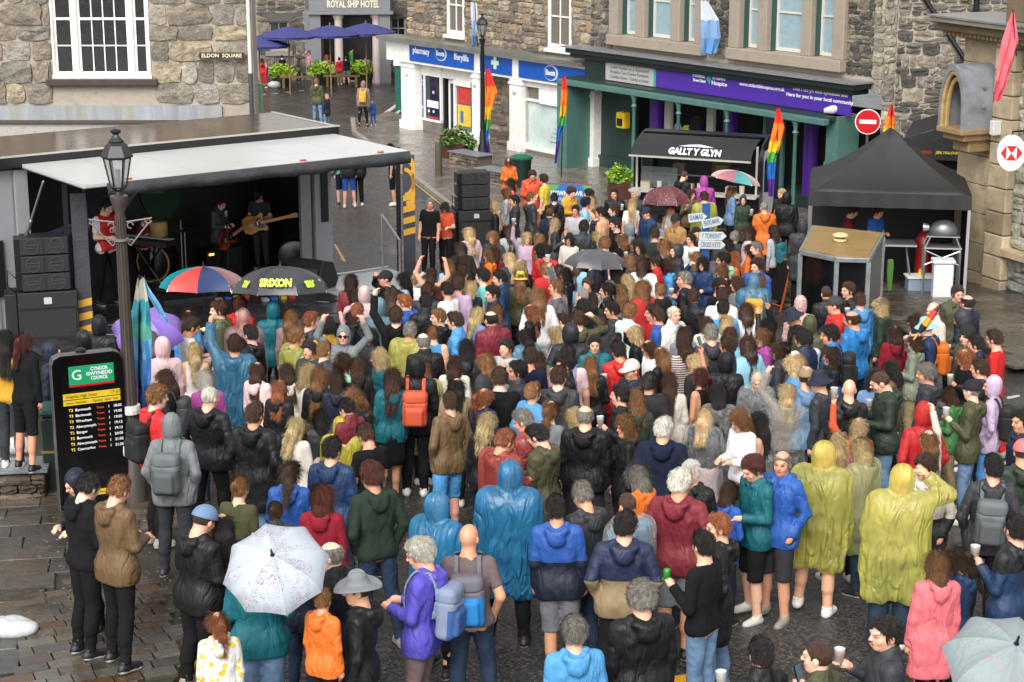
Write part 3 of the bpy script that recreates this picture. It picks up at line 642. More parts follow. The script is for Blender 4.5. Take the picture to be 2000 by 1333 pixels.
# x y faces | hair colour | top(+hood 0 down 1 up 2 none) colour | arms bottom colour | extras
DB = """
149 952 BR s bk hd0 blk h jn blk boot
168 934 FL l bl jk1 nvy h jn blk boot
217 960 BR s lb jk0 brn h jn blk boot
332 836 B - br jk1 gry p jn chr pack:gry
295 777 BR k lb jk0 red d jn blk pack:blk
369 1014 BR s br jk0 blk h jn blk cap:wsh,wide
455 956 B u lb ts2 olv d jn chr
443 1030 B l bk jk2 blk d jn blk
559 929 B p br jk0 blu h jn wsh
549 1004 B u br jk2 chr d jn blk short
427 1223 B p gi jk0 lem d jn den short
500 1092 B s gr jk0 teal h sh wsh wide
584 1090 B s br jk2 nvy d jn den short
627 975 B o au hd0 crk d jn blk
656 881 B s bk jk0 nvb d jn den
718 850 BL s br ts2 blk h jn den
668 832 B - br pn1 pyl d lg blk short
741 933 BL k au hd0 dgn p jn den
663 1091 L b gr jk2 blk d jn den
697 1151 L s br jk0 blk d jn blk hat:brim:gry
628 1178 BR s lb jk0 org d jn blk kid,lift
808 1082 L g wh jk0 vio h jn mve pack:lbl
926 1053 B - br ts2 mve p jn den pack:brb
857 991 BR - br pn1 pbl c lg blk
990 928 B - br pn1 pbl d jn blk wide
982 860 BR s gi pn0 prd h jn nvy
1030 820 L s gr pn0 prd h jn den
1061 852 BL s bk ct0 olv h jn chr wide
1145 812 B b gr jk0 blk d jn chr wide
1141 968 BL s gr jk0 chr h jn den
1101 991 B s bk jk0 2rn d sh gry
1222 986 BL z br pn0 pcl h jn blk
1219 1026 B s bk jk0 2nk p jn blk wide
1257 935 BL o gr jk0 org h jn den
1326 946 B s wh jk0 brd p sh gry wide
1355 924 F s wh jk0 blk d jn den
1257 1167 B k gr jk0 blk d jn chr wide
1135 1241 B g gr jk0 lbl d jn den
1378 1067 BL s bk sw2 blk c jn wsh can
1403 1029 L s gi ct0 blk p jn wsh
1412 966 BR o br jk0 blu h jn nvy short
1476 904 FL g au jk0 teal h sh blk
1521 899 FL b gr jk0 blu p sh chr
1601 890 BR - br pn1 pyc d sh blk wide
1687 879 BL o bl pn0 pyg h jn den
1750 935 B - br pn1 pyc w wd den wide
1825 910 FL k br jk0 2cb p wd olv
1830 860 BL l lb sw2 crm r jn blk
1928 908 B s bk jk0 chr p jn blk pack:gry
1990 885 B s br jk0 dgn d jn den cap:cor
1975 1027 BL s bk jk0 2bn c jn blk cup
1877 1089 L p br jk0 nvb h jn blk
1823 1109 B o lb ct0 cor d lg blk
1727 1236 L s bk jk2 chr c jn blk cup,wide
1485 1287 BL s bk jk2 blk c jn blk cup
1595 1290 BL z br jk2 olv c jn blk phone
1985 1285 B l br jk2 nvy c jn blk
1993 824 L s bk jk0 nvy d jn den
1618 745 BL s br jk0 chr d jn blk hat:bkt:nvy
1651 762 B - br jk0 blk d jn blk
1670 834 B l bl sw2 rdo r jn den cup,mir
1645 866 B l bl jk2 pnk d jn blk pack:pnk
1704 743 F l bk jk2 wsh c jn blk cup
1734 744 L z br jk0 dgn h jn wsh wide
1748 722 L x bk jk2 brn d jn blk
1804 730 L k gr jk0 chr d jn blk
1800 812 B - br jk1 red p jn red
1909 718 L s br jk0 blk d jn den
1895 762 L s gr jk0 olv c jn wsh cap:blk,cup
1939 752 L l bl jk1 lil p jn lbl pack:blk
1866 775 L o br jk0 grn h jn khk short
1655 565 FL s br jk0 blk c jn den cup
1624 575 B z br jk2 blk d jn blk
1622 596 L s br jk0 red d jn blk cap:chr
1688 589 B s br jk0 lbl d jn den
1723 598 L o bl jk0 dgn d jn den cap:nvy
1677 624 BL b br jk0 brb d jn den wide
1744 649 B w br hd0 crk c jn den
1629 653 L k bk jk2 brb d jn blk pack:blk
1787 670 L l br jk0 sge w wd khk
1821 604 FL - br jk2 crm d jn khk
1817 637 L s br jk0 nvb d wd khk hat:bkt:sky,pack:org
1791 632 L o br sw2 wht c jn blk cup
1873 572 F s br jk0 olv d jn blk
1885 590 BL b bk jk2 nvy d jn blk wide
1899 620 L - br jk1 chr h jn blk
1891 658 FL s br jk0 olv d jn blk hat:bea:blk
1922 672 L s bk jk2 nvy d jn blk
1957 664 L s br ts2 red d jn red
1890 697 L w gi sw2 blk c jn blk cup
1566 594 B - br jk1 leo d jn blk
1555 617 L s br jk0 blk h jn blk hat:bkt:nvy
1589 633 B - br jk1 olv d jn blk
1572 664 BL k bk jk2 2wn d jn nvy wide
1611 693 L l br jk2 blk d jn blk
1467 549 B - br pn1 pbs h jn blk pack:mus
1492 551 BR l lb jk2 nvy d jn blk
1397 559 FR g bk ts2 blk d jn blk
1413 557 L l br sw2 nvy d jn blk
1433 556 FL x br sw2 gry c jn blk
1409 581 B s br jk2 wht d jn blk
1418 603 B s bk ts2 lbl d jn blk
1496 640 L o bk jk2 blk R jn blk phone
1500 660 L p lb jk0 mag c jn den cup
1514 686 L p br jk2 chr d jn nvy
1480 741 F l lb pn1 pcl h jn blk
1386 633 B x br jk0 crm d jn blk
1413 631 B w bl sw2 lbl d jn blk
1390 653 B s gr jk0 chr d jn blk
1417 655 B x au sw2 plb d jn blk
1419 678 L g br jk2 nvy d jn blk
1420 711 B - br jk1 blk c jn blk
1323 612 FR b wh jk2 wht d jn blk
1365 579 BR s br jk2 blk d jn blk
1344 545 L s gr jk0 blk c jn blk cup
1327 550 L k lb sw2 pnk d jn blk short
1307 518 L o br jk0 lbl d jn blk wide
1289 514 L g br jk2 red d jn blk
1381 516 FL o bk jk2 nvb w jn blk
1408 529 L o lb sw2 yel d jn blk
1419 508 L g bk hd0 mnt d jn blk
1476 518 FL g bk jk2 blu d jn blk cup
1294 619 L s br jk0 blu d jn blk
1328 671 BL c br sw2 str c jn blk phone
1336 648 B l br sw2 gry d jn blk
1294 694 BL w lb jk2 blk d jn blk
1312 750 B l br jk2 crm d lg dbl
1366 738 BL p au tk2 blk r jn blk phone
1413 772 B l bk pn0 pcl d jn nvy
1380 814 BR l bl pn0 pcl h sk lpk
1456 818 FL l lb sw2 wht h jn nvy
1487 823 L w bk tk2 blk c jn blk
1539 764 B l bl pn0 pcl R jn blk
1582 741 B s br jk0 wsh d jn blk cap:khk
1284 838 B s wh hd0 nvy p jn blk wide
1006 723 L g bk jk2 chr w jn blk
971 739 B s br sw2 blk d jn blk
1026 697 B s br ts2 nvy d jn blk
1051 701 B l br jk2 tau d jn blk
1095 740 B s br jk0 chr c jn blk
1102 712 L g bk jk2 blk d jn blk
1116 694 B s bk ts2 lpk d jn blk pack:lbl
1163 714 B l lb jk2 blk c jn pur cup
1226 722 FL s br jk0 nvy d jn blk cap:crm
1219 687 B s bk jk0 red d jn red
1210 771 L s bk jk0 blk c jn blk cup
1243 784 B x lb jk0 dgn d jn blk
1222 836 L c lb jk0 blk c jn blk cup
947 773 BR p gi jk0 nvy c jn blk
947 822 B w bl jk2 blk d sh blk
1067 804 BR p lb sw2 gry d jn blk
1122 814 L o bl sw2 wht d jn blk short
754 739 B w br jk0 teal d sk blk
808 712 B - br jk1 blk d jn blk pack:rdo
826 724 B w lb pn0 pyc d jn blk
868 787 BL s br jk0 brn p sh lbl
884 758 B l bk jk2 khk d jn blk
882 716 B l br jk2 crm d jn blk
672 705 BR p br ts2 mnt d jn blk
708 719 B x br jk0 blk d jn blk
745 701 FL o bl jk2 teal c jn blk
666 741 B o br jk0 nvy d jn blk
621 741 B l lb jk0 blk d jn blk
634 816 B o bk jk2 chr h jn blk short
675 795 BL u bk jk2 brd h jn blk
702 777 FL w lb jk2 blk h sk blk
589 832 BR l bl sw2 crm h jn sky
378 636 R s br ts2 wht h sh lil cup
374 687 B l bl tk2 wht c sk wht cup
452 676 B s br pn0 pbs r jn blk mir
476 679 FL l bk sw2 blk d jn blk
493 656 L s bk jk0 blk d jn blk
429 604 L g au pn0 pol c jn blk
464 597 B g au jk0 red d jn blk
481 620 B - br pn1 pcp d jn blk
528 606 B - br jk1 teal c jn blk
569 624 B l lb sw2 tau d jn blk
610 626 BR s gi jk0 chr d jn blk
569 658 BR k lb pn0 pyc d jn blk
507 724 BR l br hd0 lpk d jn blk
567 728 B l br jk0 crm d jn blk
599 728 R o bl sw2 crm d jn blk
538 761 BR l gi jk0 blk d sk nvy
489 807 B s br ct0 blk p jn wsh
402 773 B z wh jk0 blk p jn blk wide
407 744 B o wh jk0 mag d jn den
331 742 L w br jk2 blk d jn blk pack:chr
312 678 B - br jk1 lpk d jn blk
292 668 B o gr jk0 pur d jn blk
368 622 B l br sw2 lbl d jn blk
35 671 B p au hd2 blk d sh blk bench
10 664 B l bk sw2 mus d jn chr bench
198 634 B - br jk1 blk d jn blk
175 662 B - br jk1 blk d jn blk
97 686 R - br jk1 nvy d jn blk
685 553 B o br jk2 brd c jn blk cup
712 573 B - br jk1 lpk d jn blk
746 544 L s br jk0 blk w jn blk cap:blk,pack:blk
686 579 BL l br jk2 lpk c jn blk
785 545 L w bk sw2 sky d jn blk
807 550 B u bl sw2 wht d jn blk short
836 537 B l br sw2 pch R jn blk
879 519 B w lb ts2 sky d jn blk
890 543 B l br sw2 gry d jn blk
908 533 BR s br ts2 wht d jn blk
906 512 L l br sw2 crm d jn blk
950 501 L l lb hd0 org d jn blk
942 542 L g bk ts2 tur c jn blk
919 566 B o bl jk0 nvy d jn blk
877 569 BL s bk ts2 wht d jn blk
899 558 B k br sw2 lil d jn blk
839 568 B s br jk2 chr d jn blk
854 570 B l au sw2 brn d jn blk
800 588 L s gi jk0 blu d jn blk
838 590 B s bk jk2 blk d jn blk
859 618 L s lb jk0 blk c jn blk
734 602 B - br jk1 dbl d jn blk
706 609 BR s gi jk0 blk d jn blk
775 617 B s br hd0 blk r jn blk mir
683 625 L o br jk2 nvy d jn blk
665 656 F - br jk1 gry R jn blk glasses
643 638 B k bk jk2 mus d jn blk
640 686 BR s lb jk0 chr d jn blk
793 647 B s gr pn0 pyc c jn blk cup
834 668 B b gr jk2 blk d jn blk
854 654 B u lb tk2 lbl d jn blk
895 627 L s br jk2 lbl d jn blk
930 618 BR l bl jk2 wsh d jn blk
902 683 B w bk jk0 chr c jn blk
1014 546 B l lb jk2 olv d jn blk hat:bkt:yel
962 571 L s bk jk2 nvy d jn blk
983 544 L s bk jk2 nvb d jn blk
1016 517 L l bl jk2 blk d jn blk
967 624 BL b bk jk2 brd d jn blk wide
976 610 B l lb jk2 nvy d jn blk
1028 609 L l gi jk0 blk d jn blk
1093 561 L s lb pn0 pcl r jn blk cup
1113 538 L o bk jk0 blk c jn blk
1134 580 BL z gr jk2 blk d jn blk
1154 588 B w br sw2 chr d jn blk
1183 570 L g bk jk2 blk c jn blk cup
1208 573 B c lb sw2 gry d jn blk
1228 552 B c bl ts2 gry d jn blk
1201 605 L s bk jk0 chr d jn blk
1228 608 BR k lb jk2 2wg d jn blk
1266 608 L g br ts2 red d jn blk
1250 651 L l bl jk2 blk w jn blk
1275 678 FL l br sw2 wht d jn blk
1136 624 B s br jk0 olv w jn blk
1138 602 BL k bk jk2 blk d jn blk
1113 650 B - br jk1 2gb p jn blk wide
1079 650 L w bl sw2 crm d jn blk cup
1100 625 L s br sw2 brd d jn blk short
1028 659 BL l bk pn0 plb d jn blk
1163 673 F s bk jk2 teal d jn blk
1070 493 B s bk jk0 red c jn blk phone
1040 340 F s br jk0 rdo h jn org
997 316 F p au jk0 org h jn org
1068 350 L g br ts2 yel d jn blk
1041 387 R s lb jk0 chr c jn blk
1080 389 B s bk jk0 blk d jn blk
1113 375 FR g br jk0 mus h jn blk
1146 379 L g bk jk2 blu d jn blk
1158 395 B o bl sw2 lpk d jn blk
1140 396 R g bk ts2 sky c jn blk
1122 411 F s bk ts2 lgy c jn blk cup
1072 417 BR z br jk2 nvy d jn blk
1080 439 R l bl jk2 chr c jn blk cup
1108 467 F l bk sw2 crm d jn blk
1158 461 L p bl jk2 blk c jn blk
1138 443 B k bk jk2 chr d jn blk
1160 419 FL s lb jk0 blk d jn blk
1178 417 L s bk sw2 pch d jn blk
1194 411 L s br jk2 blk d jn blk
1202 379 F s bk jk2 blk c jn blk cup
1228 399 B w bl ts2 wht d jn blk
1244 379 FL g wh jk2 chr d jn blk
1200 439 FL s bk ts2 blk d jn blk
1234 449 L - br jk1 gry d jn blk
1269 415 FL s br jk0 nvb d jn blk cap:nvy
1214 469 BL w lb sw2 blk c jn blk
1182 479 B k lb sw2 lpk d jn blk
1236 479 L l br jk2 blk c jn blk cup
1258 481 F l bk jk0 blk d jn blk
1280 459 B s br sw2 dgn d jn blk
1325 431 FL s br jk0 tan c jn blk cap:blk
1305 435 B o wh sw2 gry d jn blk
1328 489 L - br jk1 chr c jn blk
1346 469 FL u bk sw2 wht c jn blk cup
1358 455 F s bk jk0 chr d jn blk
1377 387 B s br pn0 pyc d jn blk
1328 343 BR z br jk0 blk h jn blk
1377 355 B - br jk1 mag h jn blk
1345 379 F l br jk0 brn c jn blk cup
1312 411 B w lb sw2 pnk d jn blk
1426 373 R l lb jk2 wsh c jn blk phone
1452 391 F o bk ct1 dgn c jn blk cup
1496 407 B z gr ct0 org d jn blk
1516 397 R s bk ts2 mus f jn blk
1524 379 FL s bl jk2 blk d jn blk
1540 387 B - br jk1 blk d jn blk
1518 451 BL x br sw2 lgy d jn blk pack:teal
1566 443 B - br ct1 chr d jn blk
1428 481 L l bk sw2 mag d jn blk
1458 489 L l br jk2 org c jn blk phone
1488 485 L s gr jk2 rst d jn blk
1438 507 L o gi sw2 org d jn blk
1376 493 B o au sw2 gry d jn blk hat:bea:rst
1362 505 B c lb jk2 nvb d jn blk
834 398 F s gr ts2 blk d jn blk
870 404 F p bk ts2 rdo h jn blk
968 405 L l bl jk2 blk d jn blk
984 377 L o lb jk2 lgy d jn blk
1000 391 L s bk jk2 chr d jn blk
996 359 L o br ts2 cor d jn blk
1024 465 F l bl sw2 lil r jn blk cup
1052 489 L l bk sw2 lil d jn blk
964 493 B w au sw2 brd d jn blk
"""
# beyond the crowd: head x y, foot y
DB2 = """
622 160 246 B s gr jk0 olv d jn wsh
637 188 262 FR z gr jk2 nvy d jn wsh
709 165 256 B - br jk1 tau d lg blk pack:mus
730 210 252 B s bl jk2 blu d jn blu
668 290 402 F l br ts2 tur d sh nvy
684 288 406 B l br jk2 blk d sh blu
700 290 403 B s br jk2 blk d jn blk
770 290 402 L p bk ts2 nvy d sh blk
557 92 152 FR l bl ts2 wht h jn nvy
604 103 158 F l br sw2 pnk w jn blk
554 112 160 B s bk ts2 blk d jn blk
583 117 162 B l br jk2 olv d jn blk
616 112 162 B s bk jk2 chr d jn blk
640 112 162 F o gi sw2 mag d jn blk
650 124 166 B s lb hd0 lim d jn chr
664 116 166 B s br jk0 red d jn khk
677 114 166 B s br hd0 nvy d sh gry
686 97 160 R s bk jk0 grn d jn blk
667 104 160 L p bk ts2 blk d jn blk
682 82 155 L s bk ts2 blk c jn blk
700 80 155 B p bk ts2 blk d jn blk
713 84 155 B l br ts2 pnk d jn blk
728 86 155 L s bk ts2 lgy d jn blk
748 78 156 FL s br ts2 blk d jn den
755 93 157 B g br jk0 mus d sh lgy
734 109 160 B s br jk0 blu d jn nvy
715 113 162 B s bk sw2 gry d jn blk
514 118 172 B l bk jk0 red d jn red
521 127 172 L o wh sw2 dpk d jn dpk
"""
def split_mat(name, c1, c2, expr):
    """two-tone cloth: expr is ('z', t) above the line c1, ('x', t) beyond |x| c1, ('stripe', f), ('spots', f)"""
    if name in _mats: return _mats[name]
    m = mat(name, c1, rough=.6, bump=.3, bscale=50, bdist=.012, crease=.22); nt = m.node_tree; N = nt.nodes; L = nt.links; b = N['Principled BSDF']
    tc = N.new('ShaderNodeTexCoord'); sp = N.new('ShaderNodeSeparateXYZ'); L.new(tc.outputs['Object'], sp.inputs[0])
    k, t = expr
    mx = N.new('ShaderNodeMix'); mx.data_type = 'RGBA'
    def math_(op, a, bb=0.0):
        q = N.new('ShaderNodeMath'); q.operation = op; L.new(a, q.inputs[0]); q.inputs[1].default_value = bb; return q.outputs[0]
    if k == 'z': f = math_('GREATER_THAN', sp.outputs['Z'], t)
    elif k == 'x': f = math_('GREATER_THAN', math_('ABSOLUTE', sp.outputs['X']), t)
    elif k == 'stripe': f = math_('GREATER_THAN', math_('SINE', math_('MULTIPLY', sp.outputs['Z'], t)), .1)
    else:
        v = N.new('ShaderNodeTexVoronoi'); v.inputs['Scale'].default_value = t; L.new(tc.outputs['Object'], v.inputs['Vector']); f = math_('LESS_THAN', v.outputs['Distance'], .38 if t > 30 or t < 15 else .20)
    L.new(f, mx.inputs[0]); mx.inputs[6].default_value = rgb(c2); mx.inputs[7].default_value = rgb(c1)
    L.new(mx.outputs[2], b.inputs['Base Color']); return m
for k_, v_ in list(PAL.items()):       # hold the dyes back a little, they render too saturated
    q_ = [int(v_[i:i+2], 16) for i in (1, 3, 5)]; g_ = sum(q_) / 3; PAL[k_] = '#%02x%02x%02x' % tuple(int(c_ * .80 + g_ * .20 - 2) for c_ in q_)
SPECIAL = {'2rn': ('royal blue over navy', PAL['blu'], '#131a2c', ('z', 1.17)), '2nk': ('navy and khaki', '#1c2540', PAL['khk'], ('z', 1.16)), '2cb': ('cream and black', PAL['crm'], '#1a1a1c', ('z', 1.12)),
    '2bn': ('black and blue', '#141518', PAL['nvb'], ('z', 1.30)), '2wn': ('white and navy', PAL['wht'], '#18233f', ('x', .13)), '2wg': ('white and green', PAL['wht'], '#bcd8c8', ('stripe', 40)),
    '2gb': ('green and black', '#1b1d22', '#35602c', ('z', 1.22)), 'str': ('striped cream', '#d9cbbd', '#5a4a4c', ('stripe', 190)), 'leo': ('spotted pink', '#3b2c2c', '#cdaaa2', ('spots', 62)),
    'lem': ('lemon print white', '#d8b83a', '#cfd3cf', ('spots', 13)), 'kit': ('red and white football', '#d8d4d2', '#c01a1e', ('x', .17))}
def M_cloth(kind, c):
    if c in SPECIAL: return split_mat('cloth_' + {'2': 'two_tone_'}.get(c[0], '') + c, SPECIAL[c][1], SPECIAL[c][2], SPECIAL[c][3])
    if kind == 'shell': return mat('shell_fabric', objcol=True, rough=.58, var=.12, vscale=7, bump=.35, bscale=40, bdist=.012, spec=.35, rvar=.14, crease=.42)
    if kind == 'leather': return mat('glossy_black_shell', objcol=True, rough=.42, var=.1, vscale=9, bump=.35, bscale=40, bdist=.015, crease=.45)
    if kind == 'knit': return mat('knit_fabric', objcol=True, rough=.92, var=.12, vscale=9, bump=.4, bscale=70, bdist=.01, spec=.2, crease=.15)
    if kind == 'denim': return mat('denim', objcol=True, rough=.85, var=.25, vscale=8, bump=.3, bscale=60, bdist=.01, spec=.2, crease=.25)
def M_poncho():
    if 'poncho_film' in _mats: return _mats['poncho_film']
    m = mat('poncho_film', objcol=True, rough=.24, var=.15, vscale=16, bump=.6, bscale=30, bdist=.02, spec=.9, stretch=(1, 1, .16), coat=.5, crease=.9); nt = m.node_tree; N = nt.nodes; L = nt.links  # upright streaks in the colour value imitate pale highlights along the folds
    b = N['Principled BSDF']; out = N['Material Output']
    t = N.new('ShaderNodeBsdfTransparent'); tl = N.new('ShaderNodeBsdfTranslucent'); x = N.new('ShaderNodeMixShader'); x2 = N.new('ShaderNodeMixShader')
    oi = N.new('ShaderNodeObjectInfo'); n = N.new('ShaderNodeTexNoise'); n.inputs['Scale'].default_value = 7; tc = N.new('ShaderNodeTexCoord'); L.new(tc.outputs['Object'], n.inputs['Vector'])
    mr = N.new('ShaderNodeMapRange'); mr.inputs['From Min'].default_value = .35; mr.inputs['From Max'].default_value = .65; mr.inputs['To Min'].default_value = -.08; mr.inputs['To Max'].default_value = .10
    L.new(n.outputs['Fac'], mr.inputs['Value']); ad = N.new('ShaderNodeMath'); L.new(mr.outputs[0], ad.inputs[0]); L.new(oi.outputs['Alpha'], ad.inputs[1])
    L.new(oi.outputs['Color'], tl.inputs['Color']); x2.inputs[0].default_value = .5
    t.inputs['Color'].default_value = (.95, .97, .93, 1)
    L.new(b.outputs[0], x2.inputs[1]); L.new(tl.outputs[0], x2.inputs[2]); L.new(ad.outputs[0], x.inputs[0]); L.new(t.outputs[0], x.inputs[1]); L.new(x2.outputs[0], x.inputs[2]); L.new(x.outputs[0], out.inputs['Surface'])
    return m
def M_hair(): return mat('hair', objcol=True, rough=.46, var=.6, vscale=34, stretch=(2.2, 2.2, .22), bump=1.0, bscale=70, bdist=.02, spec=.5)
SKINS = ['#d8a283', '#e0ae92', '#cf9676', '#dca78c', '#e6b9a0', '#c98f70', '#d99f88']
rng = random.Random(7)
def jit(c, a=.08):
    r = 1 + rng.uniform(-a, a); return tuple(max(0, min(1, v * r * (1 + rng.uniform(-.03, .03)))) for v in c[:3]) + (1.0,)
def slot(o, *ms):
    while len(o.data.materials) < len(ms): o.data.materials.append(ms[len(o.data.materials)])
    for i, m in enumerate(ms):
        if o.data.materials[i] is not m: o.material_slots[i].link = 'OBJECT'; o.material_slots[i].material = m
PEOPLE = []          # (head px, person, words, Matrix, pose, mirror)
THINGS = []          # things that people carry
def pave_up(x, y):
    for poly, up in PAVES:
        c = False; n = len(poly)
        for i in range(n):
            (x1, y1), (x2, y2) = poly[i], poly[(i + 1) % n]
            if (y1 > y) != (y2 > y) and x < (x2 - x1) * (y - y1) / (y2 - y1) + x1: c = not c
        if c: return up
    return 0.0
def person(x, y, face, hair, hc, top, tc, pose, bot, bc, ext='', foot=None, loc=None, skin=None, H=None, words=None, group='people in the crowd'):
    ex = [e for e in ext.split(',') if e]; ek = {e.split(':')[0]: e.split(':')[1:] for e in ex}
    fem = hair in ('l', 'w', 'c', 'x', 'p', 'u', 'o')
    H = H or rng.uniform(1.60, 1.69) * 1.0 if fem else H or rng.uniform(1.71, 1.82)
    if 'short' in ek: H = 1.45
    if 'kid' in ek: H = 1.30
    s = H / 1.76
    fwd = Vector((0, .03, 1.63)) * s
    if loc is None:
        lift = .45 if 'bench' in ek else (.42 if 'lift' in ek else 0)
        if foot is not None:
            p = G(x, foot); p.z += pave_up(p.x, p.y); pt = at(x, y, p.y); s = min(1.25, max(.5, (pt.z - p.z) / 1.63)); loc = p
        else:
            p = G(x, y, 1.63 * s + lift); u_ = pave_up(p.x, p.y); p = G(x, y, 1.63 * s + lift + u_); loc = Vector((p.x, p.y, gz(p.y) + lift + u_))
    leg = rng.randint(0, 1)
    rz = R(FACE[face] + rng.uniform(-20, 20)) if isinstance(face, str) else R(face)
    # the rows of heads lie beyond the column under them: the view ray tips the heading with x
    mir = -1 if ('mir' in ek or (pose in 'dphfc' and rng.random() < .5 and not ('cup' in ek and False))) else 1
    wd = s * (1.10 if 'wide' in ek else rng.uniform(.84, .94) if fem else rng.uniform(.93, 1.03))
    b = link('person', body_mesh(pose, leg), None, None, loc, (R(rng.uniform(-3, 3)), R(rng.uniform(-2.5, 2.5)), rz), (wd * mir, wd * (1.0 if not fem else .98), s))
    b.color = rgb(skin) if skin else jit(rgb(rng.choice(SKINS)), .06)
    Mh = head_M(pose).to_euler()
    def headpart(me, m, c, nm=None, sc_=1.0):
        o = link(nm or me.name.split('.')[0], me, b, None, tuple(hp_(pose, (0, 0, 0))), tuple(Mh), (sc_, sc_, sc_ * (hz_ if me.name.startswith('hair') else 1))); slot(o, m); o.color = c; return o
    hz_ = rng.uniform(.78, 1.12) if hair in 'lwcxp' else 1.0
    hcol = jit(rgb(HAIR[hc]), .22)
    tk = top[:2]; hood = int(top[2]) if len(top) > 2 else 2
    hatted = 'cap' in ek or 'hat' in ek
    if hair != '-':
        hk = hair
        if hatted and hair in 'sgkb': hk = 'z'
        if hood == 1: hk = 'z' if hair not in 'lwco' else None
        if hk: headpart(hair_mesh(hk), M_hair(), hcol, 'hair')
    if 'cap' in ek: headpart(hat_mesh('cap'), mat('cap_cotton', objcol=True, rough=.85, bump=.2), rgb(PAL[ek['cap'][0]]), 'cap', 1.03)
    if 'hat' in ek: headpart(hat_mesh(ek['hat'][0]), mat('cap_cotton', objcol=True, rough=.85, bump=.2), rgb(PAL[ek['hat'][1]]), 'hat', 1.03)
    if 'glasses' in ek:
        g = MB()
        for sx in (1, -1): g.lathe([(.021, -.003), (.024, 0), (.021, .003)], (0, 0, 0), 10, Matrix.Translation((.032*sx, .112, .01)) @ Matrix.Rotation(R(90), 4, 'X'))
        g.box(-.012, .012, .110, .114, .010, .016); g.box(.052, .078, .04, .108, .008, .014); g.box(-.078, -.052, .04, .108, .008, .014)
        headpart(g.mesh('sunglasses'), mat('dark_lens', '#2a1510', rough=.15), (1, 1, 1, 1), 'sunglasses')
    # clothes
    if tk == 'pn':
        o = link('poncho', poncho_mesh(hood, pose if pose in 'drRw' or pose in 'chp' else 'd'), b); slot(o, M_poncho())
        c = rgb(PAL[tc]); a = {'pcl': .26, 'pcp': .36, 'pyc': .60, 'pyg': .50, 'prd': .60, 'pol': .62, 'pbs': .74, 'pbl': .82, 'pyl': .84, 'plb': .6}[tc]
        o.color = jit(c, .05)[:3] + (a,)
        u = link('shirt', top_mesh('sw', 2, pose), b); slot(u, M_cloth('knit', 'x')); u.color = jit(rgb(rng.choice([PAL['blk'], PAL['nvy'], PAL['chr'], PAL['wsh'], PAL['tau']])), .1)
    else:
        nm = {'jk': 'jacket', 'ct': 'coat', 'ts': 'tee_shirt', 'sw': 'sweater', 'tk': 'vest_top', 'hd': 'hoodie'}[tk]
        h2 = hood if tk in ('jk', 'ct', 'hd') else 2
        o = link(nm, top_mesh(tk, h2, pose), b)
        kd = 'knit' if tk in ('hd', 'sw', 'ts', 'tk') else ('denim' if tc == 'wsh' else ('leather' if tc == 'blk' and rng.random() < .15 else 'shell'))
        slot(o, M_cloth(kd, tc)); o.color = jit(rgb(PAL.get(tc, '#888888')), .10)
    bk = {'jn': 'jn', 'wd': 'wd', 'lg': 'lg', 'sh': 'sh', 'sk': 'sk'}[bot]
    o = link({'sh': 'shorts', 'sk': 'skirt'}.get(bk, 'trousers'), bottom_mesh(bk, leg), b); slot(o, M_cloth('denim' if bc in ('den', 'wsh', 'sky', 'lbl') else 'knit', 'x')); o.color = jit(rgb(PAL[bc]), .1)
    sh = rgb('#16161a') if 'boot' in ek else rgb(rng.choice(['#d8d5cf', '#17181c', '#1c2230', '#8a8378', '#c9c4bb', '#202024']))
    for sx in (-1, 1):
        o = link('shoe', shoe_mesh(leg, sx), b); slot(o, mat('shoe_upper', objcol=True, rough=.5), mat('shoe_sole', '#cfccc4', rough=.6)); o.color = sh
    bpy.context.evaluated_depsgraph_get if False else None
    T = Matrix.LocRotScale(Vector(loc), b.rotation_euler, Vector((wd * mir, wd, s)))
    # how the person looks, in words
    wh = []
    who = ('child' if 'kid' in ek or s < .72 else 'person')
    lk = words or (('hooded' if hood == 1 and tk != 'pn' else ''))
    tn = {'jk': 'jacket', 'ct': 'coat', 'ts': 'tee shirt', 'sw': 'sweater', 'tk': 'sleeveless top', 'hd': 'hoodie', 'pn': 'plastic poncho'}[tk]
    cn = SPECIAL[tc][0] if tc in SPECIAL else NAMES[tc]
    hw = ''
    if 'cap' in ek: hw = 'in a %s cap' % NAMES[ek['cap'][0]]
    elif 'hat' in ek: hw = 'in a %s %s' % (NAMES[ek['hat'][1]], {'bkt': 'bucket hat', 'bea': 'beanie', 'brim': 'brimmed hat'}[ek['hat'][0]])
    elif hood == 1: hw = 'with the hood up'
    elif hair == '-': hw = 'with a bald head'
    else: hw = 'with %s %s hair' % (HN[hair], HCN[hc])
    art = 'an' if cn[0] in 'aeiou' else 'a'
    base = words or ('%s %s and %s %s %s' % ('person', hw, art, cn, tn))
    base = base.replace('and a', 'in a', 1) if hw.startswith('with') and 'and a' in base else base
    base = base.replace('person with the hood up in', 'hooded person in').replace('person with a bald head in', 'bald person in').replace('plastic poncho', 'poncho')
    PEOPLE.append(dict(px=(x, y), o=b, base=base, T=T, pose=pose, mir=mir, s=s, rz=rz, ek=ek, cn=cn, tn=tn, face=face, wh=hw, loc=Vector(loc)))
    b['category'] = 'person'; b['group'] = group
    if 'kid' in ek or (foot and s < .75): b['category'] = 'child'
    return PEOPLE[-1]
def hand_at(P, side=1, off=(0, 0, 0)):
    sh, el, wr, fd = arm_pts(P['pose'], side)
    return P['T'] @ Vector(tuple(wr + fd * .10 + np.array(off)))
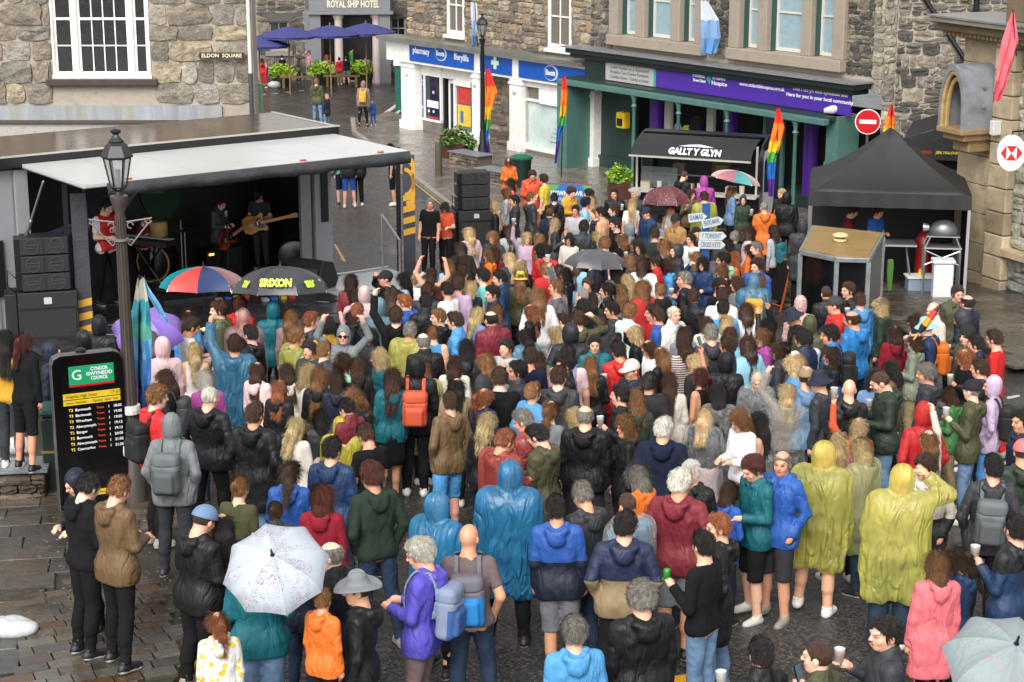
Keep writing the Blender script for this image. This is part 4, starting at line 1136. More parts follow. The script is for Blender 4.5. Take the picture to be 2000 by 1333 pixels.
def landmark_words():
    L = LANDMARKS
    used = {}
    for P in PEOPLE:
        if 'label' in P['o']: used[P['o']['label']] = 1; continue
        x, y = P['px']; c = []
        for (lx, ly, n) in L:
            dx, dy = x - lx, y - ly
            d = math.hypot(dx, dy * 1.6)
            if d < 14: continue
            if abs(dx) > abs(dy) * 1.5: rel = 'left of' if dx < 0 else 'right of'
            elif dy > 0: rel = 'in front of'
            else: rel = 'behind'
            c.append((d, rel, n))
        c.sort(); P['cand'] = c
    todo = [P for P in PEOPLE if 'label' not in P['o']]
    for P in todo:
        done = False
        for k in range(0, 8):
            d, rel, n = P['cand'][k]
            lab = '%s, %s %s' % (P['base'], rel, n)
            if lab in used or len(lab.split()) > 16: continue
            P['o']['label'] = lab; used[lab] = 1; done = True; break
        if not done:
            d, rel, n = P['cand'][0]; P['o']['label'] = ' '.join(('%s near %s' % (P['base'], n)).split()[:16])
# ---- things carried
def cup_mesh():
    if 'cup' in _cache: return _cache['cup']
    m = MB(); m.lathe([(.028, -.06), (.036, .06), (.0385, .062), (.0345, .060), (.027, -.055)], n=14)
    me = m.mesh('plastic_cup'); me.polygons.foreach_set('use_smooth', [True] * len(me.polygons)); _cache['cup'] = me; return me
def beer_mesh():
    if 'beer' in _cache: return _cache['beer']
    me = MB().lathe([(.025, -.052), (.031, .02), (.031, .022)], n=12).mesh('drink'); _cache['beer'] = me; return me
M_cup = lambda: mat('cup_plastic', '#dfe3e2', rough=.2, alpha=.45)
def add_cup(P, side=1):
    p = hand_at(P, side, (0, 0, .03))
    o = link('plastic_cup', cup_mesh(), None, M_cup(), p, (0, R(rng.uniform(-6, 6)), rng.random() * 6), (1.15,) * 3)
    o2 = link('drink', beer_mesh(), o, mat('beer', '#c98a2a', rough=.2))
    if rng.random() < .4: o2.scale = (1, 1, .5); o2.location.z = -.024
    THINGS.append((o, P, 'plastic cup of beer', 'cup', 'cups of beer held in the crowd'))
def add_phone(P, side=1):
    p = hand_at(P, side, (0, .0, .05)); m = MB(); m.box(-.037, .037, -.005, .005, -.075, .075)
    o = m.build('mobile_phone', mat('phone_black', '#0b0b0d', rough=.2), bevel=.003); o.location = p; o.rotation_euler = (R(-20), 0, P['rz'])
    q = MB().box(-.033, .033, -.0065, -.0055, -.069, .069).build('screen', mat('phone_screen', '#27313a', rough=.08, emit=((.18, .25, .28), .25)), o)
    THINGS.append((o, P, 'dark mobile phone', 'phone', 'phones held in the crowd'))
def add_pack(P, c):
    o = link('backpack', pack_mesh(), None, None); o.matrix_world = P['T']
    slot(o, mat('pack_canvas', objcol=True, rough=.7, bump=.4, bscale=60, bdist=.01), mat('pack_pocket_' + c, rgb({'gry': '#4b4f50', 'brb': '#1a6fb0', 'lbl': '#34548c', 'org': '#b0540f'}.get(c, PAL[c])), rough=.7))
    o.color = rgb({'brb': '#5c5a60', 'lbl': '#77829a', 'gry': '#5b6163', 'org': '#c8640f'}.get(c, PAL[c]))
    THINGS.append((o, P, '%s backpack' % NAMES[c], 'backpack', 'backpacks worn in the crowd'))
def finish_things():
    used = {}
    for o, P, w, cat, grp in THINGS:
        own = P['o']['label'].split(', '); loc_ = own[1] if len(own) > 1 else ''
        for lab in ('%s, %s' % (w, loc_), '%s of the %s wearer, %s' % (w, P['cn'], loc_), '%s of the %s %s, %s' % (w, P['cn'], P['tn'].split()[-1], loc_), '%s of the one %s, %s' % (w, P['wh'], loc_)):
            if lab not in used and len(lab.split()) <= 16: break
        used[lab] = 1; o['label'] = lab; o['category'] = cat; o['group'] = grp
LANDMARKS = [(920, 400, 'the right speaker stack'), (1163, 510, 'the charcoal umbrella'), (1300, 380, 'the dotted maroon umbrella'), (1440, 345, 'the patchwork umbrella'), (1395, 450, 'the white finger signs'),
    (395, 545, 'the red and teal umbrella'), (550, 550, 'the black golf umbrella'), (290, 640, 'the purple umbrella'), (538, 1110, 'the map print umbrella'), (1970, 1260, 'the grey dotted umbrella'),
    (185, 830, 'the bus times screen'), (1640, 520, 'the wood roofed kiosk'), (1105, 375, 'the blue festival banner'), (1014, 546, 'the yellow bucket hat'), (1805, 620, 'the folded tricolour umbrella'),
    (1830, 570, 'the white bin'), (650, 540, 'the stage wedge'), (1360, 320, 'the black food trailer'), (1601, 890, 'the tall yellow poncho'), (990, 930, 'the big blue poncho'), (1800, 812, 'the bright red hood'),
    (982, 870, 'the clear red poncho'), (1113, 648, 'the green hood'), (1467, 549, 'the mustard backpack'), (826, 724, 'the long yellow poncho'), (452, 676, 'the pointing blue poncho'),
    (1539, 764, 'the arms raised in clear plastic'), (793, 647, 'the grey haired yellow poncho'), (1823, 1109, 'the coral coat'), (927, 1053, 'the bright blue backpack'), (702, 777, 'the smiling leather jacket'),
    (1521, 899, 'the blue coat facing us'), (1957, 664, 'the red shirt on the kerb'), (668, 832, 'the pointed yellow hood'), (1257, 935, 'the orange jacket'), (1228, 399, 'the white blouse'), (1518, 451, 'the teal backpack'),
    (1651, 762, 'the raised beer'), (1284, 838, 'the white cropped hair'), (665, 656, 'the grey hooded reveller'), (967, 624, 'the wide burgundy jacket'), (1366, 738, 'the bare shouldered arm'), (1040, 340, 'the orange steward'),
    (1307, 518, 'the wide blue coat'), (1452, 391, 'the pink scarf'), (402, 773, 'the bald head'), (295, 777, 'the striped collar'), (1885, 590, 'the balding navy coat')]
def parse(db, far=False):
    for ln in db.strip().splitlines():
        f = ln.split()
        if far: x, y, ft = int(f[0]), int(f[1]), int(f[2]); f = f[3:]
        else: x, y, ft = int(f[0]), int(f[1]), None; f = f[2:]
        face, hair, hc, top, tc, pose, bot, bc = f[:8]; ext = f[8] if len(f) > 8 else ''
        P = person(x, y, face, hair, hc, top, tc, pose, bot, bc, ext, foot=ft, group='passers-by and drinkers beyond the square' if far else 'people in the crowd')
        ek = P['ek']
        if 'cup' in ek: add_cup(P, 1)
        if 'can' in ek: P['can'] = 1
        if 'phone' in ek: add_phone(P, 1)
        if 'pack' in ek: add_pack(P, ek['pack'][0])
# ------------------------------------------------------------------ the square: ground, pavements, buildings
def mesh_obj(name, vs, fs, m, parent=None, kind=None, smooth=False):
    me = bpy.data.meshes.new(name); me.from_pydata([tuple(v) for v in vs], [], fs); me.update()
    if smooth: me.polygons.foreach_set('use_smooth', [True] * len(me.polygons))
    o = link(name, me, parent, m)
    if kind: o['kind'] = kind
    return o
def M_asphalt():
    m = mat('wet_asphalt', '#403e3c', rough=.24, var=.28, vscale=.9, bump=.9, bscale=90, bdist=.012, space='World', spec=.5, rvar=.20)
    nt = m.node_tree; N = nt.nodes; L = nt.links; b = N['Principled BSDF']
    v = N.new('ShaderNodeTexVoronoi'); v.inputs['Scale'].default_value = 48; ge = N.new('ShaderNodeNewGeometry'); L.new(ge.outputs['Position'], v.inputs['Vector'])
    src = b.inputs['Base Color'].links[0].from_socket
    h = N.new('ShaderNodeHueSaturation'); mr = N.new('ShaderNodeMapRange'); mr.inputs['To Min'].default_value = .35; mr.inputs['To Max'].default_value = 2.2
    se = N.new('ShaderNodeSeparateColor'); L.new(v.outputs['Color'], se.inputs[0]); pw = N.new('ShaderNodeMath'); pw.operation = 'POWER'; pw.inputs[1].default_value = 3; L.new(se.outputs[0], pw.inputs[0]); L.new(pw.outputs[0], mr.inputs['Value'])
    L.new(src, h.inputs['Color']); L.new(mr.outputs[0], h.inputs['Value']); L.new(h.outputs[0], b.inputs['Base Color'])
    return m
# ground sheet
ys = [-20, 2, 8, 12, 14, 16] + list(range(18, 42, 2)) + [41, 44, 48, 54, 60, 70, 80, 92, 140, 300, 900]; ys = sorted(set(ys))
xs = [-600, -100, -30, -15, -8, -4, 0, 4, 8, 15, 30, 100, 600]
vs = [(x, y, gz(y) - .0) for y in ys for x in xs]; nx = len(xs)
fs = [(j*nx+i, j*nx+i+1, (j+1)*nx+i+1, (j+1)*nx+i) for j in range(len(ys)-1) for i in range(nx-1)]
mesh_obj('road', vs, fs, M_asphalt(), kind='structure')
def sheet(name, pts, m, up=.004, thick=0.0, n=1, parent=None, kind='structure'):
    """a flat sheet following the slope; pts in ground coordinates, cut in strips along y"""
    bm = bmesh.new(); vs = [bm.verts.new((p[0], p[1], 0)) for p in pts]; bm.faces.new(vs)
    ylo, yhi = min(p[1] for p in pts), max(p[1] for p in pts)
    for yc in [16, 41, 91]:
        if ylo < yc < yhi: bmesh.ops.bisect_plane(bm, geom=bm.verts[:] + bm.edges[:] + bm.faces[:], plane_co=(0, yc, 0), plane_no=(0, 1, 0))
    if thick:
        r = bmesh.ops.extrude_face_region(bm, geom=bm.faces[:]); 
        for v in [g for g in r['geom'] if isinstance(g, bmesh.types.BMVert)]: v.co.z += 1
        for v in bm.verts: v.co.z = gz(v.co.y) + (up + thick if v.co.z > .5 else -.02)
    else:
        for v in bm.verts: v.co.z = gz(v.co.y) + up
    bmesh.ops.recalc_face_normals(bm, faces=bm.faces[:]); 
    me = bpy.data.meshes.new(name); bm.to_mesh(me); bm.free()
    if not thick and me.polygons[0].normal.z < 0: me.flip_normals()
    o = link(name, me, parent, m)
    if kind: o['kind'] = kind
    return o
def gp(x, y): p = G(x, y); return (p.x, p.y)
M_slab = lambda: mat('wet_paving_stone', objcol=True, rough=.26, var=.30, vscale=2.6, bump=.5, bscale=11, bdist=.015, space='World', spec=.5, rvar=.2, dirt=('#2b2a1e', 5, .6))
M_joint = mat('paving_joint', '#332e27', rough=.5, bump=.5, bscale=60, space='World', dirt=('#3a4a1a', 7, .6))
far_pave = sheet('pavement', [gp(693, 236), gp(697, 262), gp(742, 296), gp(790, 330), gp(893, 412), (-.6, 45.2), (1.2, 43.2), (4.5, 41.2), (6.2, 40.6), (9.0, 40.6), (12.5, 42), (14.5, 44), (2.6, 57.5), (-3.5, 66.5), (-4.6, 68.5), gp(735, 232)],
    mat('far_paving', '#6f675d', rough=.22, var=.25, vscale=1.2, bump=.5, bscale=9, bdist=.03, space='World', rvar=.2, dirt=('#3a2f20', 2.2, .7)), thick=.11)
# kerb stones along the far pavement
M_kerb = mat('kerb_stone', '#8a8378', rough=.5, var=.2, vscale=3, bump=.4, bscale=30, space='World')
kp = [Vector(gp(693, 236) + (0,)), Vector(gp(697, 262) + (0,)), Vector(gp(742, 296) + (0,)), Vector(gp(790, 330) + (0,)), Vector(gp(893, 412) + (0,)), Vector((-.6, 45.2, 0)), Vector((1.2, 43.2, 0))]
for a, b in zip(kp, kp[1:]):
    n = max(1, int((b - a).length / .9)); d = (b - a) / n; t = d.normalized(); nn_ = Vector((-t.y, t.x, 0))
    for i in range(n):
        p, q = a + d * i + t * .01, a + d * (i + 1) - t * .01
        c = [p + nn_ * .0, q + nn_ * .0, q - nn_ * .16, p - nn_ * .16]
        m = MB(); m.hexa([(v.x, v.y, gz(v.y) - .02) for v in c] + [(v.x, v.y, gz(v.y) + .125) for v in c])
        m.build('kerb_stone', M_kerb, far_pave, bevel=.015)
def slabs(parent, org, ang, nu, nv, du, dv, poly, pal, up, name='paving_slab', stag=.5, limit=300, seed=1):
    """individual paving stones, each a low bevelled block, clipped to those whose centre lies in poly"""
    r = random.Random(seed); ca, sa = math.cos(ang), math.sin(ang); cnt = 0
    def inside(x, y):
        c = False; n = len(poly)
        for i in range(n):
            (x1, y1), (x2, y2) = poly[i], poly[(i + 1) % n]
            if (y1 > y) != (y2 > y) and x < (x2 - x1) * (y - y1) / (y2 - y1) + x1: c = not c
        return c
    if ('slab', name) not in _cache:
        L = []
        for k in range(5):
            m = MB(); a = .5; rr = random.Random(k); j = lambda s=.03: rr.uniform(-s, s)
            base = [(-a, -a), (a, -a), (a, a), (-a, a)]; b2 = [(x + j(.012), y + j(.012)) for x, y in base]
            top = [(x * .975, y * .97) for x, y in b2]
            m.v = [(x, y, -.5) for x, y in b2] + [(x, y, .35) for x, y in b2] + [(x, y, .5 + j(.05)) for x, y in top]
            m.f = [(0,1,5,4),(1,2,6,5),(2,3,7,6),(3,0,4,7),(4,5,9,8),(5,6,10,9),(6,7,11,10),(7,4,8,11),(8,9,10,11)]
            L.append(m.mesh(name))
        _cache[('slab', name)] = L
    L = _cache[('slab', name)]
    v = 0.0; jrow = 0
    while v < nv:
        h = dv * r.uniform(.85, 1.15); u = -du * (stag * (jrow % 2) + r.uniform(0, .2)); 
        while u < nu:
            w = du * r.uniform(.75, 1.35)
            x = org[0] + (u + w / 2) * ca - (v + h / 2) * sa; y = org[1] + (u + w / 2) * sa + (v + h / 2) * ca
            if inside(x, y) and cnt < limit:
                slope = math.atan((gz(y + .2) - gz(y - .2)) / .4)
                o = link(name, L[r.randrange(5)], parent, M_slab(), (x, y, gz(y) + up), (0, 0, 0), (w - .010, h - .010, .05))
                o.rotation_euler = (Matrix.Rotation(slope, 3, 'X') @ Matrix.Rotation(ang, 3, 'Z') @ Matrix.Rotation(r.uniform(-.012, .012), 3, 'X')).to_euler()
                c = rgb(r.choice(pal)); k = r.uniform(.36, .62); o.color = (c[0]*k, c[1]*k, c[2]*k, 1); cnt += 1
            u += w
        v += h; jrow += 1
    return cnt
PALS = ['#6b645b', '#5c5751', '#746a5c', '#6a5c4e', '#787067', '#58544f', '#69614f']
# near pavement, lower left
pl = [gp(-60, 880), gp(330, 905), gp(440, 1080), gp(392, 1215), gp(352, 1345), (-3.1, 13.2), (-8, 13.2), (-9, 24)]
pl = [(-3.55, 13.0), gp(345, 1345), gp(395, 1212), gp(425, 1100), gp(405, 1010), gp(330, 880), gp(150, 800), (-11, 25), (-11, 13.0)]
near_pave = sheet('pavement', pl, M_joint, thick=.10)
fl = [(-11, 13), (-4.35, 14.2), (-4.9, 17.0), (-4.0, 18.7), (-3.6, 20.2), (-4.6, 22.5), (-11, 24.5)]
slabs(near_pave, (-8.6, 12.0), R(12), 6.5, 12.5, .62, .46, fl, PALS, .118, seed=3)
stt = [(-4.33, 14.2), gp(338, 1345), gp(385, 1212), gp(412, 1100), gp(398, 1010), (-3.58, 20.2), (-3.98, 18.7), (-4.88, 17.0)]
slabs(near_pave, (-5.6, 13.6), R(24), 3.2, 8.4, .26, .19, stt, PALS + ['#74593f', '#6f6a60'], .118, name='sett', seed=5)
# kerb to the road with yellow line
yl = mat('yellow_road_paint', '#d99a12', rough=.45, var=.12, vscale=9, bump=.3, bscale=80, space='World', dirt=('#6a5a30', 9, .5))
sheet('road_marking', [gp(402, 1195), gp(408, 1200), gp(372, 1345), gp(343, 1345), gp(392, 1222), gp(396, 1190)], yl, up=.006)
sheet('road_marking', [gp(1300, 1345), gp(1316, 1322), gp(1420, 1306), gp(1420, 1322), gp(1340, 1345)], yl, up=.006)
sheet('road_marking', [gp(1322, 1212), gp(1328, 1210), gp(1336, 1236), gp(1330, 1240)], yl, up=.006)
wl_ = mat('white_road_paint', '#b9b6ae', rough=.5, var=.2, vscale=5, space='World', dirt=('#4a4845', 8, .6))
sheet('road_marking', [gp(722, 240), gp(727, 243), gp(778, 207), gp(774, 203)], wl_, up=.006)
sheet('road_marking', [gp(764, 227), gp(770, 228), gp(784, 217), gp(779, 215)], wl_, up=.006)
for i in range(5): sheet('road_marking', [gp(508 + i*25, 187 - i*2.6), gp(518 + i*25, 186 - i*2.6), gp(519 + i*25, 184 - i*2.6), gp(509 + i*25, 185 - i*2.6)], wl_, up=.006)
for dx in (0, 7):       # double yellow along the kerb
    pts = [(760 + dx*.6, 323), (800 + dx, 352), (850 + dx*1.2, 392), (900 + dx*1.4, 432)]
    for a, b in zip(pts, pts[1:]): sheet('road_marking', [gp(*a), gp(a[0] + 3, a[1]), gp(b[0] + 4, b[1]), gp(*b)], mat('faded_yellow_paint', '#b59a5a', rough=.5, var=.2, space='World'), up=.006)
sheet('road_marking', [gp(652, 478), gp(656, 478), gp(676, 512), gp(670, 512)], mat('faded_yellow_paint'), up=.006)
for a, b, c, d in (((1966, 776), (1990, 772), (1992, 776), (1968, 781)), ((1950, 905), (1985, 898), (1987, 903), (1952, 911)), ((1972, 808), (1999, 815), (1999, 820), (1970, 813))):
    sheet('road_marking', [gp(*a), gp(*b), gp(*c), gp(*d)], wl_, up=.006)
# right hand pavement beside the bank
rp = [(7.6, 31.3), (12, 29.5), (14, 36), (12.0, 42.0), (9.0, 42.0), (6.6, 41.0), (6.9, 36)]
rp = [(8.75, 26.5), (14, 26.5), (16, 44), (9.1, 40.0), (5.9, 40.0), (5.6, 35.2), (8.2, 31.0)]
right_pave = sheet('pavement', rp, M_joint, thick=.10)
slabs(right_pave, (4.2, 27.5), R(20), 9, 13, .62, .50, rp, PALS, .118, seed=8, limit=280)
FARP = [gp(693, 236), gp(697, 262), gp(742, 296), gp(790, 330), gp(893, 412), (-.6, 45.2), (1.2, 43.2), (4.5, 41.2), (6.2, 40.6), (9.0, 40.6), (12.5, 42), (14.5, 44), (2.6, 57.5), (-3.5, 66.5), (-4.6, 68.5)]
PAVES = [(pl, .143), (rp, .143), (FARP, .114)]

class Fac:
    """a vertical facade: s runs along it, z up, out (towards the square) is -Y of its empty"""
    def __init__(s, P0, dr):
        n = math.hypot(*dr); s.P0 = P0; s.d = (dr[0]/n, dr[1]/n); s.n = (-s.d[1], s.d[0]); s.rz = math.atan2(s.d[1], s.d[0])
    def P(s, x, y, out=0.0):
        r = ray(x, y); q = (s.P0[0] - s.n[0]*out, s.P0[1] - s.n[1]*out)
        k = (q[0]*s.n[0] + q[1]*s.n[1]) / (r[0]*s.n[0] + r[1]*s.n[1])
        X, Y = r[0]*k, r[1]*k
        return (X - q[0])*s.d[0] + (Y - q[1])*s.d[1], CAMZ + r[2]*k
    def empty(s, name, label, cat): return empty(name, (s.P0[0], s.P0[1], 0), s.rz, label, cat)
    def W(s, a, out, z): return Vector((s.P0[0] + s.d[0]*a - s.n[0]*out, s.P0[1] + s.d[1]*a - s.n[1]*out, z))
def stone_meshes():
    if 'stones' in _cache: return _cache['stones']
    L = []
    for k in range(14):
        r = random.Random(100 + k); m = MB(); n = 3; g = {}
        shear = r.uniform(-.06, .06)
        for i in range(n + 1):
            for j in range(n + 1):
                u, v = i / n - .5, j / n - .5
                e = (i in (0, n)) or (j in (0, n)); cnr = (i in (0, n)) and (j in (0, n))
                f = r.uniform(.80, .97) if cnr else 1.0
                g[i, j] = len(m.v)
                m.v.append((u * f + r.uniform(-.05, .05) + shear * v, -.5 * (.55 if cnr else .72 if e else 1) + r.uniform(-.26, .20) * (0.6 if e else 1), v * f + r.uniform(-.06, .06)))
        for i in range(n):
            for j in range(n): m.f.append((g[i,j], g[i+1,j], g[i+1,j+1], g[i,j+1]))
        ring = [(i, 0) for i in range(n)] + [(n, j) for j in range(n)] + [(i, n) for i in range(n, 0, -1)] + [(0, j) for j in range(n, 0, -1)]
        b0 = len(m.v)
        for (i, j) in ring:
            x, y, z = m.v[g[i, j]]; m.v.append((x * 1.03, .55, z * 1.03))
        for q in range(len(ring)):
            a, b = g[ring[q]], g[ring[(q+1) % len(ring)]]; m.f.append((b, a, b0 + q, b0 + (q+1) % len(ring)))
        me = m.mesh('stone'); L.append(me)
    _cache['stones'] = L; return L
def M_stone(nm='wall_stone', dirt=('#2e2b26', 6, .5), rough=.85, bs=16):
    return mat(nm, objcol=True, rough=rough, var=.34, vscale=5, bump=1.0, bscale=bs, bdist=.05, space='World', dirt=dirt)
def rubble(parent, regions, hmean, wmean, pal, holes=(), proud=.05, gap=.02, seed=1, limit=290, var=.35, flat=False, mname='wall_stone', level=0.0, name='stone', yo=0.0):
    """coursed rubble over rectangles (s0,s1,z0,z1) leaving the holes free; each stone an object; past the limit joined"""
    r = random.Random(seed); S = stone_meshes(); cnt = 0; extra = MB(); ecol = []
    for (s0, s1, z0, z1) in regions:
        z = z0
        while z < z1 - .02:
            h = hmean * r.uniform(1 - var, 1 + var)
            if z + h > z1 - hmean * .4: h = z1 - z
            s = s0 - r.uniform(0, wmean * .5)
            while s < s1:
                w = wmean * r.uniform(.55, 1.6); a, b = max(s, s0), min(s + w, s1)
                # now and then two low stones share a tall place
                cells = [(a, b, z, z + h)] if (h < hmean * 1.05 or r.random() < .5) else [(a, b, z, z + h*.48), (a, b, z + h*.48, z + h)]
                for (p, q, c, d) in cells:
                    ok = [(p, q)]
                    for (h0, h1, k0, k1) in holes:
                        if d > k0 + .03 and c < k1 - .03:
                            nk = []
                            for (p2, q2) in ok:
                                if h1 <= p2 or h0 >= q2: nk.append((p2, q2))
                                else:
                                    if h0 - p2 > .05: nk.append((p2, h0))
                                    if q2 - h1 > .05: nk.append((h1, q2))
                            ok = nk
                    for (p2, q2) in ok:
                        if q2 - p2 < .05: continue
                        me = S[r.randrange(len(S))]; dp = proud * (r.uniform(.6, 1.5) if not flat else 1)
                        loc = ((p2 + q2) / 2, yo - dp * .12, (c + d) / 2); sc_ = (q2 - p2 - gap, dp * 1.1, d - c - gap); rot = (0, r.uniform(-.03, .03) if not flat else 0, 0)
                        cc = rgb(r.choice(pal)); k = r.uniform(.84, 1.16)
                        if cnt < limit:
                            o = link(name, me, parent, M_stone(mname), loc, rot, sc_); o.color = (cc[0]*k, cc[1]*k, cc[2]*k, 1); cnt += 1
                        else:
                            M4 = Matrix.LocRotScale(Vector(loc), Euler(rot), Vector(sc_)); base = len(extra.v)
                            extra.v += [tuple(M4 @ v.co) for v in me.vertices]; extra.f += [tuple(i + base for i in pg.vertices) for pg in me.polygons]
                s += w
            z += h
    if extra.v:
        c = rgb(pal[0]); o = extra.build('small_stones', mat(mname + '_joined', c[:3], rough=.85, var=.3, vscale=5, bump=1.0, bscale=16, bdist=.05, space='World', island=.35, dirt=('#23211d', 7, .5)), parent); o['kind'] = 'stuff'
    return cnt
def M_mortar(c='#7d7366', n='mortar'): return mat(n, c, rough=.9, var=.2, vscale=3, bump=.6, bscale=30, bdist=.02, space='World', dirt=('#3c3831', 3, .5))
def holed_wall(parent, name, s0, s1, z0, z1, holes, m, y0=.0, y1=.45):
    """solid wall with rectangular openings, made of butted blocks"""
    mb = MB(); xs_ = sorted(set([s0, s1] + [max(s0, min(s1, v)) for h in holes for v in h[:2]]))
    for a, b in zip(xs_, xs_[1:]):
        if b - a < 1e-4: continue
        hs_ = sorted([(h[2], h[3]) for h in holes if h[0] < (a + b)/2 < h[1]]); z = z0
        for k0, k1 in hs_:
            if k0 > z: mb.box(a, b, y0, y1, z, min(k0, z1))
            z = max(z, k1)
        if z < z1: mb.box(a, b, y0, y1, z, z1)
    return mb.build(name, m, parent)
M_glass = lambda: mat('dark_window_glass', '#10151a', rough=.06, spec=.8, var=.3, vscale=2)
M_white = lambda: mat('white_gloss_paint', '#e8e6e0', rough=.35, var=.06, vscale=6, dirt=('#7f7a6a', 5, .25))
def sash(parent, s0, s1, z0, z1, nx, nz, fm, gm, rec=.10, fw=.05, bar=.02, rail=True, curtain=None, names=('window', 'pane')):
    m = MB(); m.box(s0, s0+fw, rec-.03, rec+.05, z0, z1); m.box(s1-fw, s1, rec-.03, rec+.05, z0, z1); m.box(s0+fw, s1-fw, rec-.03, rec+.05, z1-fw, z1); m.box(s0+fw, s1-fw, rec-.03, rec+.05, z0, z0+fw*1.3)
    if rail: m.box(s0+fw, s1-fw, rec-.025, rec+.045, (z0+z1)/2-.022, (z0+z1)/2+.022)
    for i in range(1, nx): x = s0+fw + (s1-s0-2*fw)*i/nx; m.box(x-bar/2, x+bar/2, rec-.01, rec+.03, z0+fw, z1-fw)
    for j in range(1, nz):
        if rail and nz % 2 == 0 and j == nz//2: continue
        z = z0+fw + (z1-z0-2*fw)*j/nz; m.box(s0+fw, s1-fw, rec-.008, rec+.028, z-bar/2, z+bar/2)
    w = m.build(names[0], fm, parent)
    for i in range(nx):
        for j in range(nz):
            a = s0+fw + (s1-s0-2*fw)*i/nx + .003; b = s0+fw + (s1-s0-2*fw)*(i+1)/nx - .003; c = z0+fw + (z1-z0-2*fw)*j/nz + .003; d = z0+fw + (z1-z0-2*fw)*(j+1)/nz - .003
            g = MB().box(a, b, rec+.012, rec+.018, c, d).build(names[1], gm, w)
    if curtain:
        MB().box(s0+fw, s1-fw, rec+.06, rec+.07, z0+fw, z1-fw).build('blind', curtain, w)
    return w

# ---------------------------------------------------------------- left building with the big sash window
LB = Fac((-4.82, 34.6), (1, 0)); PAL_L = ['#8f8779', '#7c766b', '#a39988', '#857b6c', '#968f84', '#7c766c', '#978a72', '#867b6b', '#8a8175']
lb = LB.empty('stone_building', 'old stone building with a large white sash window and a street name plate', 'building')
wx0, wz1 = LB.P(100, -60); wx1, wz0 = LB.P(296, 150)
wx0 = LB.P(100, 60)[0]; wz1 = wz0 + 2.1
holes = [(wx0, wx1, wz0, wz1)]
holed_wall(lb, 'wall', -9, .0, gz(34.6) - .2, 6.0, holes, M_mortar('#a2978a', 'left_mortar'), 0, .5)
MB().hexa([(x, y, z) for z in (gz(34) - .4, 6.0) for x, y in ((-3, .5), (-.002, .5), (-2.2, 8), (-6, 8))]).build('wall', M_mortar(), lb)
zb = LB.P(300, 203)[1]
rubble(lb, [(-5.9, -.03, zb, 5.6)], .40, .54, PAL_L, holes + [(wx0-.03, wx1+.03, wz0-.15, wz0)], proud=.07, gap=.028, seed=11, var=.3, mname='lichen_stone')
# painted plinth strip and the rendered wall foot under it
MB().box(-9, -.62, -.07, 0, zb - .30, zb - .03).build('painted_plinth', mat('flaking_blue_paint', '#8d9096', rough=.7, var=.25, vscale=5, stretch=(1, 1, .15), dirt=('#8c8650', 4, .8), space='World', bump=.3), lb)
MB().box(-9, -.62, -.09, 0, zb - .36, zb - .305).build('plinth_ledge', mat('dark_ledge', '#4b443c', rough=.8), lb)
MB().box(-9, -.02, -.03, 0, gz(34)-.2, zb - .37).build('rendered_foot', mat('white_render', '#a9a59e', rough=.8, var=.15, bump=.5, bscale=20, space='World', dirt=('#5b5650', 6, .6)), lb)
# tripartite sash
a1 = LB.P(148, 60)[0]; a2 = LB.P(254, 60)[0]
fr = M_white(); gl = mat('old_window_glass', '#0a0c0f', rough=.05, spec=.8, bump=.25, bscale=3, bdist=.05)
MB().box(wx0, wx0+.04, -.03, .10, wz0, wz1).box(wx1-.04, wx1, -.03, .10, wz0, wz1).box(a1-.06, a1+.03, -.03, .10, wz0+.03, wz1).box(a2-.03, a2+.06, -.03, .10, wz0+.03, wz1).box(wx0-.02, wx1+.02, -.08, .10, wz0-.03, wz0+.03).build('window_frame', fr, lb, bevel=.004)
sash(lb, wx0+.04, a1-.06, wz0+.03, wz1, 1, 4, fr, gl, .06, .045); sash(lb, a1+.03, a2-.03, wz0+.03, wz1, 4, 4, fr, gl, .06, .045); sash(lb, a2+.06, wx1-.04, wz0+.03, wz1, 1, 4, fr, gl, .06, .045)
MB().box(wx0-.12, wx1+.12, -.14, .1, wz0-.16, wz0-.035).build('window_sill', mat('slate_sill', '#3b332c', rough=.45, var=.2, bump=.3), lb, bevel=.01)
# street name plate
c0 = LB.P(389, 101); c1 = LB.P(482, 114); w_, h_ = c1[0]-c0[0], c0[1]-c1[1]
pl_ = MB().prism([(math.copysign(w_/2-.03 + (.03 if abs(b) == 0 else 0), a), b) for a, b in ((-1, -h_/2), (1, -h_/2), (1, 0), (1, h_/2), (-1, h_/2), (-1, 0))], -.012, .012, Matrix.Translation(((c0[0]+c1[0])/2, -.15, (c0[1]+c1[1])/2)) @ Matrix.Rotation(R(90), 4, 'X')).build('name_plate', mat('rusty_plate', '#5b3a1c', rough=.6, var=.3), lb)
MB().box(-w_/2+.035, w_/2-.035, -.1665, -.1625, -h_/2+.016, h_/2-.016, Matrix.Translation(((c0[0]+c1[0])/2, 0, (c0[1]+c1[1])/2))).build('plate_face', mat('plate_black', '#15110d', rough=.5, var=.2), pl_)
text('lettering', 'ELDON  SQUARE', .095, mat('cream_letters', '#d8ccb0', rough=.6), pl_, ((c0[0]+c1[0])/2, -.169, (c0[1]+c1[1])/2), (R(90), 0, 0), .003, width=w_*.84, bold=.002)
# white rainwater pipe, black below
pz = LB.P(493, 142)[1]
p_ = MB().tube([(LB.P(486, 10)[0]+.0, -.12, 6), (LB.P(486, 10)[0]+.0, -.12, pz)], .035, 10).build('drain_pipe', mat('white_pipe', '#cfccc6', rough=.4), lb, smooth=True)
MB().tube([(LB.P(486, 10)[0], -.12, pz), (LB.P(486, 10)[0], -.12, gz(34))], .042, 10).build('lower_pipe', mat('slate_pipe', '#3e444c', rough=.4), p_, smooth=True)
MB().box(-.30, -.22, -.16, -.0, pz+.3, pz+.36).build('pipe_bracket', mat('slate_pipe'), p_)

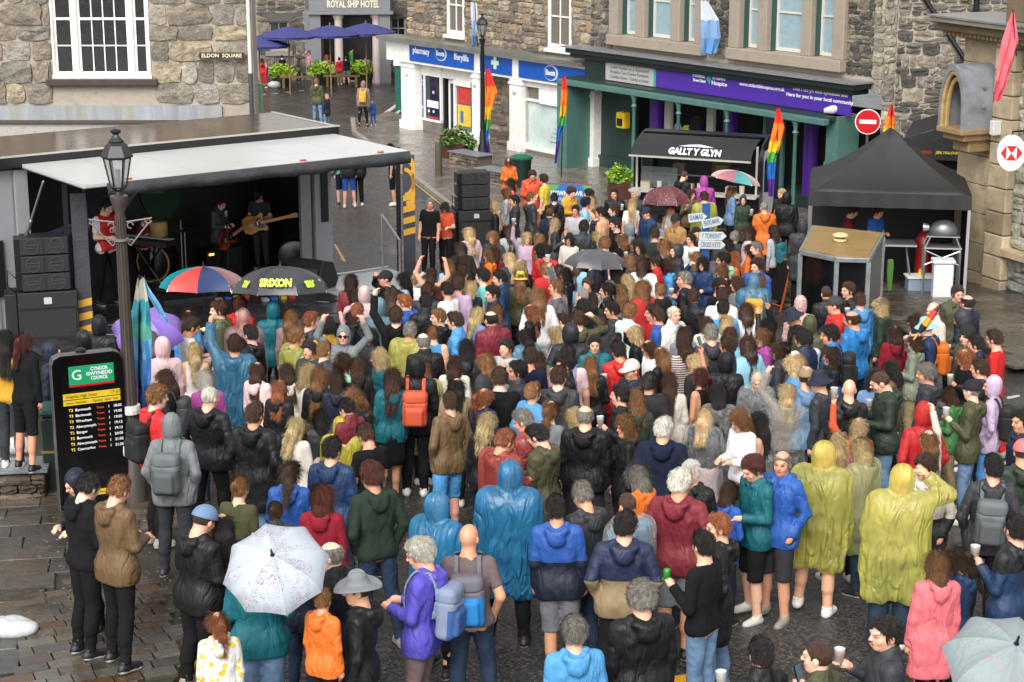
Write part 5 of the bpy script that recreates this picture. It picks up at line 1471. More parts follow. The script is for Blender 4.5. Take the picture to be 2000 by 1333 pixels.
# ---------------------------------------------------------------- hotel at the far end
HB = Fac((-7.0, 80.0), (1, .02)); PAL_H = ['#5b564f', '#6d665c', '#4a4743', '#7a7164', '#3f3c39', '#665c4f']
hb = HB.empty('hotel', 'dark stone hotel with a grey columned entrance porch under its name', 'hotel')
P = HB.P
hw = [(P(524, 30)[0], P(563, 30)[0], P(540, 100)[1], P(540, 42)[1]), (P(762, 30)[0], P(792, 30)[0], P(775, 78)[1], P(775, 34)[1])]
holed_wall(hb, 'wall', -12, 12, -2.4, 9, hw, M_mortar('#8a8072', 'hotel_mortar'), 0, .5)
rubble(hb, [(P(500, 0)[0], P(606, 0)[0], -2.2, 2.4), (P(755, 0)[0], P(812, 0)[0], -2.2, 2.4)], .42, .62, PAL_H, hw, proud=.08, gap=.05, seed=4, mname='hotel_stone')
for q in hw:
    sash(hb, q[0], q[1], q[2], q[3], 2, 2, mat('hotel_window_paint', '#8e8a82', rough=.5), M_glass(), .12, .07, .03)
    MB().box(q[0]-.15, q[1]+.15, -.12, 0, q[2]-.2, q[2]).build('window_sill', mat('hotel_sill', '#77736b', rough=.7), hb)
    MB().box(q[0]-.25, q[1]+.25, -.06, 0, q[3], q[3]+.35).build('lintel', mat('hotel_lintel', '#4e4a45', rough=.8, var=.2, space='World'), hb)
x0, x1 = P(603, 10, 1.4)[0], P(762, 10, 1.4)[0]; zt, zs = P(680, -20, 1.4)[1], P(680, 24, 1.4)[1]
pg_ = mat('porch_grey', '#6f7073', rough=.5, var=.08, space='World')
po = MB().box(x0, x1, -1.4, 0, zs+.02, zt+.3).box(x0-.12, x1+.12, -1.52, 0, zs-.10, zs+.02).build('porch', pg_, hb, bevel=.01)
for a in (x0+.02, x1-.47): MB().box(a, a+.45, -1.38, -.9, -2.1, zs-.10).build('porch_pier', pg_, po)
MB().box(x0+.02, x0+.40, -.5, 0, -2.1, zs-.10).build('porch_pier', pg_, po)
for px_ in (661, 735): a = P(px_, 60, 1.2)[0]; MB().lathe([(.22, -2.1), (.24, -1.9), (.19, -1.8), (.17, zs-.35), (.19, zs-.3), (.25, zs-.2), (.25, zs-.102)], (a, -1.15, 0), 18).build('column', mat('pale_column', '#b8a9a2', rough=.6), po, smooth=True)
MB().box(x0+.5, x1-.5, -.04, .0, -2.0, zs-.3).build('hotel_door', mat('dark_doorway', '#121314', rough=.4), hb)
text('lettering', 'ROYAL SHIP HOTEL', .40, mat('cream_letters'), po, ((x0+x1)/2+.15, -1.42, P(700, 9, 1.42)[1]), (R(90), 0, 0), .01, width=P(751, 9, 1.42)[0]-P(649, 9, 1.42)[0], bold=.012)
MB().box(P(595, 10)[0], P(606, 10)[0], -.3, 0, -2, zs).build('pilaster', pg_, hb)

# ---------------------------------------------------------------- the block on the right: chemist and charity shop
BB = Fac((-3.6, 64.4), (.584, -.812)); P = BB.P
PAL_C = ['#8d8273', '#9c9080', '#7b7062', '#a6977f', '#87796a', '#6e655a', '#95806a']
PAL_D = ['#5c5750', '#6b655c', '#4d4945', '#77705f', '#444240', '#7e7360', '#5f5544', '#898071']
cb = BB.empty('chemist_shop', 'chemist shop with white pilasters and three blue sign panels below rubble walls', 'shop')
uw = [(2.35, 3.5, 1.42, 3.3), (8.0, 9.35, 1.38, 3.3)]
uw[0] = (P(873, 40)[0], P(908, 40)[0], P(890, 72)[1], 3.5); uw[1] = (P(1070, 50)[0], P(1117, 50)[0], P(1095, 100)[1], 3.5)
holed_wall(cb, 'wall', .0, 10.5, 1.2, 6.0, uw, M_mortar('#8b8070', 'chemist_mortar'), .0, .5)
MB().box(-.05, .3, .5, 8, -2.1, 6).build('wall', M_mortar('#8b8070', 'chemist_mortar'), cb)
rubble(cb, [(.02, 10.45, 1.34, 4.4)], .30, .42, PAL_C, uw, proud=.075, gap=.035, seed=21, var=.4, mname='chemist_stone')
for q in uw:
    sash(cb, q[0]+.02, q[1]-.02, q[2]+.06, q[3], 2, 2, M_white(), mat('curtained_glass', '#6d665c', rough=.1, var=.3, vscale=3, stretch=(6, 1, .2)), .02, .11, .04)
    MB().box(q[0]-.03, q[1]+.03, -.14, .0, q[2]-.06, q[2]+.05).build('window_sill', M_white(), cb, bevel=.01)
# ground floor
wp = M_white(); zf0, zf1 = .52, 1.10
MB().prism([(-.62, -.62), (10.55, -.42), (10.55, 0), (-.62, 0)], 1.12, 1.20).build('fascia_top', M_white(), cb)
MB().prism([(-.75, -.85), (10.6, -.62), (10.6, 0), (-.75, 0)], 1.20, 1.31).build('slate_roof', mat('wet_slate', '#6b6a66', rough=.35, var=.25, vscale=2, bump=.5, bscale=8, space='World', dirt=('#7a7a50', 3, .5)), cb)
MB().prism([(-.6, -.52), (10.5, -.36), (10.5, 0), (-.6, 0)], zf0 - .05, 1.12).build('fascia', wp, cb)
bl_ = mat('blue_sign', '#1450a8', rough=.3, var=.04)
def quad_panel(name, a, b, z0, z1, out0, out1, m, parent, th=.03):
    """a panel standing out from the facade by out0 at its left end and out1 at its right end"""
    return MB().prism([(a, -out0 - th), (b, -out1 - th), (b, -out1), (a, -out0)], z0, z1).build(name, m, parent)
fo = lambda s: .52 - .16 * (s + .6) / 11.1
sg = []
for (xa, xb, ya, yb) in ((803, 927, 98, 99), (938, 1000, 120, 120), (1012, 1142, 140, 140)):
    a, b = P(xa, ya, .45)[0], P(xb, yb, .42)[0]; sg.append((a, b, quad_panel('sign_panel', a, b, zf0 + .03, 1.08, fo(a), fo(b), bl_, cb, .03)))
wm = mat('white_lettering', '#dfe3ea', rough=.4); MR = Matrix.Rotation(R(90), 4, 'X')
def stext(s, size, px, py, par, width, m=wm, out=.04, bold=.006, tilt=0):
    a, z = P(px, py, .45); return text('lettering', s, size, m, par, (a, -fo(a) - out, z), (R(90), 0, 0), .006, width=width, bold=bold)
stext('pharmacy', .30, 826, 100, sg[0][2], 1.02); stext('fferyllfa', .30, 903, 113, sg[0][2], .85)
def roundel(px, py, par, rx, rz_):
    a, z = P(px, py, .45); o = -fo(a) - .035
    ring = [(math.cos(t), math.sin(t)) for t in [i * 2 * math.pi / 32 for i in range(32)]]
    T_ = Matrix.Translation((a, o, z)) @ MR
    d = MB().prism([(x*rx, y*rz_) for x, y in ring], 0, .012, T_).build('logo_disc', mat('pale_blue_ring', '#b9c8e2', rough=.4), par)
    MB().prism([(x*rx*.86 - rx*.10, y*rz_*.84 - rz_*.02) for x, y in ring], .012, .018, T_).build('logo_inner', bl_, d)
    text('lettering', 'Boots', rz_*1.0, wm, d, (a - rx*.04, o - .02, z), (R(90), 0, 0), .006, width=rx*1.35, bold=.006)
roundel(864, 105, sg[0][2], .36, .245); roundel(1075, 143, sg[2][2], .36, .245)
a, z = P(968, 123, .45); o_ = -fo(a) - .04
MB().box(a-.07, a+.07, o_-.02, o_+.005, z-.2, z+.2).box(a-.2, a-.071, o_-.02, o_+.005, z-.07, z+.07).box(a+.071, a+.2, o_-.02, o_+.005, z-.07, z+.07).build('pharmacy_cross', mat('pale_green_sign', '#c9dcc4', rough=.4), sg[1][2])
def pil(xa, xb, name='pilaster'):
    a, b = P(xa, 200, .35)[0], P(xb, 200, .35)[0]; q = MB().box(a, b, -.40, .0, -1.55, zf0 - .052).box(a-.05, b+.05, -.46, 0, -2.1, -1.55).box(a-.03, b+.03, -.44, 0, .28, .36).build(name, wp, cb, bevel=.012)
    MB().lathe([(.05, 0), (.09, .06), (.09, .12), (.05, .2)], ((a+b)/2, -.43, .02), 10).build('scroll_bracket', wp, q); return a, b
pA = pil(786, 812); pB = pil(924, 938); pC = pil(997, 1020); pD = pil(1137, 1162)
# bay 1: corner window, recessed door, poster window
MB().box(pA[1], pB[0], .55, .6, -1.6, zf0 - .052).build('shop_back_wall', mat('shop_interior', '#2a2d33', rough=.8), cb)
a1_, a2_, a3_, a4_ = P(816, 150)[0], P(835, 150)[0], P(866, 150)[0], P(871, 150)[0]
MB().box(pA[1], a3_, -.1, .5, -2.1, -1.50).build('stall_riser', mat('grey_riser', '#6d6a64', rough=.7, var=.3, dirt=('#4c4a2a', 5, .7)), cb)
MB().box(pA[1], a3_, -.10, .0, .05, zf0-.052).box(a1_-.04, a1_+.06, -.12, -.02, -1.5, .05).box(a2_-.08, a2_, -.12, -.02, -1.5, .05).box(a3_-.06, a3_, -.12, -.02, -1.5, .05).box(pA[1], a3_, -.12, -.02, -1.5, -1.42).box(a3_, pB[0], -.04, .3, .05, zf0-.052).build('shop_front_frame', wp, cb)
q = MB().box(a1_+.06, a2_-.08, -.09, -.06, -1.42, .02).build('blue_poster', mat('blue_poster', '#16386f', rough=.4), cb)
text('lettering', 'Services\nwelcome', .13, wm, q, ((a1_+a2_)/2, -.095, -.2), (R(90), 0, 0), .002); text('lettering', '>', .6, wm, q, ((a1_+a2_)/2, -.095, -1.1), (R(90), 0, 0), .002)
q = MB().box(a2_, a3_-.06, -.08, -.05, -1.42, .02).build('shop_window', mat('navy_window', '#161f38', rough=.12, spec=.7), cb)
for i, (u, w) in enumerate(((.2, .18), (.5, .18), (.2, .40), (.7, .40), (.5, .62))):
    MB().lathe([(.05, 0), (.05, .01)], (0, 0, 0), 12, Matrix.Translation((a2_+(a3_-a2_)*u, -.085, -1.42 + w*1.5)) @ MR).build('sticker', wm, q)
MB().box(a2_+.1, a3_-.2, -.09, -.082, -1.02, -.78).build('notice', wm, q); MB().box(a2_+.1, a3_-.2, -.09, -.082, -1.4, -1.32).build('notice', mat('red_notice', '#a8322e', rough=.5), q)
MB().box(a3_, a3_+.06, -.02, .5, -1.9, .05).build('door_jamb', mat('dark_jamb', '#1a1b1d', rough=.4), cb)
dd = MB().box(a4_, a4_+.09, .1, .16, -1.88, .0).box(P(889,200)[0]-.09, P(889,200)[0], .1, .16, -1.88, 0).box(a4_+.09, P(889,200)[0]-.09, .1, .16, -.12, 0).box(a4_+.09, P(889,200)[0]-.09, .1, .16, -1.88, -1.7).build('shop_door', wp, cb)
MB().box(a4_+.09, P(889,200)[0]-.09, .12, .14, -1.7, -.12).build('pane', mat('navy_window'), dd)
b0, b1 = P(893, 190)[0], P(923, 190)[0]
MB().box(b0-.08, b0, -.1, .1, -1.9, .05).box(b0, b1, -.1, .1, -1.9, -1.62).box(b0, b1, -.1, .1, -.12, .05).build('shop_front_frame', wp, cb)
q = MB().box(b0, b1, -.02, .01, -1.62, -.12).build('poster_window', mat('shop_window_glass', '#5f6468', rough=.1, spec=.7), cb)
MB().box(b0+.08, b1-.08, -.035, -.022, -1.45, -.75).build('poster', mat('yellow_poster', '#d9b23a', rough=.5, var=.2, vscale=6), q)
MB().box(b0+.08, b1-.08, -.035, -.022, -.70, -.16).build('poster', mat('red_poster', '#b5382f', rough=.5, var=.2, vscale=7), q)
MB().box(b0+.25, b0+.42, -.045, -.036, -1.35, -.95).build('poster_figure', mat('poster_blue', '#2f6aa0', rough=.5), q)
# bay 2: bare stone between pilasters
MB().box(pB[1], pC[0], .0, .4, -2.1, zf0-.052).build('wall', M_mortar('#6d6458', 'bay_mortar'), cb)
rubble(cb, [(pB[1]+.02, pC[0]-.02, -2.0, zf0-.06)], .30, .55, ['#7d7263', '#6e6355', '#8b7d6a', '#5f564a'], proud=.07, gap=.03, seed=31, mname='chemist_stone', limit=60)
# bay 3: frosted window
w0, w1 = P(1024, 230)[0], P(1137, 230)[0]; zt_ = P(1040, 168)[1]
MB().box(pC[1], pD[0], -.25, .3, -2.1, -1.72).build('stall_riser', mat('grey_riser'), cb)
MB().box(pC[1], w0, -.22, .1, -1.72, zf0-.052).box(w1-.02, pD[0], -.22, .1, -1.72, zf0-.052).box(w0, w1-.02, -.22, .1, zt_, zf0-.052).box(w0, w1-.02, -.26, .1, -1.72, -1.64).box(P(1062, 200)[0], P(1062, 200)[0]+.05, -.2, .0, -.12+0, zt_).box(w0, P(1062,200)[0]+.05, -.2, 0, -.19, -.12).box(P(1062,200)[0]+.05, w1-.02, -.205, .0, -.22, zt_).build('shop_front_frame', wp, cb)
q = MB().box(w0, w1-.02, -.10, -.07, -1.64, -.22).build('frosted_window', mat('frosted_glass', '#b9c6c2', rough=.25, var=.15, vscale=1.5, spec=.6), cb)
MB().box(w0+.02, P(1062,200)[0], -.10, -.07, -.12, zt_-.02).build('pane', mat('curtained_glass'), q)
c_ = P(1108, 225)[0]; zc = P(1108, 225)[1]; gm = mat('pale_teal', '#9fc6ba', rough=.4)
MB().box(c_-.09, c_+.09, -.115, -.102, zc-.25, zc+.25).box(c_-.25, c_-.091, -.115, -.102, zc-.09, zc+.09).box(c_+.091, c_+.25, -.115, -.102, zc-.09, zc+.09).build('window_cross', gm, q)
for i, (s_, w__) in enumerate((('Consultation room available', 1.3), ('ystafell ymgynghori ar gael', 1.5), ('Prescription service available', 1.6), ('gwasanaeth presgripsiwn', 1.7))):
    text('lettering', s_, .1, mat('teal_lettering', '#3f7f8f', rough=.5), q, (c_+.05, -.105, -.95 - i*.14), (R(90), 0, 0), .001, width=w__*.9)
for i in range(3): MB().lathe([(.04, 0), (.04, .008)], (0, 0, 0), 10, Matrix.Translation((w0+.15+i*.18, -.105, -.55)) @ MR).build('sticker', wm, q)
MB().box(pA[0], pD[1], -.2, .3, -2.12, -1.9).build('door_step', mat('step_stone', '#6a645a', rough=.4, var=.2), cb)

# ---- charity shop
hs_b = BB.empty('charity_shop', 'dark green columned charity shop with a long purple sign and dressed stone windows above', 'shop')
s0, s1 = 10.55, 22.35
gw = [(P(1212, 40)[0], P(1385, 60)[0], P(1240, 68)[1], 4.4), (P(1478, 50)[0], P(1650, 80)[0], P(1500, 105)[1], 4.4)]
gw = [(11.95, 15.45, 1.95+.28, 4.4), (17.15, 20.75, 1.97+.28, 4.4)]
holed_wall(hs_b, 'wall', s0, s1, 1.6, 6.0, gw, M_mortar('#a39a8a', 'light_mortar'), -.25, .3)
wl2 = rubble(hs_b, [], .1, .1, PAL_D)
up = empty('upper_wall', (0, -.25, 0)); up.parent = hs_b
rubble(hs_b, [(s0+.02, 11.6, 1.78, 4.3), (15.85, 16.8, 1.9, 4.3), (21.1, s1-.35, 1.9, 4.3)], .20, .27, PAL_D, [], yo=-.255, proud=.06, gap=.028, seed=41, var=.45, mname='dark_rubble')
col.objects.unlink(up); bpy.data.objects.remove(up)
rubble(hs_b, [(s1-.35, s1+.0, 1.5, 4.3)], .34, .5, ['#8f8879', '#7b7468', '#9a927f'], [], yo=-.26, proud=.06, gap=.02, seed=42, mname='quoin_stone')
dress = mat('dressed_sandstone', '#94887a', rough=.75, var=.16, vscale=2.5, bump=.3, bscale=30, space='World', dirt=('#6b6152', 2.5, .5))
for wi, (a, b, c, d) in enumerate(gw):
    q = MB().box(a-.35, b+.35, -.52, -.2, c-.30, c).build('window_sill', dress, hs_b, bevel=.02)
    n = 3; mw = .42; cells = []
    seg = [.85, 1.25, .70] if wi == 0 else [.85, 1.55, .95]
    tot = sum(seg) + 2*mw; k = (b - a - .1) / tot; x = a + .05
    [MB().box(u, u+.4, -.42, -.2, c, 4.4).build('jamb', dress, hs_b, bevel=.02) for u in (a-.35, b-.05)]
    for i in range(3):
        cells.append((x, x + seg[i]*k)); x += seg[i]*k
        if i < 2: MB().box(x, x + mw*k, -.40, -.2, c, 4.4).build('mullion', dress, hs_b, bevel=.02); x += mw*k
    for (p_0, p_1) in cells:
        MB().box(p_0, p_0+.05, -.22, .0, c, 4.4).box(p_1-.05, p_1, -.22, 0, c, 4.4).build('green_frame', mat('dark_green_frame', '#2b4a45', rough=.4), hs_b)
        sash(hs_b, p_0+.05, p_1-.05, c+.02, 4.3, 1, 2, mat('cream_sash', '#c9c4b8', rough=.5), mat('blind_glass', '#8ba0a8' if p_1-p_0 < 1.5*k else '#86808a', rough=.12, var=.1), -.05, .07, .03)
# cornice, sign
zc0, zc1 = 1.50, 1.78
MB().prism([(s0-.35, -.95), (s1-.35, -.95), (s1-.35, -.2), (s0-.35, -.2)], 1.60, 1.76).build('cornice', mat('dark_green_wood', '#1d2b2a', rough=.4, var=.1), hs_b, bevel=.02)
MB().prism([(s0-.30, -.80), (s1-.5, -.80), (s1-.5, -.2), (s0-.30, -.2)], 1.46, 1.60).build('cornice', mat('dark_green_wood'), hs_b, bevel=.02)
MB().prism([(s0-.45, -1.05), (s1-.25, -1.05), (s1-.25, -.2), (s0-.45, -.2)], 1.76, 1.80).build('lead_flashing', mat('wet_lead', '#77787a', rough=.3, var=.2, space='World'), hs_b)
q = MB().prism([(s0+.25, -.66), (s1-1.25, -.66), (s1-1.25, -.2), (s0+.25, -.2)], .90, 1.46).build('fascia', mat('dark_green_wood'), hs_b)
P6 = lambda x, y: P(x, y, .69)
e0, e1, e2 = P6(1183, 130)[0], P6(1281, 140)[0], P6(1663, 190)[0]
gs = MB().box(e0, e1-.1, -.69, -.662, .93, 1.44).build('sign_panel', mat('grey_sign', '#a7a6a2', rough=.5), hs_b)
MB().box(e1-.1, e1, -.69, -.662, .93, 1.44).build('sign_panel', mat('teal_sign', '#2f9a94', rough=.5), hs_b)
ps = MB().box(e1, e2, -.69, -.662, .93, 1.44).build('sign_panel', mat('purple_sign', '#472694', rough=.4), hs_b)
for i, s_ in enumerate(('Gofal Hosbis yn y Gymuned', 'Hospice Care Centre Furniture', 'Canolfan Elusen · Charity at Home')): text('lettering', s_, .14, mat('grey_letters', '#5b5560', rough=.5), gs, ((e0+e1)/2-.05, -.695, 1.33-i*.14), (R(90), 0, 0), .002, width=1.75)
def ht(s, px, py, width, size=.2, bold=.004): a, z = P6(px, py); text('lettering', s, size, wm, ps, (a, -.696, z), (R(90), 0, 0), .003, width=width, bold=bold)
ht('Hosbis', 1365, 148, .50, .15); ht('Dewi Sant', 1366, 158, .52, .11); ht('St David\'s', 1404, 154, .52, .11); ht('Hospice', 1405, 164, .62, .16)
ht('www.stdavidshospice.org.uk', 1488, 170, 1.75, .13); ht("Yma i chi yn eich cymuned leol", 1601, 180, 2.0, .13); ht('Here for you in your local community', 1600, 193, 2.4, .13)
a, z = P6(1385, 153); MB().prism([(0, .16), (.10, .05), (.04, -.16), (-.10, -.02)], 0, .01, Matrix.Translation((a, -.697, z)) @ MR).build('logo_figure', mat('teal_sign'), ps); MB().lathe([(.045, 0), (.045, .01)], (0, 0, 0), 12, Matrix.Translation((a-.05, -.697, z+.14)) @ MR).build('logo_head', wm, ps)
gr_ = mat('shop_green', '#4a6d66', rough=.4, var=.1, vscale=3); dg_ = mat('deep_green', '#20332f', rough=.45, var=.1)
MB().box(s0-.25, s1-.9, -1.35, -1.15, .70, .86).build('beam', gr_, hs_b, bevel=.02)
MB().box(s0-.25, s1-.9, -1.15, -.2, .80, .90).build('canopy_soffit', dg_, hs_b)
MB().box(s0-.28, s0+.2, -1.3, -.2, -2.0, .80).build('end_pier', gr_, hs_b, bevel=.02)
MB().box(s1-1.25, s1-.85, -.9, -.1, -2.0, .9).build('end_pier', gr_, hs_b, bevel=.02)
for px_, py_ in ((1238, 230), (1325, 240), (1419, 260), (1552, 300)):
    a = P(px_, py_, 1.25)[0]; MB().lathe([(.10, -1.9), (.12, -1.7), (.06, -1.5), (.05, .35), (.09, .4), (.05, .46), (.07, .6), (.11, .695)], (a, -1.25, 0), 12).build('iron_column', gr_, hs_b, smooth=True)
# the shop window behind: dark interior, purple columns, clothes and shelves
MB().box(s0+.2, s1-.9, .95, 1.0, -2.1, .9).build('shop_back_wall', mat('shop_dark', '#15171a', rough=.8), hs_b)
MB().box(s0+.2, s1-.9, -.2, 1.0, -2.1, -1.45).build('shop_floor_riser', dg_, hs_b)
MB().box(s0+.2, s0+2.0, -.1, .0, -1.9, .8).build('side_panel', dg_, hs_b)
for px_, py_ in ((1277, 210), (1421, 250), (1578, 300)):
    a = P(px_, py_, .1)[0]; MB().lathe([(.20, -1.5), (.20, .8)], (a, .0, 0), 20).build('purple_column', mat('purple_paint', '#4c1f86', rough=.4, var=.05), hs_b, smooth=True)
for px_ in (1302, 1385, 1645): a = P(px_, 230, .1)[0]; MB().box(a-.16, a+.12, -.05, .05, -1.5, .78).build('cream_post', mat('cream_post', '#a9a9a0', rough=.6), hs_b)
for px_, c_, z0_, z1_, w_ in ((1322, '#a9c3dd', -.75, -.2, .3), (1340, '#bcc23a', -.9, -.2, .4), (1358, '#141416', -1.1, .1, .5), (1405, '#2d6f9f', -.9, -.3, .3), (1400, '#b9b4a8', -1.3, -.5, .5), (1640, '#d8c21f', -.5, .25, .35), (1625, '#9a9a96', -1.3, -.4, .5)):
    a = P(px_, 220, -.2)[0]; g_ = MB().prism([(-w_/2, z0_), (w_/2, z0_), (w_*.45, z1_-.15), (w_*.15, z1_), (-w_*.15, z1_), (-w_*.45, z1_-.15)], -.08, .08, Matrix.Translation((a, .25, 0)) @ MR).build('clothing_on_display', mat('clothes_' + c_[1:], c_, rough=.9, var=.2, vscale=9, bump=.5), hs_b, bevel=.03)
a, b = P(1430, 260, -.3)[0], P(1488, 260, -.3)[0]; wd_ = mat('pine_shelf', '#8a6a45', rough=.6, var=.15)
MB().box(a, b, .2, .6, -.62, -.56).box(a, b, .2, .6, -1.2, -1.14).box(a, a+.05, .2, .6, -1.45, -.56).box((a+b)/2, (a+b)/2+.05, .2, .6, -1.14, -.62).box(b-.05, b, .2, .6, -1.45, -.56).build('display_shelf', wd_, hs_b)
rr = random.Random(5)
for i in range(14): u = a + .15 + (b-a-.3)*rr.random(); zz = rr.choice((-.56, -1.14, -.56)); MB().lathe([(.05, 0), (.10, .08), (.08, .18), (.03, .24)], (u, .35, zz), 8).build('ornament', mat('ornament_%d' % (i % 5), ['#8c1f22', '#c9c2b4', '#9a2f2a', '#6f8f9a', '#b8a070'][i % 5], rough=.5), hs_b)
a, b = P(1494, 270, .0)[0], P(1535, 270, 0)[0]
q = MB().box(a, b, -.1, .0, -1.9, .78).build('shop_door', gr_, hs_b, bevel=.02); MB().box(a+.15, b-.15, -.12, -.102, -.9, .6).build('pane', mat('navy_window'), q); MB().box(a+.15, b-.15, -.12, -.102, -1.7, -1.1).build('door_panel', gr_, q, bevel=.01)
a = P(1213, 238, .4)[0]; z = P(1213, 238, .4)[1]
q = MB().box(a-.2, a+.2, -.45, -.2, -.0+z-.2, z+.28).build('yellow_box', mat('yellow_box', '#d9b41a', rough=.4), hs_b, bevel=.04); MB().box(a-.12, a+.12, -.47, -.451, z-.12, z+.1).build('box_recess', mat('dark_jamb'), q)

# ---- gable wall and lane beyond
GB = Fac(tuple(BB.W(22.35, .25, 0)[:2]), (.93, -.36)); gb = GB.empty('rubble_building', 'tall rubble stone side wall with black pipes beside the alley', 'building')
holed_wall(gb, 'wall', .01, 9, -2.2, 7, [], M_mortar('#a39a8a', 'light_mortar'), .0, .5)
rubble(gb, [(.3, 3.6, -2.0, 4.9)], .235, .32, ['#6e685e', '#7d7669', '#5c5750', '#8a8070', '#4a4743', '#94897a'], [], proud=.09, gap=.04, seed=51, var=.5, mname='dark_rubble')
rubble(gb, [(.0, .3, -2.0, 4.9)], .36, .3, ['#8f8879', '#7b7468', '#9a927f'], [], proud=.10, gap=.02, seed=52, mname='quoin_stone', limit=40)
rubble(gb, [(3.6, 6, -2.0, 4.9)], .235, .32, ['#6e685e', '#7d7669'], [], proud=.09, gap=.04, seed=53, mname='dark_rubble', limit=0)
g0 = GB.P(1808, 0, .15); g1 = GB.P(1890, 125, .15); g2 = GB.P(1905, 45, .15)
MB().tube([(g0[0], -.15, g0[1]+.6*1.3), (g0[0], -.15, g0[1]), (g1[0], -.15, g1[1])], .06, 10).build('black_pipe', mat('black_iron', '#111214', rough=.35), gb, smooth=True)
MB().tube([(g2[0], -.16, 5), (g2[0]-.0, -.16, -1.8)], .07, 10).build('black_pipe', mat('black_iron'), gb, smooth=True)
q = tag(MB().tube([(0, 0, 0), (.2, 0, .02), (.45, .02, .10), (.62, .03, .16)], [.06, .12, .08, .02], 10).build('seagull', mat('gull_grey', '#b9bab6', rough=.8, var=.2), None, smooth=True), 'pale seagull resting on the sign ledge above the no entry sign', 'bird')
w_ = BB.W(21.0, .9, .98); q.location = w_; q.location.z = 1.0

# ---------------------------------------------------------------- bank on the right
KB = Fac((9.9, 38.), (.39, -.92)); P = KB.P      # s now runs towards the camera
kb = KB.empty('bank', 'sandstone bank with rusticated pilaster and lead roofed hood over its doorway', 'bank')
sand = mat('bank_sandstone', objcol=True, rough=.75, var=.15, vscale=2.5, bump=.45, bscale=22, bdist=.02, space='World', dirt=('#6a5436', 3, .6))
grit = ['#8f8c80', '#7f7d73', '#999587', '#87857a']
pa0, pa1 = .28, .92          # pilaster
MB().box(-1.0, 6, .05, 3, -2.2, 4.02).build('wall', M_mortar('#b3a68e', 'bank_mortar'), kb)
PALB = ['#b0a083', '#a09078', '#bbaa8c', '#a8987c', '#928269', '#b3a488']
def blocks(s0, s1, z0, z1, hs_, out, pal, w=None, name='block', seed=1, bev=.03):
    r = random.Random(seed); z = z0
    while z < z1 - .05:
        h = min(hs_ * r.uniform(.95, 1.05), z1 - z); x = s0
        while x < s1 - .02:
            ww = min((w or (s1 - s0)) * r.uniform(.8, 1.2), s1 - x) if w else s1 - x
            if s1 - x - ww < .15: ww = s1 - x
            o = MB().box(x+.006, x+ww-.006, -out, .06, z+.008, z+h-.008).build(name, sand, kb, bevel=bev); c = rgb(r.choice(pal)); k = r.uniform(.9, 1.1); o.color = (c[0]*k, c[1]*k, c[2]*k, 1); x += ww
        z += h
blocks(-1.0, pa0, -1.9, 3.7, .62, .04, PALB, seed=2, bev=.004)
blocks(pa0, pa1, -1.7, 3.7, .47, .22, PALB, seed=3)
o = MB().box(pa0-.05, pa1+.06, -.30, .05, -2.2, -1.68).build('pilaster_base', sand, kb, bevel=.02); o.color = rgb('#8b8068')
S = stone_meshes()
rubble(kb, [(pa1+.02, 4.0, -.52, 3.7)], .26, .42, ['#a39e8c', '#b0ab98', '#948f80'], [], proud=.10, gap=.015, seed=61, var=.08, flat=True, mname='bank_rockface', limit=120)
rubble(kb, [(pa1+.02, 4.0, -2.1, -.72)], .28, .5, ['#8c8b82', '#98968c', '#7d7c76'], [], proud=.14, gap=.018, seed=62, var=.3, flat=True, mname='bank_rockface', limit=120)
o = MB().prism([(pa1-.02, -.28), (4, -.28), (4, .1), (pa1-.02, .1)], -.70, -.54).build('string_course', sand, kb, bevel=.02); o.color = rgb('#a8987a')
# top cornice
for i, (z0_, z1_, out) in enumerate(((3.62, 3.74, .35), (3.74, 3.92, .55), (3.92, 4.02, .75))):
    o = MB().box(-1.3, 5, -out, .06, z0_, z1_).build('cornice', sand, kb, bevel=.015); o.color = rgb('#6f6450' if i < 2 else '#7b766a')
for i in range(22): o = MB().box(-1.2 + i*.14, -1.13 + i*.14, -.42, -.351, 3.64, 3.73).build('dentil', sand, kb); o.color = rgb('#9a835a')
MB().box(-1.35, 5, -.78, 1.0, 4.022, 4.06).build('lead_flashing', mat('wet_lead'), kb)
o = MB().box(.7, 1.8, -.35, .6, 4.06, 5.0).build('parapet_block', sand, kb, bevel=.02); o.color = rgb('#6b5a45')
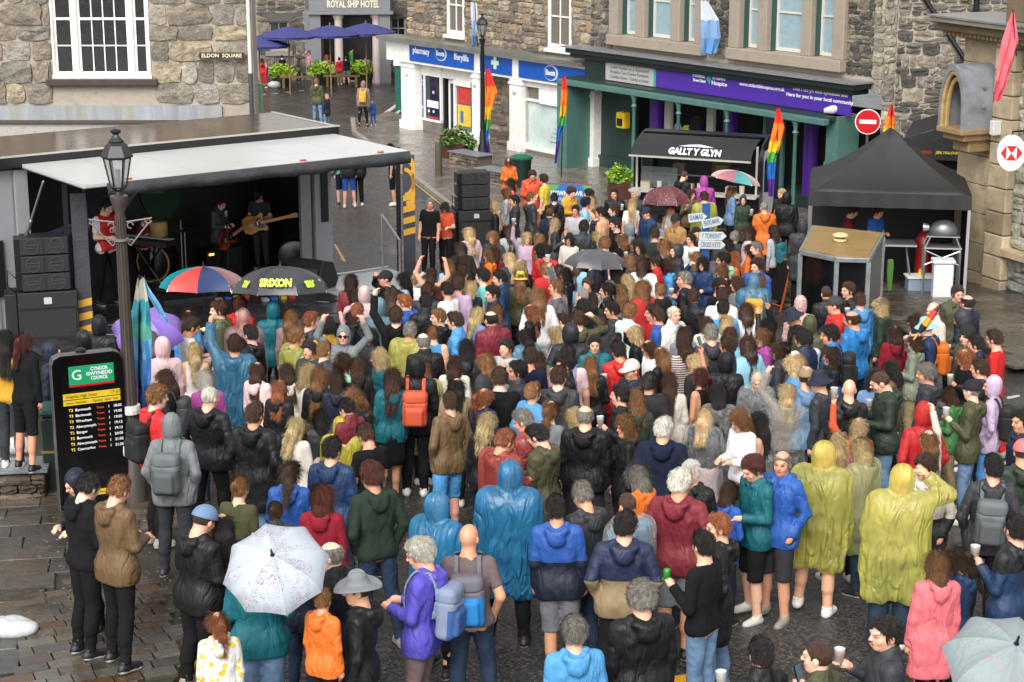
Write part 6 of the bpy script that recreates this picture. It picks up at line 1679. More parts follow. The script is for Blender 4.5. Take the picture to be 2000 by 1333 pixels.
# barrel hood over the entrance
def hood():
    out = .95; a0, a1 = -.52, .30; z0 = 1.85; r_ = (a1 - a0) / 2; c = (a0 + a1) / 2; n = 14
    arc = [(c + r_*math.cos(t), z0 + .35 + .95*math.sin(t)) for t in [math.pi * i / n for i in range(n + 1)]]
    m = MB(); prof = [(a1, z0)] + arc + [(a0, z0)]; inner = [(c + (x - c)*.86, z0 + (z - z0)*.90) for x, z in prof]
    for (x1_, z1_), (x2_, z2_), (x3_, z3_), (x4_, z4_) in zip(prof, prof[1:], inner[1:], inner):
        m.hexa([(x1_, 0, z1_), (x1_, -out, z1_), (x4_, -out, z4_), (x4_, 0, z4_), (x2_, 0, z2_), (x2_, -out, z2_), (x3_, -out, z3_), (x3_, 0, z3_)])
    h = m.build('entrance_hood', mat('hood_lead', '#7d8186', rough=.35, var=.22, vscale=2.5, bump=.3, space='World', dirt=('#4a4a30', 3, .6)), kb, smooth=False)
    for k, rr_ in enumerate((.80, .70)):
        m = MB()
        pts = [(c + (x - c)*rr_*1.05, -out + .06 + k*.08, z0 + (z - z0)*rr_*1.08) for x, z in prof]; m.tube(pts, .05, 6)
        q = m.build('hood_moulding', sand, h, smooth=True); q.color = rgb('#a88a58')
    q = MB().box(a0-.02, a1+.02, -out-.02, .0, z0-.12, z0).box(a0+.06, a1-.06, -out+.1, 0, z0-.26, z0-.12).box(a0+.14, a1-.14, -out+.3, 0, z0-.50, z0-.26).build('hood_corbel', sand, h, bevel=.02); q.color = rgb('#8a7350')
    MB().prism([(c + (x - c)*.7, (z - z0)*.7) for x, z in prof], -.02, .02, Matrix.Translation((0, -.3, z0)) @ MR).build('hood_back', mat('hood_brown', '#4f4234', rough=.7, var=.2), h)
    for i in range(2): MB().lathe([(.05, 0), (.05, .02), (.03, .03)], (0, 0, 0), 10, Matrix.Translation((a1+.0, -.45, z0+.45+i*.42)) @ Matrix.Rotation(R(90), 4, 'Y')).build('lead_boss', mat('hood_lead'), h)
hood()
o = MB().box(.50, .64, -.42, -.22, 1.75, 2.05).build('alarm_box', mat('white_plastic', '#c9cac8', rough=.4), kb, bevel=.02)

# ------------------------------------------------------------------ the crowd
parse(DB); parse(DB2, True)
# ------------------------------------------------------------------ the stage truck
def hpx(px, py, zrel):       # depth where a point on this pixel is zrel above the ground
    return G(px, py, zrel).y
TB = Fac((-3.2, 32.1), (.808, .589))
BLK = mat('black_panel', '#141415', rough=.45, var=.15, vscale=3, bump=.2, bscale=30)
GRYM = mat('grey_metal', '#85868a', rough=.4, metal=.3, var=.08, vscale=3)
ALU = mat('aluminium', '#b4b6b8', rough=.3, metal=.8)
BLKM = mat('black_iron', '#111214', rough=.35)
DZ = -.10
st = TB.empty('stage_truck', 'mobile stage truck with a raised white side canopy and wet black roof', 'stage')
SL, SR, ND, HZ = -5.66, .02, 2.15, 2.50
MB().box(SL-3.2, SR+.02, ND, ND+.06, -.9, 2.55).box(SR-.04, SR+.02, .25, ND, -.9, 2.55).build('stage_back_wall', BLK, st)
MB().box(SL-3.2, SL, .02, .10, -.9, 2.5).build('grey_side_panel', mat('grey_truck_panel', '#8b8c90', rough=.4, var=.07, vscale=2, dirt=('#6a6862', 2, .4)), st)
for a in (SL-.12, SL-.45, SL-.95): MB().box(a-.012, a+.012, .0, .02, -.8, 2.45).build('panel_rib', GRYM, st)
MB().box(SL-.10, SL+.12, -.06, .10, DZ, 2.45).build('corner_post', mat('grey_truck_panel'), st, bevel=.01)
q = MB().box(SR-.36, SR-.02, -.05, .25, DZ, 2.45).build('corner_post', mat('grey_truck_panel'), st, bevel=.01); MB().box(SR-.62, SR-.42, .0, .08, DZ, 2.4).build('door_frame', GRYM, q)
MB().box(SR-.25, SR-.12, -.09, -.051, 1.0, 2.05).build('black_strip', BLK, q); MB().box(SL-.62, SL-.34, -.03, .018, .45, 1.35).build('black_strip', BLK, st)
MB().box(SL-.4, SR-.6, -2.1, ND, DZ-.10, DZ).box(SR-.598, SR+1.35, -1.3, .35, DZ-.10, DZ-.004).build('stage_deck', mat('wet_stage_floor', '#26252a', rough=.22, var=.3, vscale=1.5, bump=.3, bscale=12, space='World', rvar=.12, dirt=('#5a5248', 2.5, .5)), st)
MB().box(SR-.55, SR+1.33, -1.28, .33, DZ-.003, DZ+.006).build('side_platform', mat('wet_grey_platform', '#9fa3a2', rough=.3, var=.1, vscale=1.5, space='World', rvar=.1), st)
MB().box(SR-.5, SR+1.36, .28, .36, DZ+.006, DZ+.03).build('platform_edge', ALU, st)
MB().box(SL-.4, SR-.6, -2.16, -2.1, DZ-.16, DZ-.02).box(SR-.60, SR+1.4, -1.36, -1.3, DZ-.16, DZ-.02).build('stage_edge_rail', ALU, st)
MB().box(SL-.4, SR-.6, -2.12, -2.08, -1.4, DZ-.16).box(SR-.6, SR+1.35, -1.32, -1.28, -1.5, DZ-.16).build('stage_skirt', mat('black_skirt', '#0f0f10', rough=.8, bump=.5, bscale=10, stretch=(3, 1, .3)), st)
for a in (SL+1.2, SL+3.2, SR-.9, SR+1.2): MB().tube([(a, -1.4 if a > SR-.7 else -2.2, -1.4), (a, -1.4 if a > SR-.7 else -2.2, DZ-.1)], .035, 8).build('jack_leg', ALU, st)
MB().box(SL-3.2, SR+.02, -.02, ND, 2.452, 2.50).build('ceiling', BLK, st)
roof = MB().box(SL-3.4, SR+.10, -.10, ND+.08, 2.58, 2.66).build('truck_roof', mat('wet_black_roof', '#4a3c30', rough=.16, var=.3, vscale=1.4, bump=.25, bscale=7, bdist=.02, space='World', rvar=.09, spec=.8), st)
MB().box(SL-3.4, SR+.10, -.14, -.10, 2.50, 2.665).build('roof_edge', mat('black_roof_edge', '#1c1c1e', rough=.3), roof); MB().box(SL-3.4, SR+.12, -.15, -.09, 2.667, 2.69).build('roof_trim', mat('pale_trim', '#a9a59c', rough=.4), roof)
MB().box(SR+.06, SR+.105, -.09, ND+.06, 2.662, 2.68).build('roof_trim', mat('pale_trim'), roof)
# white canopy in panels
cw = mat('white_canopy', '#b4b5b3', rough=.35, var=.05, vscale=1.2, bump=.15, bscale=5, space='World', dirt=('#a8a8a4', 1.8, .45))
nP = 6
for i in range(nP):
    a = SL + .0 + (SR - SL) * i / nP + .006; b = SL + (SR - SL) * (i + 1) / nP - .006
    MB().box(a, b, -2.54, -.16, 2.505, 2.55).build('canopy_panel', cw, st)
MB().box(SL, SR, -2.53, -.17, 2.49, 2.502).build('canopy_frame', GRYM, st)
val = MB()
n = 60
rv = random.Random(3)
prev = None; vv = []; 
for i in range(n + 1):
    s_ = SL + .35 + (SR - SL - .35) * i / n; h_ = .19 + .012 * math.sin(i * .37) + rv.uniform(-.006, .006); o_ = .015 * math.sin(i * .9)
    vv += [(s_, -2.55 - .01, 2.545), (s_, -2.60 + o_ * .5, 2.54 - h_ * .5), (s_, -2.58 + o_, 2.54 - h_), (s_, -2.545 + o_, 2.54 - h_)]
me = bpy.data.meshes.new('valance'); me.from_pydata(vv, [], [(i*4+k, (i+1)*4+k, (i+1)*4+k+1, i*4+k+1) for i in range(n) for k in range(3)]); me.polygons.foreach_set('use_smooth', [True]*len(me.polygons))
link('canopy_valance', me, st, mat('wet_black_vinyl', '#3b3c3e', rough=.22, var=.2, vscale=3, bump=.6, bscale=9, bdist=.03))
for a in (SL+.7, SR-2.0, SR-.55): MB().box(a, a+.09, -2.5, -2.44, 2.552, 2.575).build('amber_marker', mat('amber_lens', '#b8401a', rough=.3), st)
def strut(s_, z0, z1, n0, n1): MB().tube([(s_, n0, z0), (s_, (n0+n1)/2, (z0+z1)/2)], .03, 8).tube([(s_, (n0+n1)/2, (z0+z1)/2), (s_, n1, z1)], .018, 8).build('gas_strut', ALU, st, smooth=True)
strut(SL-.10, 1.05, 2.44, -.05, -1.25); strut(SR+.0, 1.8, 2.44, -.06, -.8)
# graffiti backdrop
gv = lambda pts, m, nm: MB().tube([(a, ND-.03, b) for a, b in pts], .05, 4).build(nm, m, st)
lilm = mat('lilac_paint', '#8a7fb4', rough=.6)
gv([(-5.35, .75), (-5.45, 1.95), (-3.75, 2.15), (-3.65, .95), (-5.35, .75)], lilm, 'painted_frame'); gv([(-6.0, .72), (-5.3, .70), (-4.0, 1.0), (-3.2, 1.1)], lilm, 'painted_line')
gv([(-6.4, .8), (-6.0, .7), (-5.7, .4)], mat('mustard_paint', '#b9821c', rough=.6), 'painted_arc')
MB().prism([(.42*math.cos(t*.3927), .62*math.sin(t*.3927)) for t in range(16)], 0, .02, Matrix.Translation((-2.25, ND-.012, 1.55)) @ MR).build('green_disc', mat('dark_green_paint', '#123a1c', rough=.7), st)
gv([(-3.0, 1.2), (-2.7, 1.5), (-2.2, 1.45)], mat('grey_paint', '#6a6a70', rough=.7), 'painted_arc'); gv([(-1.75, 1.6), (-1.2, 1.9)], mat('grey_paint'), 'painted_line')
hr = tag(MB().tube([(0, 0, 0), (0, 0, 1.05), (.35, -.62, .70), (.35, -.62, -.25)], .025, 8).build('handrail', ALU, None, smooth=True), 'metal handrail with a sloping top at the edge of the stage platform', 'handrail')
p_ = at(748, 535, 32.9); hr.location = (p_.x, p_.y, DZ); hr.rotation_euler = (0, 0, 0)

# ---- line arrays on subs
def line_array(px0, px1, ytop, base_y, Y, n, rz, label, rows_z):
    t = empty('speaker_stack', (0, 0, 0), 0, label, 'speakers', 'speaker stacks beside the stage')
    return t
SPK = mat('speaker_black', '#1b1b1d', rough=.55, bump=.5, bscale=120, var=.1); GRL = mat('speaker_grille', '#232325', rough=.7, bump=.8, bscale=220)
def speaker_stack(loc, rz, w, subh, n, label, sub_off=0.0):
    t = empty('speaker_stack', loc, rz, label, 'speakers', 'speaker stacks beside the stage')
    s = MB().box(-w*.62, w*.62, -.05, .75, 0, subh).build('subwoofer', SPK, t, bevel=.015)
    MB().box(-w*.56, w*.56, -.065, -.051, .05, subh*.80).build('grille', GRL, s); MB().box(-w*.6, w*.6, -.075, -.051, subh*.84, subh-.02).build('grille', GRL, s)
    MB().box(-.06, .06, -.085, -.076, subh*.88, subh*.95).build('badge', mat('badge_silver', '#b4b8be', rough=.3), s)
    MB().box(-w*.88, -w*.63, .12, .75, 0, subh*.97).build('side_subwoofer', SPK, t, bevel=.015)
    for k in range(n):
        z = subh + .02 + k*.285; tip = .012 * k
        c = MB().box(-w*.5, w*.5, -.02+tip, .45, z, z+.27).build('array_speaker', SPK, t, bevel=.012)
        MB().box(-w*.62, -w*.5, .02+tip, .40, z+.02, z+.25).build('rigging_plate', BLKM, c)
        for sx in (-1, 1):
            cx = sx*w*.25
            MB().prism([(cx-w*.22, -.125), (cx+w*.22, -.125), (cx+w*.22, .125), (cx-w*.22, .125)], 0, .01, Matrix.Translation((0, -.022+tip, z+.135)) @ MR).build('grille', GRL, c)
            ring = [(cx+sx*0+.105*math.cos(q), .115*math.sin(q)) for q in [i*math.pi/10 for i in range(20)]]
            m = MB(); m.tube([(x, -.036+tip, z+.135+y) for x, y in ring + ring[:1]], .008, 5); m.box(cx-.10, cx+.10, -.042+tip, -.034+tip, z+.105, z+.118).box(cx-.10, cx+.10, -.042+tip, -.034+tip, z+.155, z+.168); m.build('speaker_port', mat('speaker_ridge', '#3a3a3d', rough=.5), c)
    MB().tube([(-w*.6, .1, subh+.2), (-w*.78, .1, subh+.35), (-w*.8, .1, subh+.1), (-w*.6, .1, subh-.05)], .012, 5).build('cable', BLKM, t)
    return t
p = G(930, 528); speaker_stack((p.x, p.y, p.z), R(14), .66, 1.38, 3, 'black line array speakers on subwoofers right of the stage facing the crowd')
p = G(104, 752); speaker_stack((p.x, p.y, p.z), R(16), .74, 1.52, 3, 'black line array speakers on subwoofers left of the stage by the striped banner')
p = atz(385, 618, DZ-.25)
t = empty('front_fill_speaker', (p.x, p.y, p.z-.1), R(25), 'low black twin speaker box on the stage lip behind the red umbrella', 'speaker')
q = MB().box(-.55, .35, 0, .45, 0, .42).build('cabinet', SPK, t, bevel=.012)
for cx in (-.33, .12): MB().tube([(cx+.13*math.cos(a), -.012, .21+.13*math.sin(a)) for a in [i*math.pi/8 for i in range(17)]], .012, 5).build('speaker_port', mat('speaker_ridge'), t)
MB().tube([(-.8, -.12, .02), (.6, -.12, .02)], .03, 8).build('rail', ALU, t)
def wedge(px, py, rz, label, sc_=1.0):
    p = atz(px, py, DZ); t = MB().prism([(-.0, 0), (.46, 0), (.46, .12), (.30, .46), (.05, .40), (-.08, .12)], -.33, .33, Matrix.Rotation(R(90), 4, 'Z') @ Matrix.Rotation(R(90), 4, 'X')).build('stage_monitor', SPK, None, bevel=.015); t.location = (p.x, p.y, DZ); t.rotation_euler = (0, 0, rz); t.scale = (sc_,)*3
    return tag(t, label, 'speaker', 'stage monitors on the deck')
wedge(622, 556, R(150), 'black wedge monitor at the right front corner of the stage', 1.15); wedge(598, 562, R(170), 'black wedge monitor partly behind the golf umbrella', .9)
# flight case far left
p = G(20, 705); t = MB().box(-.6, .5, 0, .7, 0, .95).build('flight_case', BLK, None, bevel=.01); t.location = p; t.rotation_euler = (0, 0, R(20)); tag(t, 'black flight case with metal edges at the far left of the stage', 'case')
MB().tube([(-.6, -.02, .95), (.5, -.02, .95)], .025, 6).tube([(-.6, -.02, .0), (-.6, -.02, .95)], .02, 6).tube([(.5, -.02, 0), (.5, -.02, .95)], .02, 6).tube([(-.6, 0, .95), (-.6, .7, .95), (.5, .7, .95), (.5, -.02, .95)], .02, 6).build('metal_edge', ALU, t)

# ---- banners on the canopy legs
def stripes_mat(name):
    m = mat(name, '#55565b', rough=.5, bump=.3, bscale=12); nt = m.node_tree; N = nt.nodes; L = nt.links; return m
def leg_banner(px, ytop, foot, w, label, zs_from, zs_to, rings=False):
    p = G(*foot); p2 = at(px, ytop, p.y); H_ = p2.z - p.z
    t = empty('canopy_leg', (p.x, p.y, p.z), R(12), label, 'banner', 'striped banners on the canopy legs')
    MB().box(-.05, .03, -.03, .03, 0, H_+.15).build('leg_post', BLKM, t)
    m = MB(); N_ = 40
    gm_ = mat('grey_banner', '#3c3d42', rough=.45, bump=.4, bscale=8, bdist=.03, var=.1); ym_ = mat('yellow_banner', '#c9952f', rough=.5, bump=.3, bscale=8)
    def strip(z0, z1, mm, nm, sl=0.05, y=0):
        return MB().add([(.07, -.05-y, z0), (.07+w, -.05-y, z0+sl), (.07+w, -.05-y, z1+sl), (.07, -.05-y, z1), (.07, -.03-y, z0), (.07+w, -.03-y, z0+sl), (.07+w, -.03-y, z1+sl), (.07, -.03-y, z1)], [(0,1,2,3), (7,6,5,4), (0,4,5,1), (1,5,6,2), (2,6,7,3), (3,7,4,0)]).build(nm, mm, t)
    strip(0, H_, gm_, 'banner_cloth', 0)
    z = zs_from
    while z < zs_to:
        strip(z, z + .115, ym_, 'yellow_stripe', .05, .006); z += .215
    if rings:
        zc = H_ - .50
        for r_ in (.42, .24):
            pts = [(.07 + w*.0 + 0 + r_*math.cos(a), -.06, zc + r_*1.15*math.sin(a)) for a in [(-80 + i*16)*math.pi/180 for i in range(11)]]
            pts = [(min(x, .07+w), y, z_) for x, y, z_ in pts]
            M_ = MB(); 
            for a_, b_ in zip(pts, pts[1:]):
                a2 = (.07 + (a_[0]-.07)*.72, a_[1], zc + (a_[2]-zc)*.76); b2 = (.07 + (b_[0]-.07)*.72, b_[1], zc + (b_[2]-zc)*.76)
                M_.hexa([a_, b_, b2, a2, tuple(Vector(a_) + Vector((0, .008, 0))), tuple(Vector(b_) + Vector((0, .008, 0))), tuple(Vector(b2) + Vector((0, .008, 0))), tuple(Vector(a2) + Vector((0, .008, 0)))])
            M_.build('yellow_ring', ym_, t)
    return t
leg_banner(792, 303, (783, 640), .22, 'tall grey banner with yellow rings and stripes on the right canopy leg', 1.75, 2.55, True)
leg_banner(140, 378, (150, 745), .24, 'tall grey banner with yellow stripes behind the left speakers', .35, 1.35)

# ---- musicians and their gear
def musician(px, yh, yfoot, Y, *a, **k):
    p = at(px, yfoot, Y); q = at(px, yh, Y); s_ = (q.z - DZ) / 1.63
    r = person(px, yh, *a, loc=Vector((p.x, p.y, DZ)), H=1.76*min(s_, 1.12), **k); return r
m1 = musician(214, 400, 590, 30.3, 'FR', 's', 'bk', 'ts2', 'kit', 'h', 'jn', 'blk', '', group='band on stage'); m1['o']['label'] = 'keyboard player in a red and white football shirt behind the left lamp post'
x_, y_, z_ = 0, .105, 1.24; text('lettering', 'JD', .13, wm, m1['o'], (0.0, .165, 1.24), (R(90), 0, R(180)), .002)
m2 = musician(434, 396, 600, 32.3, 'FR', 's', 'bk', 'jk2', 'chr', 'h', 'jn', 'blk', '', group='band on stage'); m2['o']['label'] = 'singer in dark clothes playing a sunburst electric guitar at the microphone'
m3 = musician(514, 378, 560, 33.2, 'F', 's', 'br', 'ts2', 'chr', 'h', 'jn', 'chr', 'cap:blk', group='band on stage'); m3['o']['label'] = 'guitarist in a black cap playing a butterscotch guitar'
m4 = musician(284, 428, 560, 32.0, 'FR', 's', 'br', 'ts2', 'brd', 'c', 'jn', 'blk', '', group='band on stage'); m4['o']['label'] = 'drummer half hidden behind the wooden tom drum'
for k_ in (m1, m2, m3, m4): k_['o']['group'] = 'band on stage'
def guitar(P_, body, label, tilt, burst=None, sc_=1.0, off=(0, .27, 1.02)):
    c = P_['T'] @ Vector(off); t = empty('electric_guitar', c, P_['rz'] + math.pi, label, 'guitar', 'electric guitars on stage'); t.rotation_euler = (0, R(tilt), P_['rz'] + math.pi); t.scale = (sc_,)*3
    if abs(off[1]) < 0: pass
    out = [(-.23, .0), (-.21, .11), (-.10, .155), (.02, .12), (.08, .13), (.13, .17), (.17, .13), (.13, .05), (.14, -.03), (.20, -.09), (.17, -.15), (.10, -.13), (.03, -.12), (-.10, -.165), (-.21, -.12)]
    b = MB().prism(out[::-1], -.022, .022, MR).build('guitar_body', body, t, bevel=.008)
    MB().prism([(.02, .07), (.12, .10), (.13, .0), (.16, -.09), (.05, -.08), (-.02, -.02)][::-1], .0225, .026, MR).build('pickguard', mat('pickguard_black', '#0c0c0d', rough=.2), b)
    MB().box(.10, .56, -.034, -.018, -.024, .024).build('neck', mat('maple_neck', '#c08a4e', rough=.35), t)
    MB().prism([(.56, -.03), (.72, -.045), (.74, .0), (.70, .035), (.56, .025)][::-1], .014, .03, MR).build('headstock', mat('maple_neck'), t)
    MB().box(-.12, -.05, -.032, -.023, -.035, .035).box(.03, .05, -.034, -.027, -.03, .03).build('bridge', ALU, t)
    return t
bs = mat('butterscotch', '#b9822c', rough=.25, var=.08, coat=.4); sb = mat('sunburst', '#5a1a10', rough=.2, var=.3, vscale=4, coat=.5, dirt=('#c06a1c', 3, .9))
guitar(m3, bs, 'butterscotch electric guitar with a black pickguard', -14, off=(.02, .30, 1.05), sc_=1.12); guitar(m2, sb, 'sunburst electric guitar with a long maple neck', -16, off=(-.10, .30, .92), sc_=1.12)
p = atz(252, 560, DZ); t = empty('keyboard', (p.x, p.y, DZ), R(-25), 'stage keyboard on a crossed stand in front of the red football shirt', 'keyboard')
MB().box(-.10, .95, -.18, .16, .80, .90).build('keyboard_case', BLK, t, bevel=.01)
MB().box(-.06, .90, .02, .14, .9005, .912).build('white_keys', mat('white_plastic'), t)
MB().tube([(.1, 0, 0), (.75, 0, .8)], .02, 6).tube([(.75, 0.04, 0), (.1, 0.04, .8)], .02, 6).build('crossed_stand', BLKM, t)
p = atz(312, 545, DZ); t = empty('drum_kit', (p.x, p.y, DZ), R(-20), 'drum kit with a maple tom, dark bass drum and cymbals', 'drum kit')
q = MB().lathe([(.30, -.2), (.32, -.19), (.32, .19), (.30, .2)], (0, 0, 0), 28, Matrix.Translation((0, 0, .33)) @ MR).build('bass_drum', mat('drum_black', '#141214', rough=.25), t, smooth=True)
MB().tube([(.32*math.cos(a), -.0, .33+.32*math.sin(a)) for a in [i*math.pi/12 for i in range(25)]], .018, 6).build('drum_hoop', mat('maple_hoop', '#a97a40', rough=.4), t).location = (0, -.2, 0)
MB().lathe([(.08, 0), (.08, .005)], (0, 0, 0), 14, Matrix.Translation((-.06, -.215, .46)) @ MR).build('drum_badge', mat('badge_silver'), t)
MB().lathe([(.17, 0), (.175, .02), (.175, .24), (.17, .26)], (-.02, .05, .78), 20).build('tom_drum', mat('maple_shell', '#c9a468', rough=.3, var=.1), t, smooth=True)
MB().lathe([(.17, 0), (.175, .02), (.175, .30), (.17, .32)], (-.50, .1, .40), 20).build('floor_tom', mat('drum_black'), t, smooth=True)
for (x, y, z, r_) in ((.42, .1, 1.12, .24), (.55, .0, .92, .20), (-.45, -.05, .75, .26)): 
    q = MB().lathe([(r_, 0), (.05, .02), (.02, .04), (.01, .04)], (x, y, z), 20).build('cymbal', mat('brass_cymbal', '#8a6a35', rough=.3, metal=.8), t, smooth=True); MB().tube([(x, y, 0), (x, y, z)], .012, 6).tube([(x, y, .1), (x+.18, y, 0)], .01, 5).tube([(x, y, .1), (x-.15, y-.1, 0)], .01, 5).build('cymbal_stand', ALU, t)
p = atz(452, 580, DZ); t = empty('microphone_stand', (p.x, p.y-.2, DZ), 0, 'microphone on a boom stand before the singer', 'microphone')
MB().tube([(0, 0, 0), (0, 0, 1.3), (-.02, .1, 1.42)], .011, 6).lathe([(.14, 0), (.14, .02), (.02, .03)], (0, 0, 0), 12).build('stand', BLKM, t); MB().lathe([(.02, 0), (.03, .06), (.02, .1)], (-.02, .1, 1.42), 10).build('microphone_head', mat('mic_grey', '#77787a', rough=.4, metal=.5), t)
p = atz(570, 545, DZ); t = tag(MB().lathe([(.28, -.12), (.30, -.11), (.30, .11), (.28, .12)], (0, 0, 0), 20, Matrix.Translation((0, 0, .30)) @ MR).build('spare_drum', mat('drum_black'), None, smooth=True), 'dark drum standing on edge at the back right of the stage', 'drum'); t.location = (p.x, p.y+.6, DZ)
p = atz(470, 560, DZ); t = tag(MB().box(-.35, .35, 0, .3, 0, .5).box(-.30, .30, -.012, -.001, .05, .36).build('guitar_amplifier', BLK, None, bevel=.01), 'low black guitar amplifier with a lit amber badge behind the singer', 'amplifier'); t.location = (p.x-.4, p.y+.9, DZ); t.rotation_euler = (0, 0, R(36))
MB().box(-.32, -.22, -.02, -.0125, .40, .44).build('amber_badge', mat('amber_light', '#e0902a', emit=((1, .55, .1), 1.2)), t)

cb_ = MB(); rr = random.Random(4)
for i in range(9):
    a = rr.uniform(SL+.5, SR-1); y0 = rr.uniform(-1.6, .8); cb_.tube([(a + .25*k + rr.uniform(-.1, .1), y0 + rr.uniform(-.25, .25), DZ+.012) for k in range(7)], .011, 5)
cb_.build('stage_cable', BLKM, st, smooth=True)
for a in (SL+.9, SL+2.6, SR-1.4):
    q = MB().lathe([(.07, -.10), (.09, -.02), (.09, .08), (.05, .12)], (0, 0, 0), 12, Matrix.Translation((a, .25, 2.22)) @ Matrix.Rotation(R(60), 4, 'X')).build('stage_light', BLKM, st, smooth=True); MB().box(a-.012, a+.012, .23, .27, 2.28, 2.45).build('light_bracket', BLKM, q)
MB().tube([(SL+.2, .25, 2.38), (SR-.4, .25, 2.38)], .025, 8).build('lighting_bar', ALU, st)
for x_, w_ in ((455, 'by the singer'), (545, 'by the guitarist')):
    p = atz(x_, 585, DZ); t = empty('effects_pedals', (p.x, p.y, DZ), R(30), 'row of small effects pedals on the stage floor ' + w_, 'pedals', 'pedals on the stage floor')
    for i, c_ in enumerate(('#8a8d92', '#2f5a9a', '#b0a020', '#a03a2a')): MB().box(-.3+i*.16, -.2+i*.16, -.06, .06, 0, .05).build('pedal', mat('pedal_' + c_[1:], c_, rough=.4), t, bevel=.005)

# ---- lamp posts
def lamp(loc, label, S_=1.0, arms=True, post='#453e39'):
    t = empty('lamp_post', loc, R(8), label, 'lamp post', 'old street lamps'); t.scale = (S_,)*3
    pm = mat('lamp_post_paint_' + ('brown' if arms else 'black'), post, rough=.45, var=.12, vscale=3, bump=.2); bk = mat('lantern_black', '#17181a', rough=.35)
    MB().lathe([(.15, 0), (.15, .45), (.11, .55), (.10, .9), (.075, 1.0), (.072, 1.05), (.052, 3.66), (.08, 3.75), (.105, 3.84), (.105, 3.87), (.04, 3.88)], (0, 0, 0), 16).build('post', pm, t, smooth=True)
    fm = MB()
    for k in range(12): a = k*math.pi/6; fm.tube([(.073*math.cos(a), .073*math.sin(a), 1.06), (.054*math.cos(a), .054*math.sin(a), 3.64)], .008, 4)
    fm.build('fluting', pm, t)
    if arms:
        al = mat('scroll_metal', '#6b6763', rough=.5); m = MB().lathe([(.085, 0), (.085, .03)], (0, 0, 3.34), 14)
        for sx in (1, -1):
            m.tube([(.07*sx, 0, 3.56), (.36*sx, 0, 3.60)], .010, 6).tube([(.08*sx, 0, 3.36), (.12*sx, 0, 3.30), (.31*sx, 0, 3.53), (.36*sx, 0, 3.56)], .010, 6)
            for cx, cz, r_ in ((.11, 3.52, .035), (.31, 3.57, .028), (.11, 3.32, .035)): m.tube([(sx*(cx + r_*math.cos(a)), 0, cz + r_*math.sin(a)) for a in [i*math.pi/5 for i in range(9)]], .009, 5)
        m.build('scroll_bracket', al, t)
    z0 = 3.88
    l = MB().lathe([(.05, 0), (.04, .04), (.05, .05), (.03, .06)], (0, 0, z0), 12).build('lantern', bk, t)
    b_, u_ = z0+.10, z0+.44; rb, ru = .09, .155
    m = MB()
    H6 = [(math.cos(k*math.pi/3), math.sin(k*math.pi/3)) for k in range(6)]
    for k, (c, s_) in enumerate(H6):
        m.tube([(rb*c, rb*s_, b_), (ru*c, ru*s_, u_)], .011, 5); m.tube([(rb*c, rb*s_, b_), (.03*c, .03*s_, z0+.04)], .009, 5)
        c2, s2 = H6[(k+1) % 6]; m.tube([(rb*c, rb*s_, b_), (rb*c2, rb*s2, b_)], .013, 5); m.tube([(ru*c, ru*s_, u_), (ru*c2, ru*s2, u_)], .016, 5)
    m.build('lantern_frame', bk, l)
    gm_ = mat('lantern_glass', '#9aa3a5', rough=.15, alpha=.35, spec=.8)
    for k, (c, s_) in enumerate(H6):
        c2, s2 = H6[(k+1) % 6]; MB().add([(rb*c, rb*s_, b_), (rb*c2, rb*s2, b_), (ru*c2, ru*s2, u_), (ru*c, ru*s_, u_)], [(0, 1, 2, 3)]).build('lantern_pane', gm_, l)
    MB().tube([(0, 0, z0+.05), (0, 0, z0+.15), (0, 0, z0+.3)], [.02, .03, .03], 8).build('bulb_holder', mat('grey_metal'), l)
    rf = MB(); rf.lathe([(.185, u_), (.185, u_+.015), (.125, u_+.14), (.085, u_+.17), (.09, u_+.185), (.045, u_+.23), (.03, u_+.26), (.06, u_+.29), (.06, u_+.31), (.02, u_+.33)], (0, 0, 0), 6); rf.build('lantern_roof', bk, l)
    return t
p = G(266, 1000); L1 = lamp((p.x, p.y, p.z), 'fluted grey lamp post with scroll arms in front of the stage', .985)
p = G(943, 322); lamp((p.x, p.y, p.z+.1), 'black lamp post with a lantern outside the chemist', .97, False, '#191a1c')
tag(MB().lathe([(.115, 0), (.12, .05), (.115, .10)], (0, 0, 0), 14).build('white_post_band', mat('white_vinyl', '#c9c8c4', rough=.5), L1), None).location = (0, 0, 1.25)
tag(MB().lathe([(.155, 0), (.16, .05), (.155, .12)], (0, 0, 0), 14).build('white_post_band', mat('white_vinyl'), L1), None).location = (0, 0, .75)

